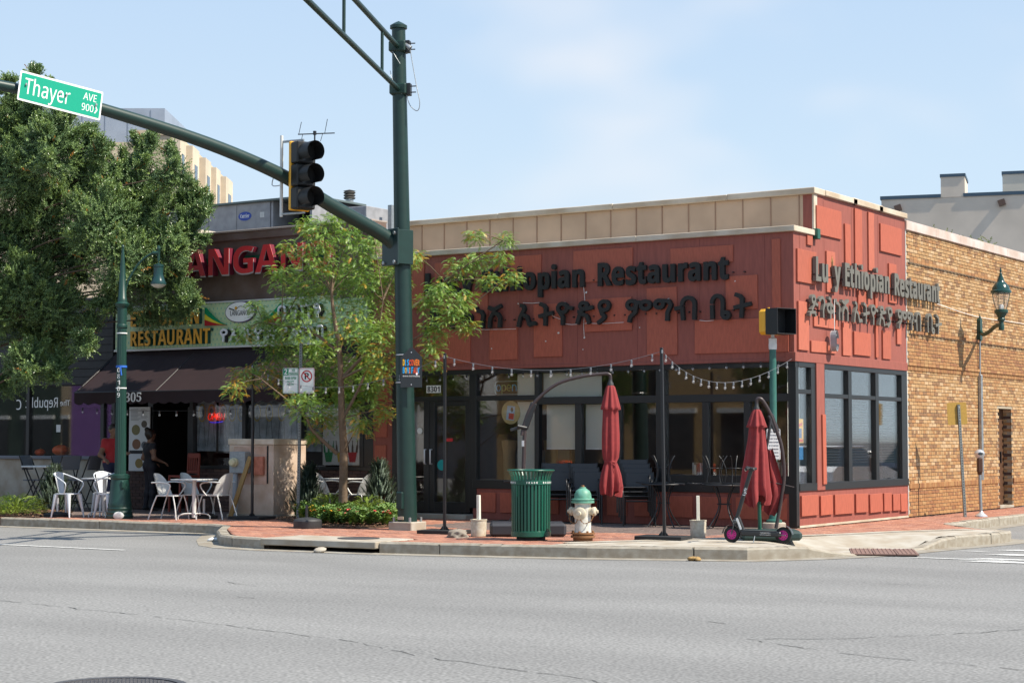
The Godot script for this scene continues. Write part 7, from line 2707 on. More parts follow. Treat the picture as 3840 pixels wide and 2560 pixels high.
func iron_chair(label: String, at: Vector3, turn: float) -> void:
	# standing on its seat, legs in the air
	var t := thing("iron_chair", label, "chair", at, turn, "upturned wrought iron chairs")
	var b := B.new()
	b.lathe([Vector2(0.0, 0.0), Vector2(0.19, 0.0), Vector2(0.19, 0.02), Vector2(0.0, 0.02)], 20)
	P("seat", b, M.black_metal, t)
	for k in 4:
		var a := PI / 2 * k + PI / 4
		var d := Vector3(cos(a), 0, sin(a))
		b = B.new()
		b.tube(curve([d * 0.16 + Vector3(0, 0.02, 0), d * 0.13 + Vector3(0, 0.2, 0), d * 0.18 + Vector3(0, 0.36, 0), d * 0.25 + Vector3(0, 0.46, 0)], 4), 0.010, 6)
		P("leg", b, M.black_metal, t)
	b = B.new()
	var ring := []
	for k in 17:
		ring.append(Vector3(cos(TAU * k / 16) * 0.14, 0.26, sin(TAU * k / 16) * 0.14))
	b.tube(ring, 0.007, 5, false)
	P("ring", b, M.black_metal, t)
	b = B.new()
	b.tube(curve([Vector3(-0.18, 0.01, -0.16), Vector3(-0.30, -0.0, -0.17), Vector3(-0.42, 0.01, -0.10), Vector3(-0.45, 0.01, 0.0), Vector3(-0.42, 0.01, 0.10), Vector3(-0.30, 0.0, 0.17), Vector3(-0.18, 0.01, 0.16)], 4), 0.010, 6)
	P("back_hoop", b, M.black_metal, t)

# ---------- poles and strings of bulbs ----------
func string_lights() -> void:
	var tops := []
	for q in [[-3.89, 4.52, 2.80, "slim black string light pole with flat base, between the signal pole and the bin"], [-0.23, 4.17, 2.80, "slim black string light pole with flat base right of the hydrant"], [-9.75, 2.35, 2.85, "slim black string light pole with flat base before the cabinet"]]:
		var t := thing("light_pole", q[3], "light pole", Vector3(q[0], 0, q[1]), 0.15 if q[0] > -5 else 0.05)
		var b := B.new()
		b.box(Vector3(0, 0.03, 0), Vector3(0.72, 0.055, 0.5), Basis(), 0.006)
		P("base_plate", b, M.black_matt, t)
		b = B.new()
		b.box(Vector3(0, q[2] / 2, 0), Vector3(0.042, q[2], 0.042), Basis(Vector3.BACK, 0.012 if q[0] > -3 else 0.0), 0.004)
		P("pole", b, M.black_metal, t)
		for k in 4:
			b = B.new()
			var d := Vector3(cos(PI / 2 * k), 0, sin(PI / 2 * k))
			b.ext(PackedVector2Array([Vector2(0.02, 0.056), Vector2(0.085, 0.056), Vector2(0.02, 0.13)]), -0.004, 0.004, Transform3D(Basis(Vector3.UP, PI / 2 * k), Vector3.ZERO))
			P("gusset", b, M.black_metal, t)
		b = B.new()
		b.box(Vector3(0, q[2] - 0.06, 0.024), Vector3(0.02, 0.05, 0.02), Basis(), 0.002)
		P("hook", b, M.galv, t)
		tops.append(Vector3(q[0], q[2] - 0.05, q[1]))
	string_of("string of clear bulbs sagging between the two poles by the bin", [tops[0], Vector3(-2.05, 2.50, 4.35), tops[1]], 11, true)
	string_of("string of clear bulbs sagging from the pole to the corner of the red wall", [tops[1], Vector3(-0.12, 2.33, 2.5), Vector3(-0.02, 2.78, 0.1)], 16, true)
	string_of("string of clear bulbs from the left pole through the young tree's leaves", [tops[2], Vector3(-7.2, 2.35, 3.2), tops[0]], 14, true)
	string_of("row of small dark bulbs along the trim over the red restaurant's windows", [Vector3(-8.2, 2.62, 0.10), Vector3(-4.2, 2.70, 0.11), Vector3(-0.1, 2.76, 0.10)], 26, false)
	string_of("string of bulbs hanging below the awning of the dark shop", [Vector3(-15.5, 2.12, 1.3), Vector3(-12.4, 2.02, 1.34), Vector3(-9.0, 2.12, 1.3)], 14, false)

func string_of(label: String, pts: Array, n: int, big: bool) -> void:
	var t := thing("string_lights", label, "string lights")
	var p := []
	for i in 41:
		var f := i / 40.0
		p.append(pts[0] * (1 - f) * (1 - 2 * f) + pts[1] * 4 * f * (1 - f) + pts[2] * f * (2 * f - 1))
	var b := B.new()
	b.tube(p, 0.003, 4)
	P("cable", b, M.grey_plastic if big else M.black_metal, t)
	var bm := B.new()
	bm.ell(Vector3(0, -0.085, 0), Vector3(0.022, 0.026, 0.022), 12, 8)
	var sm := B.new()
	sm.lathe([Vector2(0.014, -0.056), Vector2(0.016, -0.01), Vector2(0.0, 0.0)], 8)
	var bulb := bm.mesh()
	var sock := sm.mesh()
	for k in n:
		var f := (k + 0.5) / n
		var at: Vector3 = pts[0] * (1 - f) * (1 - 2 * f) + pts[1] * 4 * f * (1 - f) + pts[2] * f * (2 * f - 1)
		var o := put("bulb", bulb, M.bulb, t, Transform3D(Basis(), at))
		put("socket", sock, M.grey_plastic if big else M.black_metal, o)
		if big:
			put("filament", B_fil(), M.white_paint, o)

var fil: ArrayMesh
func B_fil() -> ArrayMesh:
	if fil == null:
		var b := B.new()
		b.ell(Vector3(0.004, -0.08, 0.004), Vector3(0.005, 0.012, 0.005), 8, 5)
		fil = b.mesh()
	return fil

# ---------- things in and behind the windows ----------
func window_things() -> void:
	# roller shades in the middle windows
	for q in [[-4.93, 1.30, -4.28, 2.08, "pale roller shade half drawn behind the left middle pane"], [-4.11, 1.30, -3.76, 2.08, "narrow pale roller shade behind the pane right of it"], [-5.0, 2.23, -3.78, 2.65, "wide pale shade behind the glass above the middle panes"], [-5.56, 0.76, -5.13, 2.14, "pale curtain strip at the right edge of the window beside the entrance"], [-5.56, 2.27, -5.13, 2.65, "pale shade behind the glass above the curtain strip"]]:
		var s := thing("roller_shade", q[4], "window shade")
		var b := B.new()
		b.bb(Vector3(q[0], q[1], -0.135), Vector3(q[2], q[3], -0.13))
		P("cloth", b, M.shade, s)
		b = B.new()
		b.bb(Vector3(q[0], q[1] - 0.02, -0.14), Vector3(q[2], q[1], -0.125), 0.003)
		P("hem_bar", b, M.white_paint, s)
	# oval sign with a small picture
	var o := thing("oval_sign", "tan oval sign with a small picture in the window beside the entrance", "sign", Vector3(-5.70, 1.95, -0.12))
	var b := B.new()
	b.ext(circle_poly(0.215, 30, 0.93), -0.006, 0.006)
	P("board", b, mat(0.42, 0.34, 0.16, 0.6), o)
	b = B.new()
	b.box(Vector3(0.0, -0.01, 0.008), Vector3(0.17, 0.26, 0.004), Basis(Vector3.BACK, -0.12))
	P("picture", b, mat(0.30, 0.45, 0.62, 0.5), o)
	b = B.new()
	b.box(Vector3(0.015, -0.07, 0.011), Vector3(0.11, 0.11, 0.003), Basis(Vector3.BACK, -0.12))
	P("picture_patch", b, mat(0.55, 0.05, 0.04, 0.5), o)
	b = B.new()
	b.ell(Vector3(0.03, 0.05, 0.012), Vector3(0.03, 0.045, 0.004), 8, 6)
	P("picture_patch", b, mat(0.05, 0.03, 0.02, 0.6), o)
	# unlit open sign of bent coloured tubes
	var op := thing("tube_sign", "unlit tube sign of coloured letters reading open above the entrance window", "sign", Vector3(-6.02, 2.40, -0.12))
	var k := 0
	var x := 0.0
	for ch in ["o", "p", "e", "n"]:
		var lines := []
		match ch:
			"o": lines = [arc(0.05, 0.06, 0.045, 0.055, 0, 360, 14)]
			"p": lines = [L([0.01, 0.12, 0.01, -0.05]), arc(0.05, 0.06, 0.045, 0.055, 160, -160, 12)]
			"e": lines = [L([0.01, 0.06, 0.09, 0.06]), arc(0.05, 0.06, 0.045, 0.055, 0, 300, 12)]
			"n": lines = [L([0.01, 0.12, 0.01, 0.0]), arc(0.05, 0.065, 0.042, 0.05, 180, 0, 8), L([0.092, 0.065, 0.092, 0.0])]
		b = B.new()
		for l in lines:
			var pts := []
			for q in l:
				pts.append(Vector3(x + q.x, q.y - 0.06, 0.0))
			b.tube(pts, 0.008, 6)
		P("letter_tube", b, mat([0.08, 0.30, 0.30, 0.06][k], [0.30, 0.34, 0.28, 0.30][k], [0.50, 0.12, 0.05, 0.48][k], 0.3), op)
		x += 0.115
		k += 1
	b = B.new()
	var rr := round_rect(0.52, 0.24, 0.06)
	var pts := []
	for q in rr:
		pts.append(Vector3(q.x + 0.23, q.y, -0.004))
	pts.append(pts[0])
	b.tube(pts, 0.006, 6)
	P("border_tube", b, mat(0.30, 0.36, 0.34, 0.3), op)
	# carved wooden posts and a drinks machine inside
	for q in [[-6.15, "left"], [-5.22, "right"]]:
		var w := thing("carved_post", "%s one of two tan carved wooden posts inside the window by the entrance" % q[1], "post", Vector3(q[0], 0.02, -0.75))
		b = B.new()
		b.lathe([Vector2(0.10, 0), Vector2(0.09, 0.1), Vector2(0.06, 0.3), Vector2(0.10, 0.75), Vector2(0.12, 1.2), Vector2(0.15, 1.42), Vector2(0.0, 1.44)], 14)
		P("shaft", b, mat(0.42, 0.29, 0.14, 0.7, 0, M.fine, 2.0), w)
	var mc := thing("counter", "grey counter with a white notice inside the window by the entrance", "counter", Vector3(-5.7, 0.02, -1.2))
	b = B.new()
	b.box(Vector3(0, 0.62, 0), Vector3(0.9, 1.24, 0.5), Basis(), 0.01)
	P("body", b, mat(0.16, 0.16, 0.15, 0.6), mc)
	b = B.new()
	b.box(Vector3(0.05, 0.98, 0.256), Vector3(0.13, 0.15, 0.004))
	b.box(Vector3(0.05, 0.76, 0.256), Vector3(0.30, 0.20, 0.004))
	P("notice", b, M.shade, mc)
	# books and boxes along the inside sill of the right-hand windows
	rng.seed = 61
	for q in [[-2.0, -1.75], [-0.62, -0.3]]:
		var xx: float = q[0]
		var n := 0
		while xx < q[1]:
			var bk := thing("book", "pale book standing in a row on the sill behind the right windows", "book", Vector3(xx, 0.86, -0.25), 0, "books on the window sill")
			b = B.new()
			var hh := rf(0.16, 0.22)
			b.box(Vector3(0, hh / 2, 0), Vector3(0.03, hh, 0.14), Basis(Vector3.BACK, rf(-0.05, 0.05)), 0.003)
			P("cover", b, [M.shade, mat(0.20, 0.10, 0.07, 0.7), mat(0.35, 0.33, 0.30, 0.7)][rng.randi() % 3], bk)
			xx += 0.036
			n += 1
	var sh := thing("sill_shelf", "dark shelf inside the right windows that carries the books", "shelf")
	b = B.new()
	b.bb(Vector3(-2.4, 0.80, -0.45), Vector3(-0.15, 0.86, -0.12))
	P("board", b, mat(0.10, 0.055, 0.04, 0.6), sh)
	# posters in the narrow side window
	var ps := thing("poster", "yellow and red poster in the narrow corner side window", "poster", Vector3(-0.09, 1.42, -0.36), PI / 2)
	b = B.new()
	b.bb(Vector3(-0.13, -0.02, -0.003), Vector3(0.13, 0.38, 0.003))
	P("sheet", b, mat(0.75, 0.45, 0.03, 0.6), ps)
	b = B.new()
	b.bb(Vector3(-0.06, 0.06, 0.004), Vector3(0.06, 0.22, 0.006))
	P("print", b, mat(0.05, 0.12, 0.30, 0.6), ps)
	b = B.new()
	b.box(Vector3(0.0, 0.28, 0.005), Vector3(0.16, 0.05, 0.002), Basis(Vector3.BACK, 0.2))
	b.box(Vector3(0.0, 0.02, 0.005), Vector3(0.22, 0.04, 0.002))
	P("print", b, mat(0.6, 0.06, 0.03, 0.6), ps)
	var p2 := thing("poster", "small blue poster below the yellow one in the narrow side window", "poster", Vector3(-0.09, 1.12, -0.38), PI / 2)
	b = B.new()
	b.bb(Vector3(-0.10, 0, -0.003), Vector3(0.10, 0.22, 0.003))
	P("sheet", b, mat(0.05, 0.25, 0.55, 0.6), p2)
	var cu := thing("curtain", "pale curtain hanging in the narrow corner side window", "curtain", Vector3(-0.2, 0.75, -0.35), PI / 2)
	b = B.new()
	var rows := []
	for i in 2:
		var r := []
		for j in 21:
			r.append(Vector3(-0.24 + j * 0.024, i * 1.88, 0.02 * sin(j * 1.9)))
		rows.append(r)
	grid(b, rows, false)
	P("cloth", b, mat(0.55, 0.58, 0.55, 0.9), cu)
	# stickers on the entrance door
	for q in [[-7.20, 0.98, 0.10, mat(0.0, 0.30, 0.30, 0.5), "round teal sticker low on the entrance door glass"], [-7.55 - 0.16, 1.62, 0.06, M.white, "round white sticker on the fixed pane left of the entrance door"]]:
		var st := thing("sticker", q[4], "sticker", Vector3(q[0], q[1], -0.052))
		b = B.new()
		b.ext(circle_poly(q[2], 20), 0.0, 0.002)
		P("print", b, q[3], st)
	var rs := thing("sticker", "small red sign on the entrance door glass beside the string light pole", "sticker", Vector3(-7.02, 1.45, -0.052))
	b = B.new()
	b.bb(Vector3(-0.07, -0.03, 0), Vector3(0.07, 0.03, 0.003))
	P("print", b, M.red_sign, rs)
	# dark shop: pale painted blinds with drum shapes, an orange lit open sign, posters
	var film := mat(0.33, 0.38, 0.42, 0.8, 0, noise_tex(71, 0.02, 0.55, 1.0, 4, 256), 0.8)
	for q in [[-13.44, -12.92], [-12.85, -12.12], [-11.98, -10.68], [-10.52, -10.15]]:
		var bl := thing("window_film", "pale blue-grey window film behind the dark shop's glass, pane %s" % ["right of the open sign's edge", "with two tall figures", "over the cabinet", "left of the bottle poster"][[-13.44, -12.85, -11.98, -10.52].find(q[0])], "window film")
		b = B.new()
		b.bb(Vector3(q[0], 1.22, -0.13), Vector3(q[1], 2.28, -0.125))
		P("sheet", b, film, bl)
		# printed drums and figures in outline
		var n := int((q[1] - q[0]) / 0.34) + 1
		for i in n:
			var cx: float = lerpf(q[0], q[1], (i + 0.5) / n)
			b = B.new()
			var ringp := []
			for j in 17:
				ringp.append(Vector3(cx + 0.09 * cos(TAU * j / 16), 2.0 + 0.17 * sin(TAU * j / 16), -0.121))
			b.tube(ringp, 0.013, 4, false)
			P("print_ring", b, mat(0.42, 0.33, 0.06, 0.7), bl)
			b = B.new()
			b.ext(circle_poly(0.10, 14, 0.5), 0.0, 0.002, Transform3D(Basis(), Vector3(cx, 2.0, -0.1245)))
			P("print_core", b, mat(0.06, 0.10, 0.12, 0.7), bl)
			b = B.new()
			b.tube([Vector3(cx - 0.05, 1.84, -0.121), Vector3(cx - 0.10, 1.32, -0.121)], 0.007, 4)
			b.tube([Vector3(cx + 0.05, 1.84, -0.121), Vector3(cx + 0.10, 1.32, -0.121)], 0.007, 4)
			P("print_line", b, mat(0.10, 0.13, 0.15, 0.7), bl)
	var om := StandardMaterial3D.new()
	om.albedo_color = Color(0.9, 0.15, 0.08)
	om.emission_enabled = true
	om.emission = Color(1.0, 0.16, 0.08)
	om.emission_energy_multiplier = 0.5
	var ne := thing("neon_sign", "lit red neon sign reading open in the dark shop's window", "neon sign", Vector3(-13.13, 1.86, -0.10))
	var strokes := {"O": [arc(0.045, 0.065, 0.045, 0.065, 0, 360, 16)], "P": [L([0.0, 0.0, 0.0, 0.13, 0.06, 0.13, 0.075, 0.1, 0.06, 0.065, 0.0, 0.065])], "E": [L([0.08, 0.0, 0.0, 0.0, 0.0, 0.13, 0.08, 0.13]), L([0.0, 0.065, 0.06, 0.065])], "N": [L([0.0, 0.0, 0.0, 0.13, 0.08, 0.0, 0.08, 0.13])]}
	x = 0.0
	for ch in "OPEN":
		b = B.new()
		for l in strokes[ch]:
			var q2 := []
			for q in l:
				q2.append(Vector3(x + q.x + q.y * 0.15, q.y, 0))
			b.tube(q2, 0.006, 6)
		P("letter_tube", b, om, ne)
		x += 0.12
	var bm := StandardMaterial3D.new()
	bm.albedo_color = Color(0.1, 0.12, 0.5)
	bm.emission_enabled = true
	bm.emission = Color(0.15, 0.2, 1.0)
	bm.emission_energy_multiplier = 0.8
	b = B.new()
	b.tube(curve([Vector3(0.05, -0.04, 0), Vector3(0.16, -0.055, 0), Vector3(0.3, -0.05, 0), Vector3(0.42, -0.03, 0)], 4), 0.005, 6)
	P("underline_tube", b, bm, ne)
	var nl := OmniLight3D.new()
	nl.name = "neon_glow"
	nl.light_color = Color(1.0, 0.2, 0.1)
	nl.light_energy = 0.02
	nl.light_size = 0.1
	nl.omni_range = 8.0
	nl.omni_attenuation = 2.0
	nl.shadow_enabled = true
	nl.position = Vector3(0.23, 0.07, 0.05)
	ne.add_child(nl)
	var no := thing("notice_sign", "white notice with blue heading low in the dark shop's window", "sign", Vector3(-12.35, 1.0, -0.11))
	b = B.new()
	b.bb(Vector3(-0.16, 0.0, 0), Vector3(0.16, 0.22, 0.004))
	P("sheet", b, M.white_paint, no)
	b = B.new()
	b.bb(Vector3(-0.14, 0.09, 0.004), Vector3(0.14, 0.17, 0.006))
	P("heading_band", b, M.blue_sign, no)
	b = B.new()
	text_box(b, "NOTICE", "bold", 0.22, 0.05, 0.001, Transform3D(Basis(), Vector3(-0.11, 0.105, 0.006)))
	P("lettering", b, M.white, no)
	# curved white script on the glass
	var sc := thing("glass_script", "curved white Ethiopic script painted on the dark shop's glass above the cabinet", "lettering")
	var word := "የኢትዮጵያ"
	for i in word.length():
		var a := (i - 2.5) * 0.10
		glyph_word(word[i], 0.085, 0.12, 0.010, 0.002, Transform3D(Basis(Vector3.BACK, -a), Vector3(-11.25 + sin(a) * 1.3, 1.33 + cos(a) * 1.3 - 1.3, -0.05)), M.white, sc)
	# poster with bottles in ice
	var bp := thing("drinks_poster", "white poster with green and red buckets of bottles in the dark shop's right window", "poster", Vector3(-9.78, 0.96, -0.11))
	b = B.new()
	b.bb(Vector3(-0.32, 0.0, 0), Vector3(0.62, 1.1, 0.004))
	P("sheet", b, mat(0.62, 0.62, 0.60, 0.7), bp)
	for q in [[-0.17, mat(0.0, 0.22, 0.06, 0.5)], [0.14, mat(0.55, 0.36, 0.03, 0.5)], [0.42, mat(0.5, 0.03, 0.04, 0.5)]]:
		b = B.new()
		b.ext(PackedVector2Array([Vector2(-0.07, 0.06), Vector2(0.07, 0.06), Vector2(0.11, 0.25), Vector2(-0.11, 0.25)]), 0.004, 0.007, Transform3D(Basis(), Vector3(q[0], 0, 0)))
		P("printed_bucket", b, q[1], bp)
		b = B.new()
		for j in 3:
			var cx: float = q[0] - 0.07 + j * 0.07
			b.ext(PackedVector2Array([Vector2(-0.025, 0.25), Vector2(0.025, 0.25), Vector2(0.022, 0.36), Vector2(0.009, 0.41), Vector2(0.009, 0.48), Vector2(-0.009, 0.48), Vector2(-0.009, 0.41), Vector2(-0.022, 0.36)]), 0.004, 0.006, Transform3D(Basis(Vector3.BACK, (1 - j) * 0.12), Vector3(cx, 0, 0)))
		P("printed_bottle", b, [mat(0.0, 0.16, 0.05, 0.5), mat(0.06, 0.035, 0.02, 0.5)][1 if q[0] > 0 else 0], bp)
	# menus by the door
	var mn := thing("menu_board", "tall white menu board with food pictures beside the dark shop's door", "menu board", Vector3(-14.93, 0.8, 0.02))
	b = B.new()
	b.bb(Vector3(-0.30, 0.0, 0), Vector3(0.30, 1.34, 0.02))
	P("board", b, mat(0.62, 0.63, 0.62, 0.7), mn)
	b = B.new()
	b.bb(Vector3(-0.28, 0.36, 0.021), Vector3(0.28, 0.43, 0.022))
	P("dark_band", b, M.ink, mn)
	for q in [[-0.10, 0.86, 0.11, [0.30, 0.26, 0.10]], [0.14, 0.98, 0.075, [0.16, 0.13, 0.09]], [-0.08, 0.56, 0.11, [0.34, 0.16, 0.08]], [0.15, 0.54, 0.08, [0.20, 0.22, 0.24]], [0.0, 0.16, 0.10, [0.40, 0.28, 0.08]]]:
		b = B.new()
		b.ext(circle_poly(q[2], 18, 1.1), 0.021, 0.023, Transform3D(Basis(), Vector3(q[0], q[1], 0)))
		P("printed_dish", b, mat(q[3][0], q[3][1], q[3][2], 0.7, 0, M.grain, 8.0), mn)
	b = B.new()
	for i in 9:
		b.bb(Vector3(-0.25, 1.06 + i * 0.028, 0.021), Vector3(-0.02 + 0.05 * sin(i * 2.0), 1.072 + i * 0.028, 0.022))
		b.bb(Vector3(0.04, 1.10 + i * 0.024, 0.021), Vector3(0.20 + 0.05 * sin(i * 1.3), 1.108 + i * 0.024, 0.022))
	P("printed_lines", b, mat(0.30, 0.30, 0.30, 0.7), mn)
	# pumpkins on the sill of the left shop
	for q in [[-17.62, 0.24, "large orange pumpkin on the left shop's window sill"], [-18.28, 0.15, "small orange pumpkin at the window post of the left shop"]]:
		var pk := thing("pumpkin", q[2], "pumpkin", Vector3(q[0], 1.10, -0.28))
		b = B.new()
		var rws := []
		for i in 9:
			var la := -PI / 2 + PI * i / 8.0
			var r := []
			for j in 32:
				var a := TAU * j / 32
				var rad: float = q[1] * 0.78 * cos(la) * (1.0 - 0.10 * pow(absf(sin(a * 4.0)), 6.0)) + 0.005
				r.append(Vector3(cos(a) * rad, q[1] * 0.5 * (sin(la) + 1.0), -sin(a) * rad))
			rws.append(r)
		grid(b, rws)
		P("flesh", b, mat(0.80, 0.11, 0.015, 0.45), pk)
		b = B.new()
		b.tube([Vector3(0, q[1] * 0.95, 0), Vector3(0.02, q[1] * 1.2, 0)], [0.02, 0.014], 7)
		P("stalk", b, mat(0.15, 0.13, 0.04, 0.8), pk)

# ---------- on the roofs ----------
func rooftop() -> void:
	var t := thing("rooftop_unit", "grey rooftop air handling unit with a blue oval badge on the dark shop", "air handling unit", Vector3(-14.3, 5.25, -2.5))
	var g := mat(0.36, 0.36, 0.38, 0.55, 0.1, M.soft, 0.6)
	var b := B.new()
	b.bb(Vector3(-3.6, 0.0, -1.8), Vector3(0.72, 1.42, 0.0), 0.008)
	P("housing", b, g, t)
	b = B.new()
	b.bb(Vector3(-3.66, 1.42, -1.86), Vector3(1.95, 1.47, 0.06), 0.006)
	P("lid", b, mat(0.10, 0.13, 0.13, 0.5), t)
	for x in [-2.4, -1.1, -0.25]:
		b = B.new()
		b.bb(Vector3(x, 0.05, 0.0), Vector3(x + 0.012, 1.4, 0.004))
		P("panel_seam", b, mat(0.16, 0.16, 0.17, 0.7), t)
	b = B.new()
	b.bb(Vector3(0.72, 0.0, -1.8), Vector3(1.9, 1.42, -0.9), 0.006)
	P("coil_bay", b, mat(0.02, 0.02, 0.022, 0.8), t)
	b = B.new()
	for k in 2:
		b.bb(Vector3(0.74 + k * 1.1, 0.0, -0.9), Vector3(0.80 + k * 1.1, 1.42, -0.02))
	b.bb(Vector3(0.74, 0.0, -0.9), Vector3(1.9, 0.1, -0.02))
	P("bay_post", b, g, t)
	b = B.new()
	for k in 3:
		b.lathe([Vector2(0.13, 0.1), Vector2(0.13, 0.9), Vector2(0.0, 0.95)], 12, Vector3(1.0 + k * 0.33, 0.0, -0.5))
	P("compressor", b, mat(0.03, 0.03, 0.033, 0.5), t)
	b = B.new()
	b.ext(circle_poly(0.10, 24, 1.9), 0.0, 0.006, Transform3D(Basis(), Vector3(0.0, 1.14, 0.0)))
	var bd := P("badge", b, mat(0.02, 0.06, 0.35, 0.4), t)
	b = B.new()
	text_box(b, "Carrier", "serif-bold", 0.26, 0.085, 0.003, Transform3D(Basis(), Vector3(-0.13, 1.105, 0.006)))
	P("badge_lettering", b, M.white, bd)
	for q in [[0.5, 1.14], [0.0, 0.25]]:
		b = B.new()
		b.bb(Vector3(q[0] - 0.06, q[1] - 0.06, 0.0), Vector3(q[0] + 0.06, q[1] + 0.06, 0.004))
		P("sticker", b, M.white_paint, t)
	var r := thing("white_roof_edge", "pale sloping roof edge at the left of the dark shop's parapet", "roof", Vector3(-15.4, 5.7, -0.8))
	b = B.new()
	b.bb(Vector3(-1.6, 0.0, -1.0), Vector3(1.3, 0.22, 0.0), 0.01)
	P("edge", b, M.cream, r)
	var u2 := thing("rooftop_vent_unit", "smaller grey roof unit half hidden by the young tree", "air handling unit", Vector3(-11.7, 5.25, -3.2))
	b = B.new()
	b.bb(Vector3(-0.5, 0.0, -1.0), Vector3(0.25, 1.25, 0.0), 0.01)
	P("housing", b, g, u2)
	b = B.new()
	b.bb(Vector3(0.45, 0.0, -0.6), Vector3(0.55, 1.3, -0.5))
	P("post", b, M.galv, u2)
	var v := thing("roof_flue", "small capped metal flue on the roof behind the young tree", "flue", Vector3(-12.55, 5.25, -4.0))
	b = B.new()
	b.tube([Vector3(0, 0, 0), Vector3(0, 1.60, 0)], 0.09, 12)
	P("pipe", b, M.galv, v)
	b = B.new()
	for k in 3:
		b.lathe([Vector2(0.12, 1.56 + k * 0.06), Vector2(0.14, 1.585 + k * 0.06), Vector2(0.12, 1.60 + k * 0.06)], 12)
	b.lathe([Vector2(0.14, 1.74), Vector2(0.0, 1.78)], 12)
	P("cap", b, mat(0.15, 0.14, 0.13, 0.5, 0.5), v)
	var a := thing("aerial", "thin television aerial on a mast above the roofs", "aerial", Vector3(-16.2, 5.2, -7.2))
	b = B.new()
	b.tube([Vector3(0, 0, 0), Vector3(0, 3.95, 0)], 0.02, 6)
	P("mast", b, M.black_metal, a)
	b = B.new()
	var d := Vector3(0.84, 0.035, -0.54)
	b.tube([Vector3(0, 3.88, 0) - d * 0.42, Vector3(0, 3.88, 0) + d * 0.5], 0.015, 6)
	b.box(Vector3(0, 3.9, 0), Vector3(0.06, 0.1, 0.06))
	P("boom", b, M.black_metal, a)
	b = B.new()
	for f in [[-0.4, 0.3], [-0.3, -0.25], [0.25, 0.35], [0.2, -0.2]]:
		b.tube([Vector3(0, 3.88, 0) + d * f[0], Vector3(0.04, 3.88 + f[1], 0.04) + d * (f[0] + 0.06 * signf(f[1]))], 0.008, 5)
	P("rods", b, M.black_metal, a)

# ---------- planting ----------
func leaf_multimesh(n: int, where: Callable, size: float) -> MultiMesh:
	var mm := MultiMesh.new()
	mm.transform_format = MultiMesh.TRANSFORM_3D
	mm.use_colors = true
	mm.mesh = twig_mesh()
	mm.instance_count = n
	for i in n:
		var p: Vector3 = where.call(i)
		var bs := Basis.from_euler(Vector3(rf(-0.9, 0.9), rf(0, TAU), rf(-0.9, 0.9))).scaled(Vector3.ONE * size * rf(0.7, 1.2))
		mm.set_instance_transform(i, Transform3D(bs, p))
		var y := rng.randf()
		mm.set_instance_color(i, Color(0.050, 0.10, 0.022).lerp(Color(0.115, 0.175, 0.035), y * y))
	return mm

var twig: ArrayMesh
func leaf_pair(b: B, p: Vector3, d: Vector3, up: Vector3, l: float, w: float) -> void:
	# a leaf folded a little along its midrib
	var s := d.cross(up).normalized()
	var m := p + d * l * 0.5
	var tip := p + d * l - up * l * 0.12
	var n1 := (up + s * 0.35).normalized()
	var n2 := (up - s * 0.35).normalized()
	b.t(p, m + s * w - up * w * 0.3, tip, n1, n1, n1)
	b.t(p, tip, m - s * w - up * w * 0.3, n2, n2, n2)

func twig_mesh() -> ArrayMesh:
	if twig:
		return twig
	var b := B.new()
	rng.seed = 202
	for k in 13:
		var f := k / 12.0
		var a := k * 2.4
		var out := Vector3(cos(a), 0.35 + f * 0.9, sin(a)).normalized()
		var side := Vector3(-sin(a), 0, cos(a))
		var up := side.cross(out) * -1.0
		leaf_pair(b, Vector3(rf(-0.01, 0.01), f * 0.24 - 0.12, rf(-0.01, 0.01)), out, up, rf(0.042, 0.062), rf(0.014, 0.019))
	b.tube([Vector3(0, -0.14, 0), Vector3(0, 0.11, 0)], 0.0025, 3, false)
	twig = b.mesh()
	return twig

func frond_mesh(n: int, l: float) -> ArrayMesh:
	# feathery drooping leaf: a midrib with paired leaflets
	var b := B.new()
	var p := Vector3.ZERO
	var d := Vector3(1, 0.35, 0).normalized()
	for k in n:
		var q := p + d * l / n
		var up := Vector3.BACK.cross(d).normalized() * 1.0
		if up.y < 0:
			up = -up
		var len := 0.027 * (0.6 + 0.4 * sin(PI * (k + 0.6) / n))
		for s in [-1.0, 1.0]:
			var dd := (Vector3(0, -0.25, s) + d * 0.4).normalized()
			var w := d * 0.0050
			var tip := q + dd * len
			var nn := (up + Vector3(0, 0.2, s * 0.2)).normalized()
			if s > 0:
				b.t(q - w, tip - w * 0.3, tip + w * 0.3, nn, nn, nn)
				b.t(q - w, tip + w * 0.3, q + w, nn, nn, nn)
			else:
				b.t(q + w, tip + w * 0.3, tip - w * 0.3, nn, nn, nn)
				b.t(q + w, tip - w * 0.3, q - w, nn, nn, nn)
		p = q
		d = (d + Vector3(0, -1.3 / n, 0)).normalized()
	return b.mesh()

func leaf_mat(rough: float, back: float) -> StandardMaterial3D:
	var m := StandardMaterial3D.new()
	m.vertex_color_use_as_albedo = true
	m.albedo_color = Color.WHITE
	m.roughness = rough
	m.backlight_enabled = true
	m.backlight = Color(back, back, back * 0.6)
	return m

func scatter(called: String, mesh: Mesh, xf: Array, cols: Array, m: Material, under: Node, stuff := true) -> void:
	var mm := MultiMesh.new()
	mm.transform_format = MultiMesh.TRANSFORM_3D
	mm.use_colors = true
	mm.mesh = mesh
	mm.instance_count = xf.size()
	for i in xf.size():
		mm.set_instance_transform(i, xf[i])
		mm.set_instance_color(i, cols[i])
	var mi := MultiMeshInstance3D.new()
	mi.name = numbered(called, under)
	mi.multimesh = mm
	mi.material_override = m
	if stuff:
		struct(mi, "stuff")
	under.add_child(mi)

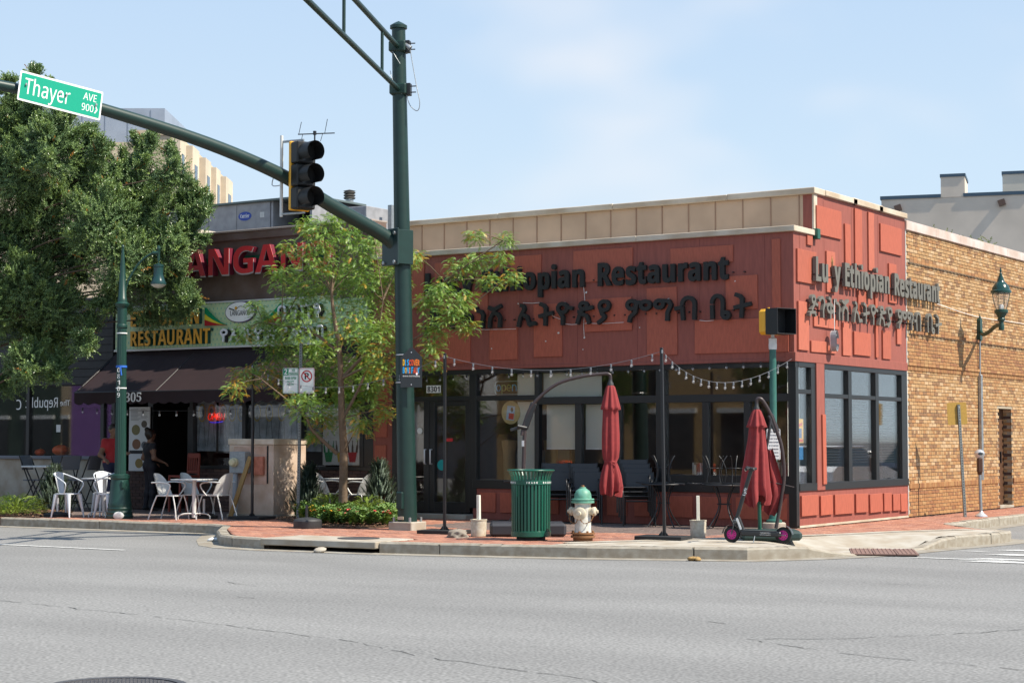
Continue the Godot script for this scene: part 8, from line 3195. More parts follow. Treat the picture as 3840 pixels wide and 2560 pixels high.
func planting() -> void:
	M.frond = leaf_mat(0.42, 0.75)
	M.soft_leaf = leaf_mat(0.6, 0.5)
	# mulch in the two beds
	for q in [[BED, "brown wood mulch in the flower bed under the young tree"], [BED2, "brown wood mulch in the bed at the left edge"]]:
		var t := thing("mulch_bed", q[1], "mulch")
		struct(t, "stuff")
		var b := B.new()
		b.ext(poly2(q[0]), -0.05, 0.02, flat())
		P("soil", b, M.mulch, t)
		var pg := PackedVector2Array()
		for i in range(0, q[0].size(), 2):
			pg.append(Vector2(q[0][i], q[0][i + 1]))
		var chip := B.new()
		chip.box(Vector3.ZERO, Vector3(0.05, 0.008, 0.016), Basis())
		var xf := []
		var cols := []
		rng.seed = 3
		while xf.size() < 2600:
			var p := Vector2(rf(-10, -5.5), rf(0.5, 4.5)) if q[0] == BED else Vector2(rf(-22, -13.4), rf(1.8, 4.1))
			if not inside(p, pg):
				continue
			xf.append(Transform3D(Basis.from_euler(Vector3(rf(-0.5, 0.5), rf(0, TAU), rf(-0.5, 0.5))).scaled(Vector3.ONE * rf(0.5, 1.3)), Vector3(p.x, 0.025 + rf(0, 0.02), p.y)))
			cols.append(Color(0.17, 0.095, 0.055) * rf(0.45, 1.6))
		var cm := mat(1, 1, 1, 0.95)
		cm.vertex_color_use_as_albedo = true
		scatter("chips", chip.mesh(), xf, cols, cm, t)
	# blue-green evergreens
	var sp := sprig_mesh()
	evergreen("blue-green evergreen shrub left of the young tree's trunk", Vector3(-9.0, 0.02, 1.65), 0.30, 0.90, 1000, sp, 1)
	evergreen("blue-green evergreen shrub right of the trunk, beside the signal pole", Vector3(-7.62, 0.02, 1.3), 0.29, 1.0, 1000, sp, 2)
	evergreen("small dark evergreen shrub at the left edge before the bar chairs", Vector3(-14.25, 0.02, 3.0), 0.34, 0.85, 700, sp, 3)
	# yellow-green feathery mounds
	var fm := frond_mesh(9, 0.16)
	for q in [[Vector3(-8.35, 0.02, 1.8), 0.34, 0.42, 330, "feathery yellow-green ground shrub behind the flowers, left of the trunk"], [Vector3(-7.5, 0.02, 1.85), 0.30, 0.40, 280, "feathery yellow-green ground shrub right of the trunk"], [Vector3(-14.55, 0.02, 3.75), 0.60, 0.36, 620, "feathery yellow-green shrub at the left edge of the kerb"]]:
		var t := thing("ground_shrub", q[4], "shrub", q[0])
		var xf := []
		var cols := []
		rng.seed = int(q[1] * 1000)
		for i in q[3]:
			var a := rf(0, TAU)
			var el := asin(rf(0.05, 1.0))
			var r := pow(rng.randf(), 0.4)
			var p := Vector3(cos(a) * cos(el) * q[1], sin(el) * q[2], sin(a) * cos(el) * q[1]) * r
			xf.append(Transform3D(Basis(Vector3.UP, -a) * Basis(Vector3.BACK, rf(0.2, 1.1)) * Basis(Vector3.RIGHT, rf(-0.6, 0.6)), p))
			cols.append(Color(0.13, 0.22, 0.03).lerp(Color(0.26, 0.34, 0.04), rng.randf()))
		scatter("foliage", fm, xf, cols, M.soft_leaf, t)
	flowers()

func sprig_mesh() -> ArrayMesh:
	var b := B.new()
	rng.seed = 15
	for k in 16:
		var f := k / 15.0
		for s in 3:
			var a := k * 2.1 + s * TAU / 3.0
			var d := Vector3(cos(a), 1.1, sin(a)).normalized()
			var p := Vector3(0, f * 0.20, 0)
			var w := Vector3(-sin(a), 0, cos(a)) * 0.0045
			var tip := p + d * 0.038 * (1.1 - 0.5 * f)
			var nn := Vector3(cos(a), 0.3, sin(a)).normalized()
			b.t(p - w, p + w, tip, nn, nn, nn)
	return b.mesh()

func evergreen(label: String, at: Vector3, r: float, h: float, n: int, sp: Mesh, sd: int) -> void:
	var t := thing("evergreen_shrub", label, "shrub", at, 0, "blue-green evergreen shrubs")
	var b := B.new()
	b.tube([Vector3.ZERO, Vector3(0.01, h * 0.6, 0)], [0.02, 0.008], 6)
	P("stem", b, mat(0.09, 0.06, 0.04, 0.9), t)
	var xf := []
	var cols := []
	rng.seed = 300 + sd
	for i in n:
		var f := pow(rng.randf(), 0.75)
		var a := rf(0, TAU)
		var lobe := 1.0 + 0.25 * sin(a * 3.0 + sd) + 0.18 * sin(a * 5.0 + f * 6.0)
		var rad := r * (1.0 - pow(f, 1.3)) * lobe * sqrt(rf(0.15, 1.0)) + 0.015
		var p := Vector3(cos(a) * rad, f * h * 0.92, sin(a) * rad)
		xf.append(Transform3D(Basis(Vector3.UP, -a) * Basis(Vector3.BACK, -rf(0.1, 0.75)) * Basis(Vector3.UP, rf(0, TAU)).scaled(Vector3.ONE * rf(0.7, 1.15)), p))
		cols.append(Color(0.13, 0.20, 0.15).lerp(Color(0.34, 0.45, 0.34), rng.randf()))
	scatter("foliage", sp, xf, cols, M.soft_leaf, t)

func flowers() -> void:
	# low flowering plants round the bed, each a clump of leaves with flower heads
	var lf := B.new()
	rng.seed = 23
	for k in 9:
		var a := k * 2.4
		var out := Vector3(cos(a), rf(0.2, 0.7), sin(a)).normalized()
		leaf_pair(lf, Vector3(0, k * 0.012, 0), out, Vector3(-sin(a), 0, cos(a)).cross(out) * -1.0, rf(0.05, 0.07), rf(0.02, 0.026))
	var lm := lf.mesh()
	var fl := B.new()
	for k in 9:
		var a := k * 2.4
		var rr := 0.024 * sqrt(k / 9.0)
		fl.ell(Vector3(cos(a) * rr, 0.006 - rr * 0.25, sin(a) * rr), Vector3(0.010, 0.007, 0.010), 6, 4)
	var fm := fl.mesh()
	var kinds := [mat(0.80, 0.42, 0.02, 0.6), mat(0.80, 0.20, 0.03, 0.6), mat(0.70, 0.05, 0.06, 0.6), mat(0.75, 0.22, 0.18, 0.6)]
	var spots := [[-8.75, 2.0], [-8.2, 2.5], [-7.7, 3.05], [-7.25, 3.3], [-6.95, 3.55], [-6.6, 3.5], [-6.3, 3.65], [-6.05, 3.4], [-6.4, 2.8], [-6.75, 2.2], [-7.1, 1.75], [-7.15, 2.75], [-7.7, 2.3]]
	var names := ["at the far left end", "second from the left, beside the round weight", "behind the round weight", "just right of the round weight", "in the front row before the trunk", "in the front row, centre", "in the front row right of centre", "at the front right corner", "nearest the signal pole footing", "behind the corner, towards the right evergreen", "before the right evergreen", "behind the front row's centre", "close before the trunk"]
	var pal := [[0, 1], [0, 0], [0, 1], [0, 1], [1, 0], [1, 2], [2, 3], [2, 3], [0, 0], [0, 0], [0, 1], [1, 2], [0, 1]]
	for i in spots.size():
		var t := thing("flowering_plant", "low flowering plant %s of the bed" % names[i], "flower", Vector3(spots[i][0], 0.02, spots[i][1]), 0, "lantana plants round the young tree")
		var xf := []
		var cols := []
		rng.seed = 500 + i
		for k in 120:
			var a := rf(0, TAU)
			var r := 0.24 * sqrt(rng.randf())
			xf.append(Transform3D(Basis.from_euler(Vector3(rf(-0.5, 0.5), rf(0, TAU), rf(-0.5, 0.5))), Vector3(cos(a) * r, rf(0.03, 0.26) * (1.0 - r * 1.4), sin(a) * r)))
			cols.append(Color(0.06, 0.13, 0.025).lerp(Color(0.14, 0.23, 0.04), rng.randf()))
		scatter("leaves", lm, xf, cols, M.soft_leaf, t)
		for k in 8:
			var a := rf(0, TAU)
			var r := 0.23 * sqrt(rng.randf())
			put("flower_head", fm, kinds[pal[i][rng.randi() % 2]], t, Transform3D(Basis.from_euler(Vector3(rf(-0.5, 0.5), rf(0, 6), rf(-0.5, 0.5))).scaled(Vector3.ONE * rf(0.8, 1.25)), Vector3(cos(a) * r, 0.27 - r * 0.3 + rf(0, 0.05), sin(a) * r)))

const CROWN := [[-14.86,8.3,3.74,0.24],[-14.89,8.63,3.11,0.19],[-14.48,8.22,3.2,0.27],[-15.1,7.91,3.08,0.52],[-15.43,7.58,3.23,0.52],[-13.8,7.49,3.36,0.38],[-13.95,6.97,3.54,0.67],[-14.42,7.38,2.09,0.35],[-14.87,6.62,3.59,0.68],[-13.4,7.08,2.71,0.24],[-14.87,6.64,2.0,0.7],[-13.63,6.5,2.31,0.51],[-13.47,7.21,1.47,0.37],[-12.89,7.36,1.87,0.14],[-13.45,6.54,1.84,0.61],[-12.14,6.59,2.03,0.38],[-12.78,7.19,1.45,0.16],[-12.74,6.17,0.85,0.37],[-12.09,6.0,1.16,0.19],[-15.06,5.88,2.62,0.78],[-15.49,5.34,3.02,0.69],[-13.22,5.56,2.86,0.76],[-13.34,5.88,1.46,0.7],[-12.48,5.5,1.24,0.43],[-12.48,5.1,1.84,0.51],[-12.85,4.88,2.64,0.67],[-14.74,5.03,2.1,0.7],[-15.02,4.45,3.08,0.69],[-12.68,4.22,1.01,0.3],[-13.09,4.6,0.96,0.39],[-13.32,4.48,1.45,0.52],[-13.53,3.9,1.11,0.31],[-13.49,4.26,2.24,0.43],[-12.94,3.97,0.98,0.26],[-14.49,4.1,2.77,0.6],[-15.9,3.82,2.62,0.61],[-15.17,3.55,2.25,0.57],[-13.62,3.3,2.9,0.29],[-14.6,2.88,3.43,0.46],[-14.22,2.8,3.0,0.34],[-16.06,2.59,2.58,0.35],[-13.92,3.71,2.39,0.24],[-16.05,6.28,3.54,1.04],[-15.72,4.08,3.88,0.94],[-15.82,7.97,3.77,0.52]]
const LOCUST := [[-8.07,5.11,2.43,0.43],[-8.18,4.64,2.54,0.47],[-7.86,5.1,1.94,0.39],[-7.68,4.59,1.79,0.51],[-8.42,4.32,1.68,0.6],[-8.97,4.37,2.44,0.36],[-8.95,4.08,1.97,0.44],[-7.82,4.08,1.36,0.6],[-7.59,4.41,0.99,0.36],[-7.13,4.68,1.28,0.3],[-6.01,4.6,2.41,0.17],[-9.43,3.64,2.38,0.3],[-9.7,3.89,2.38,0.16],[-9.38,3.4,2.25,0.4],[-8.65,3.53,2.38,0.43],[-9.63,3.35,2.75,0.25],[-9.47,3.02,1.97,0.42],[-9.52,3.1,0.9,0.5],[-7.9,3.41,1.88,0.55],[-7.18,3.31,1.92,0.48],[-6.93,2.75,2.12,0.46],[-8.05,2.68,1.43,0.56],[-8.69,2.53,1.59,0.52],[-9.19,2.45,1.98,0.4],[-9.7,2.6,2.6,0.29],[-9.48,2.35,3.13,0.22],[-9.65,2.65,2.18,0.34],[-8.33,2.03,2.57,0.37],[-8.22,2.12,1.65,0.48],[-7.89,2.25,1.25,0.4],[-6.91,1.91,2.08,0.23],[-8.35,1.76,1.99,0.28],[-7.27,1.68,2.3,0.29],[-8.61,1.47,1.96,0.14],[-5.83,4.02,1.95,0.3],[-5.97,4.48,1.09,0.34],[-5.79,4.61,0.8,0.27],[-5.42,5.0,1.44,0.18],[-5.25,5.0,0.44,0.21],[-4.9,4.59,1.42,0.19],[-4.56,4.22,1.6,0.18],[-5.32,4.21,1.15,0.22],[-5.39,3.61,2.18,0.31],[-5.79,3.33,2.13,0.3],[-6.09,3.81,1.97,0.27],[-5.67,3.41,1.31,0.19],[-5.33,3.85,1.93,0.26],[-5.73,3.02,2.34,0.22],[-6.4,2.77,1.28,0.14],[-6.1,2.81,2.08,0.15],[-8.88,5.37,1.95,0.22],[-9.1,4.96,2.18,0.19],[-7.86,5.42,2.33,0.19],[-7.36,4.97,1.83,0.2],[-8.44,1.53,2.2,0.11]]

func limb(b: B, pts: Array, r0: float, r1: float) -> void:
	var p := curve(pts, 4)
	var rad := []
	for i in p.size():
		rad.append(lerpf(r0, r1, float(i) / (p.size() - 1)))
	b.tube(p, rad, 8)

func trees() -> void:
	var bark := mat(0.13, 0.095, 0.07, 0.9, 0, M.stain, 3.0, M.bumpy, 0.6)
	# the big dense tree at the left
	var t := thing("broadleaf_tree", "large dense glossy-leaved tree filling the left of the view", "tree")
	var b := B.new()
	var base := Vector3(-16.1, 0.0, 3.2)
	limb(b, [base, Vector3(-16.05, 1.2, 3.2), Vector3(-16.1, 2.4, 3.2), Vector3(-16.1, 3.6, 3.3), Vector3(-15.9, 5.6, 3.2)], 0.20, 0.10)
	P("trunk", b, bark, t)
	rng.seed = 71
	for l in CROWN:
		if l[3] > 0.3 and l[0] > -14.7:
			b = B.new()
			var c := Vector3(l[0], l[1], l[2])
			var st := Vector3(-16.1, 2.4, 3.2).lerp(Vector3(-15.9, 5.6, 3.2), clampf((l[1] - 3.0) / 3.5, 0, 1))
			limb(b, [st, st.lerp(c, 0.5) + Vector3(0, 0.15, 0), c, c + Vector3(rf(-0.1, 0.1), l[3] * 0.7, rf(-0.1, 0.1))], 0.022, 0.006)
			P("branch", b, bark, t)
	var xf := []
	var cols := []
	for l in CROWN:
		var c := Vector3(l[0], l[1], l[2])
		var n := int(5200.0 * l[3] * l[3]) + 90
		# each lobe is several shoots that lean out and up
		var shoots := maxi(3, int(l[3] * 22.0))
		var dirs := []
		for k in shoots:
			var d := Vector3(rf(-1, 1), rf(-0.55, 1.1), rf(-1, 1)).normalized()
			if k % 3 == 0:
				d = (d + Vector3(0, 1.1, 0)).normalized()
			dirs.append([d, rf(0.75, 1.18) + (0.16 if k % 3 == 0 else 0.0)])
		for i in n:
			var sh: Array = dirs[rng.randi() % shoots]
			var f := pow(rng.randf(), 0.55)
			if i % 4 == 0:
				f = pow(rng.randf(), 0.42)
				sh = [Vector3(rf(-1, 1), rf(-1, 1), rf(-1, 1)).normalized(), 0.95]
			var p: Vector3 = c + sh[0] * l[3] * f * sh[1] + Vector3(rf(-1, 1), rf(-1, 1), rf(-1, 1)) * (0.15 * l[3] + 0.05) * (1.35 - f * 0.95)
			var lean: Vector3 = (sh[0] + Vector3(0, 0.35, 0) + Vector3(rf(-0.9, 0.9), rf(-0.9, 0.9), rf(-0.9, 0.9))).normalized()
			var q := Quaternion(Vector3.UP, lean)
			xf.append(Transform3D(Basis(q) * Basis(Vector3.UP, rf(0, TAU)).scaled(Vector3.ONE * rf(0.55, 0.9)), p))
			var young := clampf((f - 0.75) * 3.0, 0.0, 1.0) * rng.randf()
			var cc := Color(0.095, 0.165, 0.07).lerp(Color(0.18, 0.275, 0.115), rng.randf()).lerp(Color(0.33, 0.43, 0.08), young * 0.8)
			if rng.randf() < 0.006:
				cc = Color(0.40, 0.17, 0.03)
			cols.append(cc)
	scatter("crown", twig_mesh(), xf, cols, M.leaf, t)
	# the young tree with feathery leaves
	var y := thing("young_tree", "young feathery-leaved street tree with yellowing tips in the flower bed", "tree")
	var ybark := mat(0.20, 0.145, 0.10, 0.9, 0, M.stain, 4.0, M.bumpy, 0.4)
	b = B.new()
	limb(b, [Vector3(-7.95, 0.0, 1.96), Vector3(-7.94, 0.4, 1.96), Vector3(-7.90, 1.28, 2.0), Vector3(-7.92, 1.83, 2.03), Vector3(-7.91, 2.54, 2.08), Vector3(-7.92, 3.01, 2.11), Vector3(-7.97, 3.56, 2.18), Vector3(-8.0, 4.1, 2.24), Vector3(-7.95, 4.9, 2.2)], 0.092, 0.016)
	P("trunk", b, ybark, y)
	var forks := [Vector3(-7.92, 1.2, 2.0), Vector3(-7.91, 1.83, 2.03), Vector3(-7.91, 2.54, 2.08), Vector3(-7.92, 3.01, 2.11), Vector3(-7.97, 3.56, 2.18), Vector3(-8.0, 4.1, 2.24)]
	rng.seed = 9
	var limbs := [[0, [Vector3(-8.0, 1.2, 2.05), Vector3(-8.36, 1.61, 2.31), Vector3(-8.51, 1.93, 2.43), Vector3(-9.11, 2.54, 2.86)], 0.04], [1, [Vector3(-7.91, 1.83, 2.03), Vector3(-7.67, 2.31, 1.91), Vector3(-7.39, 3.09, 1.77), Vector3(-7.23, 3.95, 1.73)], 0.036], [3, [Vector3(-7.92, 3.01, 2.11), Vector3(-8.43, 3.4, 2.3), Vector3(-8.95, 3.52, 2.5), Vector3(-9.4, 3.6, 2.5)], 0.03], [2, [Vector3(-7.91, 2.54, 2.08), Vector3(-7.3, 3.2, 1.8), Vector3(-6.71, 3.8, 1.55), Vector3(-6.18, 4.26, 1.3), Vector3(-5.78, 4.57, 1.15), Vector3(-5.2, 4.98, 0.9)], 0.036], [2, [Vector3(-7.91, 2.54, 2.08), Vector3(-7.0, 2.9, 2.05), Vector3(-6.2, 3.3, 1.95), Vector3(-5.4, 3.6, 1.9)], 0.028]]
	for lm in limbs:
		b = B.new()
		limb(b, lm[1], lm[2], 0.008)
		P("branch", b, ybark, y)
		for p in lm[1]:
			forks.append(p)
	xf = []
	cols = []
	for i in LOCUST.size():
		var l: Array = LOCUST[i]
		var c := Vector3(l[0], l[1], maxf(l[2], 0.75))
		var near: Vector3 = forks[0]
		for q in forks:
			if q.distance_to(c) + maxf(0.0, q.y - c.y) * 1.5 < near.distance_to(c) + maxf(0.0, near.y - c.y) * 1.5:
				near = q
		b = B.new()
		limb(b, [near, near.lerp(c, 0.5) + Vector3(0, 0.06, 0), c + Vector3(0, l[3] * 0.3, 0), c + (c - near).normalized() * l[3] * 0.7], 0.011, 0.004)
		P("twig", b, ybark, y)
		var warm := 0.025
		if i in [20, 23, 24, 25, 26, 30, 31, 32, 33, 10]:
			warm = 0.30
		if i in [37, 39, 40, 41, 45, 47, 48, 49, 50, 18]:
			warm = 0.16
		var n := int(1700.0 * l[3] * l[3]) + 44
		for k in n:
			var d := Vector3(rf(-1, 1), rf(-0.8, 1), rf(-1, 1)).normalized()
			var f := pow(rng.randf(), 0.5)
			var p: Vector3 = c + d * l[3] * f * 0.9
			if p.z < 0.35 and p.x < -4.0:
				p.z = 0.35 + rf(0, 0.3)
			var a := rf(0, TAU) if rng.randf() < 0.5 else atan2(-d.z, d.x)
			xf.append(Transform3D(Basis(Vector3.UP, a) * Basis(Vector3.BACK, rf(-0.7, 0.5)) * Basis(Vector3.RIGHT, rf(-0.8, 0.8)).scaled(Vector3.ONE * rf(0.75, 1.25)), p))
			var cc := Color(0.13, 0.26, 0.05).lerp(Color(0.32, 0.44, 0.09), pow(rng.randf(), 1.3))
			if rng.randf() < warm * (0.6 + f * 0.6):
				cc = Color(0.52, 0.38, 0.06).lerp(Color(0.58, 0.25, 0.04), rng.randf())
			cols.append(cc)
	scatter("crown", frond_mesh(9, 0.125), xf, cols, M.frond, y)
	# weeds and tree tops above the brick parapet
	for q in [[-1.2, 5.75, -9.5, 0.45, "sprig of leaves showing over the red parapet at the roof corner"], [-1.4, 5.9, -12.6, 0.5, "yellow-green tree top over the brick wall before the plain block"]]:
		var w := thing("tree_top", q[4], "tree")
		var x2 := []
		var c2 := []
		b = B.new()
		b.tube([Vector3(q[0], 5.2, q[2]), Vector3(q[0], q[1], q[2])], 0.015, 6)
		P("stem", b, bark, w)
		for k in 46:
			x2.append(Transform3D(Basis.from_euler(Vector3(rf(-1, 1), rf(0, 6), rf(-1, 1))).scaled(Vector3.ONE * 0.8), Vector3(q[0] + rf(-1, 1) * q[3], q[1] + rf(-0.5, 0.35) * q[3], q[2] + rf(-1, 1) * q[3])))
			c2.append(Color(0.13, 0.19, 0.03).lerp(Color(0.24, 0.27, 0.04), rng.randf()))
		scatter("crown", twig_mesh(), x2, c2, M.leaf, w)

# ---------- people ----------
func smin(a: float, c: float, k: float) -> float:
	var h := maxf(k - absf(a - c), 0.0) / k
	return minf(a, c) - h * h * k * 0.25

# surface of a set of tapered capsules [a, b, ra, rb] joined smoothly: one vertex in each crossed cell, a quad round each crossed edge
func skin(b: B, bones: Array, cell: float, k: float, paint: Callable) -> void:
	var lo := Vector3.INF
	var hi := -Vector3.INF
	for s in bones:
		var m := maxf(s[2], s[3]) + k + cell * 2
		lo = lo.min(s[0] - Vector3.ONE * m).min(s[1] - Vector3.ONE * m)
		hi = hi.max(s[0] + Vector3.ONE * m).max(s[1] + Vector3.ONE * m)
	var nx := int((hi.x - lo.x) / cell) + 2
	var ny := int((hi.y - lo.y) / cell) + 2
	var nz := int((hi.z - lo.z) / cell) + 2
	var f := PackedFloat32Array()
	f.resize(nx * ny * nz)
	f.fill(1.0)
	for s in bones:
		var m := maxf(s[2], s[3]) + k + cell * 2
		var p0 := ((s[0] as Vector3).min(s[1]) - Vector3.ONE * m - lo) / cell
		var p1 := ((s[0] as Vector3).max(s[1]) + Vector3.ONE * m - lo) / cell
		var a: Vector3 = s[0]
		var ab: Vector3 = s[1] - a
		var l2 := maxf(ab.length_squared(), 1e-9)
		var sq: Vector3 = s[4] if s.size() > 4 else Vector3.ONE
		for z in range(maxi(0, int(p0.z)), mini(nz, int(p1.z) + 1)):
			for y in range(maxi(0, int(p0.y)), mini(ny, int(p1.y) + 1)):
				for x in range(maxi(0, int(p0.x)), mini(nx, int(p1.x) + 1)):
					var p := lo + Vector3(x, y, z) * cell
					var t := clampf((p - a).dot(ab) / l2, 0.0, 1.0)
					var d := ((p - a - ab * t) / sq).length() - lerpf(s[2], s[3], t)
					var i := (z * ny + y) * nx + x
					f[i] = smin(f[i], d, k)
	var at := {}
	var step := [1, nx, nx * ny]
	for z in nz - 1:
		for y in ny - 1:
			for x in nx - 1:
				var i := (z * ny + y) * nx + x
				var v := [f[i], f[i + 1], f[i + nx], f[i + nx + 1], f[i + nx * ny], f[i + nx * ny + 1], f[i + nx * ny + nx], f[i + nx * ny + nx + 1]]
				var neg := 0
				for q in v:
					if q < 0.0:
						neg += 1
				if neg == 0 or neg == 8:
					continue
				var sum := Vector3.ZERO
				var cnt := 0
				for e in [[0, 1], [2, 3], [4, 5], [6, 7], [0, 2], [1, 3], [4, 6], [5, 7], [0, 4], [1, 5], [2, 6], [3, 7]]:
					var va: float = v[e[0]]
					var vb: float = v[e[1]]
					if (va < 0.0) != (vb < 0.0):
						var g := va / (va - vb)
						var ca := Vector3(e[0] & 1, (e[0] >> 1) & 1, e[0] >> 2)
						var cb := Vector3(e[1] & 1, (e[1] >> 1) & 1, e[1] >> 2)
						sum += ca.lerp(cb, g)
						cnt += 1
				var nrm := Vector3(v[1] + v[3] + v[5] + v[7] - v[0] - v[2] - v[4] - v[6], v[2] + v[3] + v[6] + v[7] - v[0] - v[1] - v[4] - v[5], v[4] + v[5] + v[6] + v[7] - v[0] - v[1] - v[2] - v[3]).normalized()
				var pos: Vector3 = lo + (Vector3(x, y, z) + sum / cnt) * cell
				at[i] = [pos, nrm]
	b.tinted = true
	for z in range(1, nz - 1):
		for y in range(1, ny - 1):
			for x in range(1, nx - 1):
				var i := (z * ny + y) * nx + x
				for ax in 3:
					var j: int = i + step[ax]
					if (f[i] < 0.0) == (f[j] < 0.0):
						continue
					var s1: int = step[(ax + 1) % 3]
					var s2: int = step[(ax + 2) % 3]
					var q := [at[i - s1 - s2], at[i - s2], at[i], at[i - s1]]
					if f[i] >= 0.0:
						q.reverse()
					b.tint = paint.call(q[0][0])
					b.t(q[0][0], q[1][0], q[2][0], q[0][1], q[1][1], q[2][1])
					b.t(q[0][0], q[2][0], q[3][0], q[0][1], q[2][1], q[3][1])

func hand_bones(wrist: Vector3, dirv: Vector3, palm_n: Vector3, side: float) -> Array:
	# a relaxed hand: palm, four fingers of different lengths, thumb from the side
	var d := dirv.normalized()
	var n := palm_n.normalized()
	var s := d.cross(n) * side
	var out := []
	for k in 4:
		var off := s * (0.03 - 0.02 * k)
		out.append([wrist + off * 0.5, wrist + d * 0.08 + off, 0.016, 0.012])
		var l: float = [0.068, 0.078, 0.072, 0.055][k]
		var p := wrist + d * 0.085 + off
		var q := p + (d * 0.9 + n * 0.35).normalized() * l * 0.5
		out.append([p, q, 0.0098, 0.009])
		out.append([q, q + (d * 0.6 + n * 0.8).normalized() * l * 0.5, 0.009, 0.0078])
	var tb := wrist + d * 0.025 + s * 0.03
	var tm := tb + (d * 0.7 + s * 0.6 + n * 0.2).normalized() * 0.04
	out.append([tb, tm, 0.013, 0.011])
	out.append([tm, tm + (d * 0.95 + n * 0.35).normalized() * 0.032, 0.0105, 0.009])
	return out

func head_bones(neck: Vector3, c: Vector3, fwd: Vector3) -> Array:
	var r := fwd.cross(Vector3.UP) * -1.0
	return [[neck, c - fwd * 0.01 + Vector3(0, -0.05, 0), 0.054, 0.055], [c - fwd * 0.02 + Vector3(0, 0.015, 0), c + fwd * 0.018 + Vector3(0, 0.0, 0), 0.088, 0.080], [c + fwd * 0.02 + Vector3(0, -0.04, 0), c + fwd * 0.045 + Vector3(0, -0.095, 0), 0.056, 0.034],
		[c + fwd * 0.088 + Vector3(0, 0.0, 0), c + fwd * 0.108 + Vector3(0, -0.035, 0), 0.010, 0.014], [c + fwd * 0.085 + Vector3(0, -0.065, 0) - r * 0.016, c + fwd * 0.085 + Vector3(0, -0.065, 0) + r * 0.016, 0.011, 0.011],
		[c + r * 0.082 + Vector3(0, 0.015, 0), c + r * 0.084 + Vector3(0, -0.03, 0), 0.012, 0.010], [c - r * 0.082 + Vector3(0, 0.015, 0), c - r * 0.084 + Vector3(0, -0.03, 0), 0.012, 0.010],
		[c + fwd * 0.072 + r * 0.03 + Vector3(0, 0.02, 0), c + fwd * 0.07 + r * 0.042 + Vector3(0, 0.02, 0), 0.014, 0.012], [c + fwd * 0.072 - r * 0.03 + Vector3(0, 0.02, 0), c + fwd * 0.07 - r * 0.042 + Vector3(0, 0.02, 0), 0.014, 0.012]]

func figure(label: String, at: Vector3, turn: float, sc: float, J: Dictionary, top: Color, legs: Color, skinc: Color, hair: Color, sleeve: float, bun: bool) -> void:
	# joints are given for a figure 1.68 m tall that faces local +z
	var t := thing("person", label, "person", at, turn)
	var bones := [
		[J.hip + Vector3(-0.07, 0.0, 0), J.hip + Vector3(0.07, 0.0, 0), 0.125, 0.125, Vector3(1, 1, 0.86)], [J.hip + Vector3(0, 0.08, 0), J.chest + Vector3(0, -0.08, 0), 0.115, 0.125, Vector3(1.1, 1, 0.82)],
		[J.chest + Vector3(-0.08, 0, 0), J.chest + Vector3(0.08, 0, 0), 0.115, 0.115, Vector3(1, 1, 0.88)], [J.sl, J.sr, 0.058, 0.058], [J.chest + Vector3(0, 0.1, 0), J.neck, 0.075, 0.05]]
	for s in ["l", "r"]:
		bones.append([J["s" + s], J["e" + s], 0.053, 0.042])
		bones.append([J["e" + s], J["w" + s], 0.041, 0.027])
		bones.append([J["h" + s], J["k" + s], 0.092, 0.058])
		bones.append([J["k" + s], J["k" + s].lerp(J["a" + s], 0.35), 0.058, 0.060])
		bones.append([J["k" + s].lerp(J["a" + s], 0.35), J["a" + s], 0.060, 0.040])
		bones.append([J["a" + s] + Vector3(0, -0.035, -0.03), J["a" + s] + Vector3(0, -0.055, 0.13), 0.036, 0.030])
	var hipy: float = J.hip.y
	var b := B.new()
	skin(b, bones, 0.016, 0.05, func(p: Vector3) -> Color:
		if p.y < 0.075:
			return Color(0.02, 0.02, 0.022)
		for s in ["l", "r"]:
			var w: Vector3 = J["w" + s]
			var e: Vector3 = J["e" + s]
			var sh: Vector3 = J["s" + s]
			if p.distance_to(Geometry3D.get_closest_point_to_segment(p, e, w)) < 0.05 and p.distance_to(e) > 0.03 or p.distance_to(Geometry3D.get_closest_point_to_segment(p, sh, e)) < 0.065 and p.distance_to(sh) > sh.distance_to(e) * sleeve:
				if p.y > 0.5:
					return skinc
		if p.y > J.neck.y - 0.02:
			return skinc
		return legs if p.y < hipy - 0.01 else top)
	var fwd: Vector3 = J.look
	skin(b, head_bones(J.neck, J.head, fwd), 0.009, 0.03, func(p: Vector3) -> Color: return skinc)
	for s in ["l", "r"]:
		var dd: Vector3 = (J["w" + s] - J["e" + s]).normalized()
		skin(b, hand_bones(J["w" + s], dd, Vector3(0, -0.2, 1) if absf(dd.z) < 0.7 else Vector3(0, -1, 0), 1.0 if s == "l" else -1.0), 0.006, 0.012, func(p: Vector3) -> Color: return skinc)
	var m := mat(1, 1, 1, 0.75, 0, M.soft, 4.0)
	m.vertex_color_use_as_albedo = true
	P("body", b, m, t)
	b = B.new()
	var hb := [[J.head - fwd * 0.03 + Vector3(0, 0.03, 0), J.head - fwd * 0.01 + Vector3(0, 0.035, 0), 0.098, 0.095], [J.head - fwd * 0.05 + Vector3(0, 0.0, 0), J.head - fwd * 0.05 + Vector3(0, -0.06, 0), 0.075, 0.05]]
	if bun:
		hb.append([J.head - fwd * 0.09 + Vector3(0, 0.10, 0), J.head - fwd * 0.10 + Vector3(0, 0.105, 0), 0.05, 0.05])
		hb.append([J.head - fwd * 0.03 + Vector3(-0.09, -0.01, 0), J.head - fwd * 0.04 + Vector3(-0.10, -0.04, 0), 0.03, 0.025])
	skin(b, hb, 0.012, 0.03, func(p: Vector3) -> Color: return hair)
	var hm := mat(1, 1, 1, 0.55)
	hm.vertex_color_use_as_albedo = true
	P("hair", b, hm, t)
	t.scale = Vector3.ONE * sc

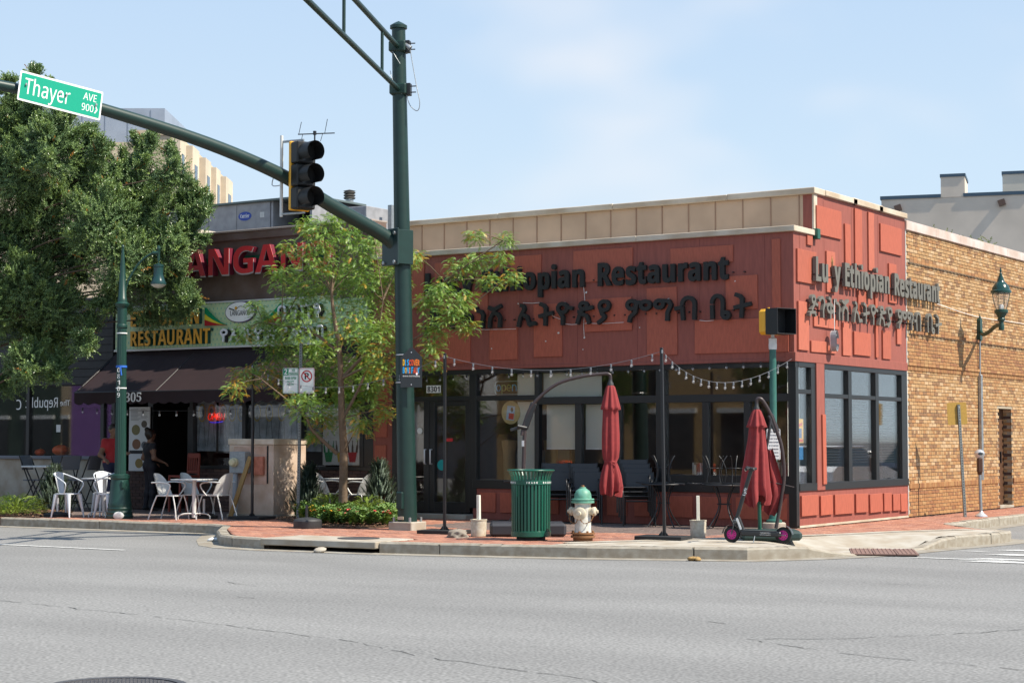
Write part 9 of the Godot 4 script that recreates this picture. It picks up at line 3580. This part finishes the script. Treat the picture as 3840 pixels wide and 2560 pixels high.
func people() -> void:
	var J := {"hip": Vector3(0, 0.93, 0), "chest": Vector3(0, 1.24, 0.0), "neck": Vector3(0, 1.41, 0.0), "head": Vector3(0.01, 1.55, 0.02), "look": Vector3(0.25, -0.1, 0.96).normalized(), "sl": Vector3(0.16, 1.34, 0), "sr": Vector3(-0.16, 1.34, 0), "el": Vector3(0.23, 1.08, -0.03), "er": Vector3(-0.24, 1.08, -0.02), "wl": Vector3(0.20, 0.98, 0.19), "wr": Vector3(-0.22, 1.0, 0.18), "hl": Vector3(0.085, 0.90, 0), "hr": Vector3(-0.085, 0.90, 0), "kl": Vector3(0.09, 0.50, 0.02), "kr": Vector3(-0.08, 0.50, 0.03), "al": Vector3(0.10, 0.09, -0.04), "ar": Vector3(-0.08, 0.09, 0.02)}
	figure("person seen from behind in the dark doorway, black top and trousers, hair pinned up", Vector3(-14.05, 0.0, 0.62), PI - 0.35, 1.0, J, Color(0.010, 0.010, 0.014), Color(0.014, 0.015, 0.022), Color(0.22, 0.115, 0.07), Color(0.012, 0.008, 0.006), 0.42, true)
	var K := J.duplicate()
	K["el"] = Vector3(0.22, 1.10, 0.06)
	K["wl"] = Vector3(0.17, 1.12, 0.28)
	K["look"] = Vector3(0.0, -0.05, 1.0).normalized()
	figure("person in a red shirt and dark shorts, mostly hidden behind the street lamp post", Vector3(-14.62, 0.0, 1.1), PI / 2 - 0.4, 1.06, K, Color(0.42, 0.02, 0.025), Color(0.02, 0.025, 0.07), Color(0.24, 0.13, 0.08), Color(0.02, 0.013, 0.01), 0.55, false)

# ---------- small things on the ground ----------
func litter() -> void:
	var t := thing("manhole_cover", "round iron manhole cover in the road at the bottom of the view", "manhole cover", Vector3(3.72, -0.16, 18.95))
	var b := B.new()
	b.lathe([Vector2(0.41, 0.001), Vector2(0.41, 0.014), Vector2(0.46, 0.016), Vector2(0.47, 0.002)], 48)
	P("ring", b, M.iron, t)
	b = B.new()
	b.lathe([Vector2(0.0, 0.008), Vector2(0.40, 0.008), Vector2(0.40, 0.0)], 48)
	P("lid", b, M.iron, t)
	b = B.new()
	for i in 21:
		for j in 21:
			var p := Vector2((i - 10) * 0.036, (j - 10) * 0.036)
			if p.length() < 0.375:
				b.box(Vector3(p.x, 0.011, p.y), Vector3(0.02, 0.008, 0.02), Basis(Vector3.UP, 0.785), 0.002)
	P("raised_studs", b, M.iron, t)
	rng.seed = 88
	var names := ["white scrap of paper in the gutter left of the storm drain", "pale stone at the storm drain slot", "brown leaf scraps at the kerb left of the scooter", "orange leaf on the open road", "dark pebble low on the open road", "tan scrap low right on the road"]
	var spots := [[-7.4, 5.98, 0.07, M.white], [-4.1, 7.3, 0.10, M.concrete], [1.2, 5.9, 0.07, M.wood], [6.4, 7.0, 0.04, M.gold], [8.6, 14.9, 0.035, M.ink], [9.4, 15.6, 0.04, M.wood]]
	for i in 6:
		var w := thing(["paper_scrap", "pebble", "leaf_litter", "fallen_leaf", "pebble", "leaf_litter"][i], names[i], ["litter", "stone", "litter", "leaf", "stone", "litter"][i], Vector3(spots[i][0], -0.155, spots[i][1]))
		b = B.new()
		for k in (4 if i in [0, 2] else 1):
			var o := Vector3(rf(-0.06, 0.06), 0, rf(-0.06, 0.06)) * (1.0 if i in [0, 2] else 0.0)
			b.ell(o + Vector3(0, spots[i][2] * 0.35, 0), Vector3(spots[i][2], spots[i][2] * 0.4, spots[i][2] * 0.7), 8, 5, Basis.from_euler(Vector3(0.2, k * 1.3 + i, 0.15)))
		P("scrap", b, spots[i][3], w)
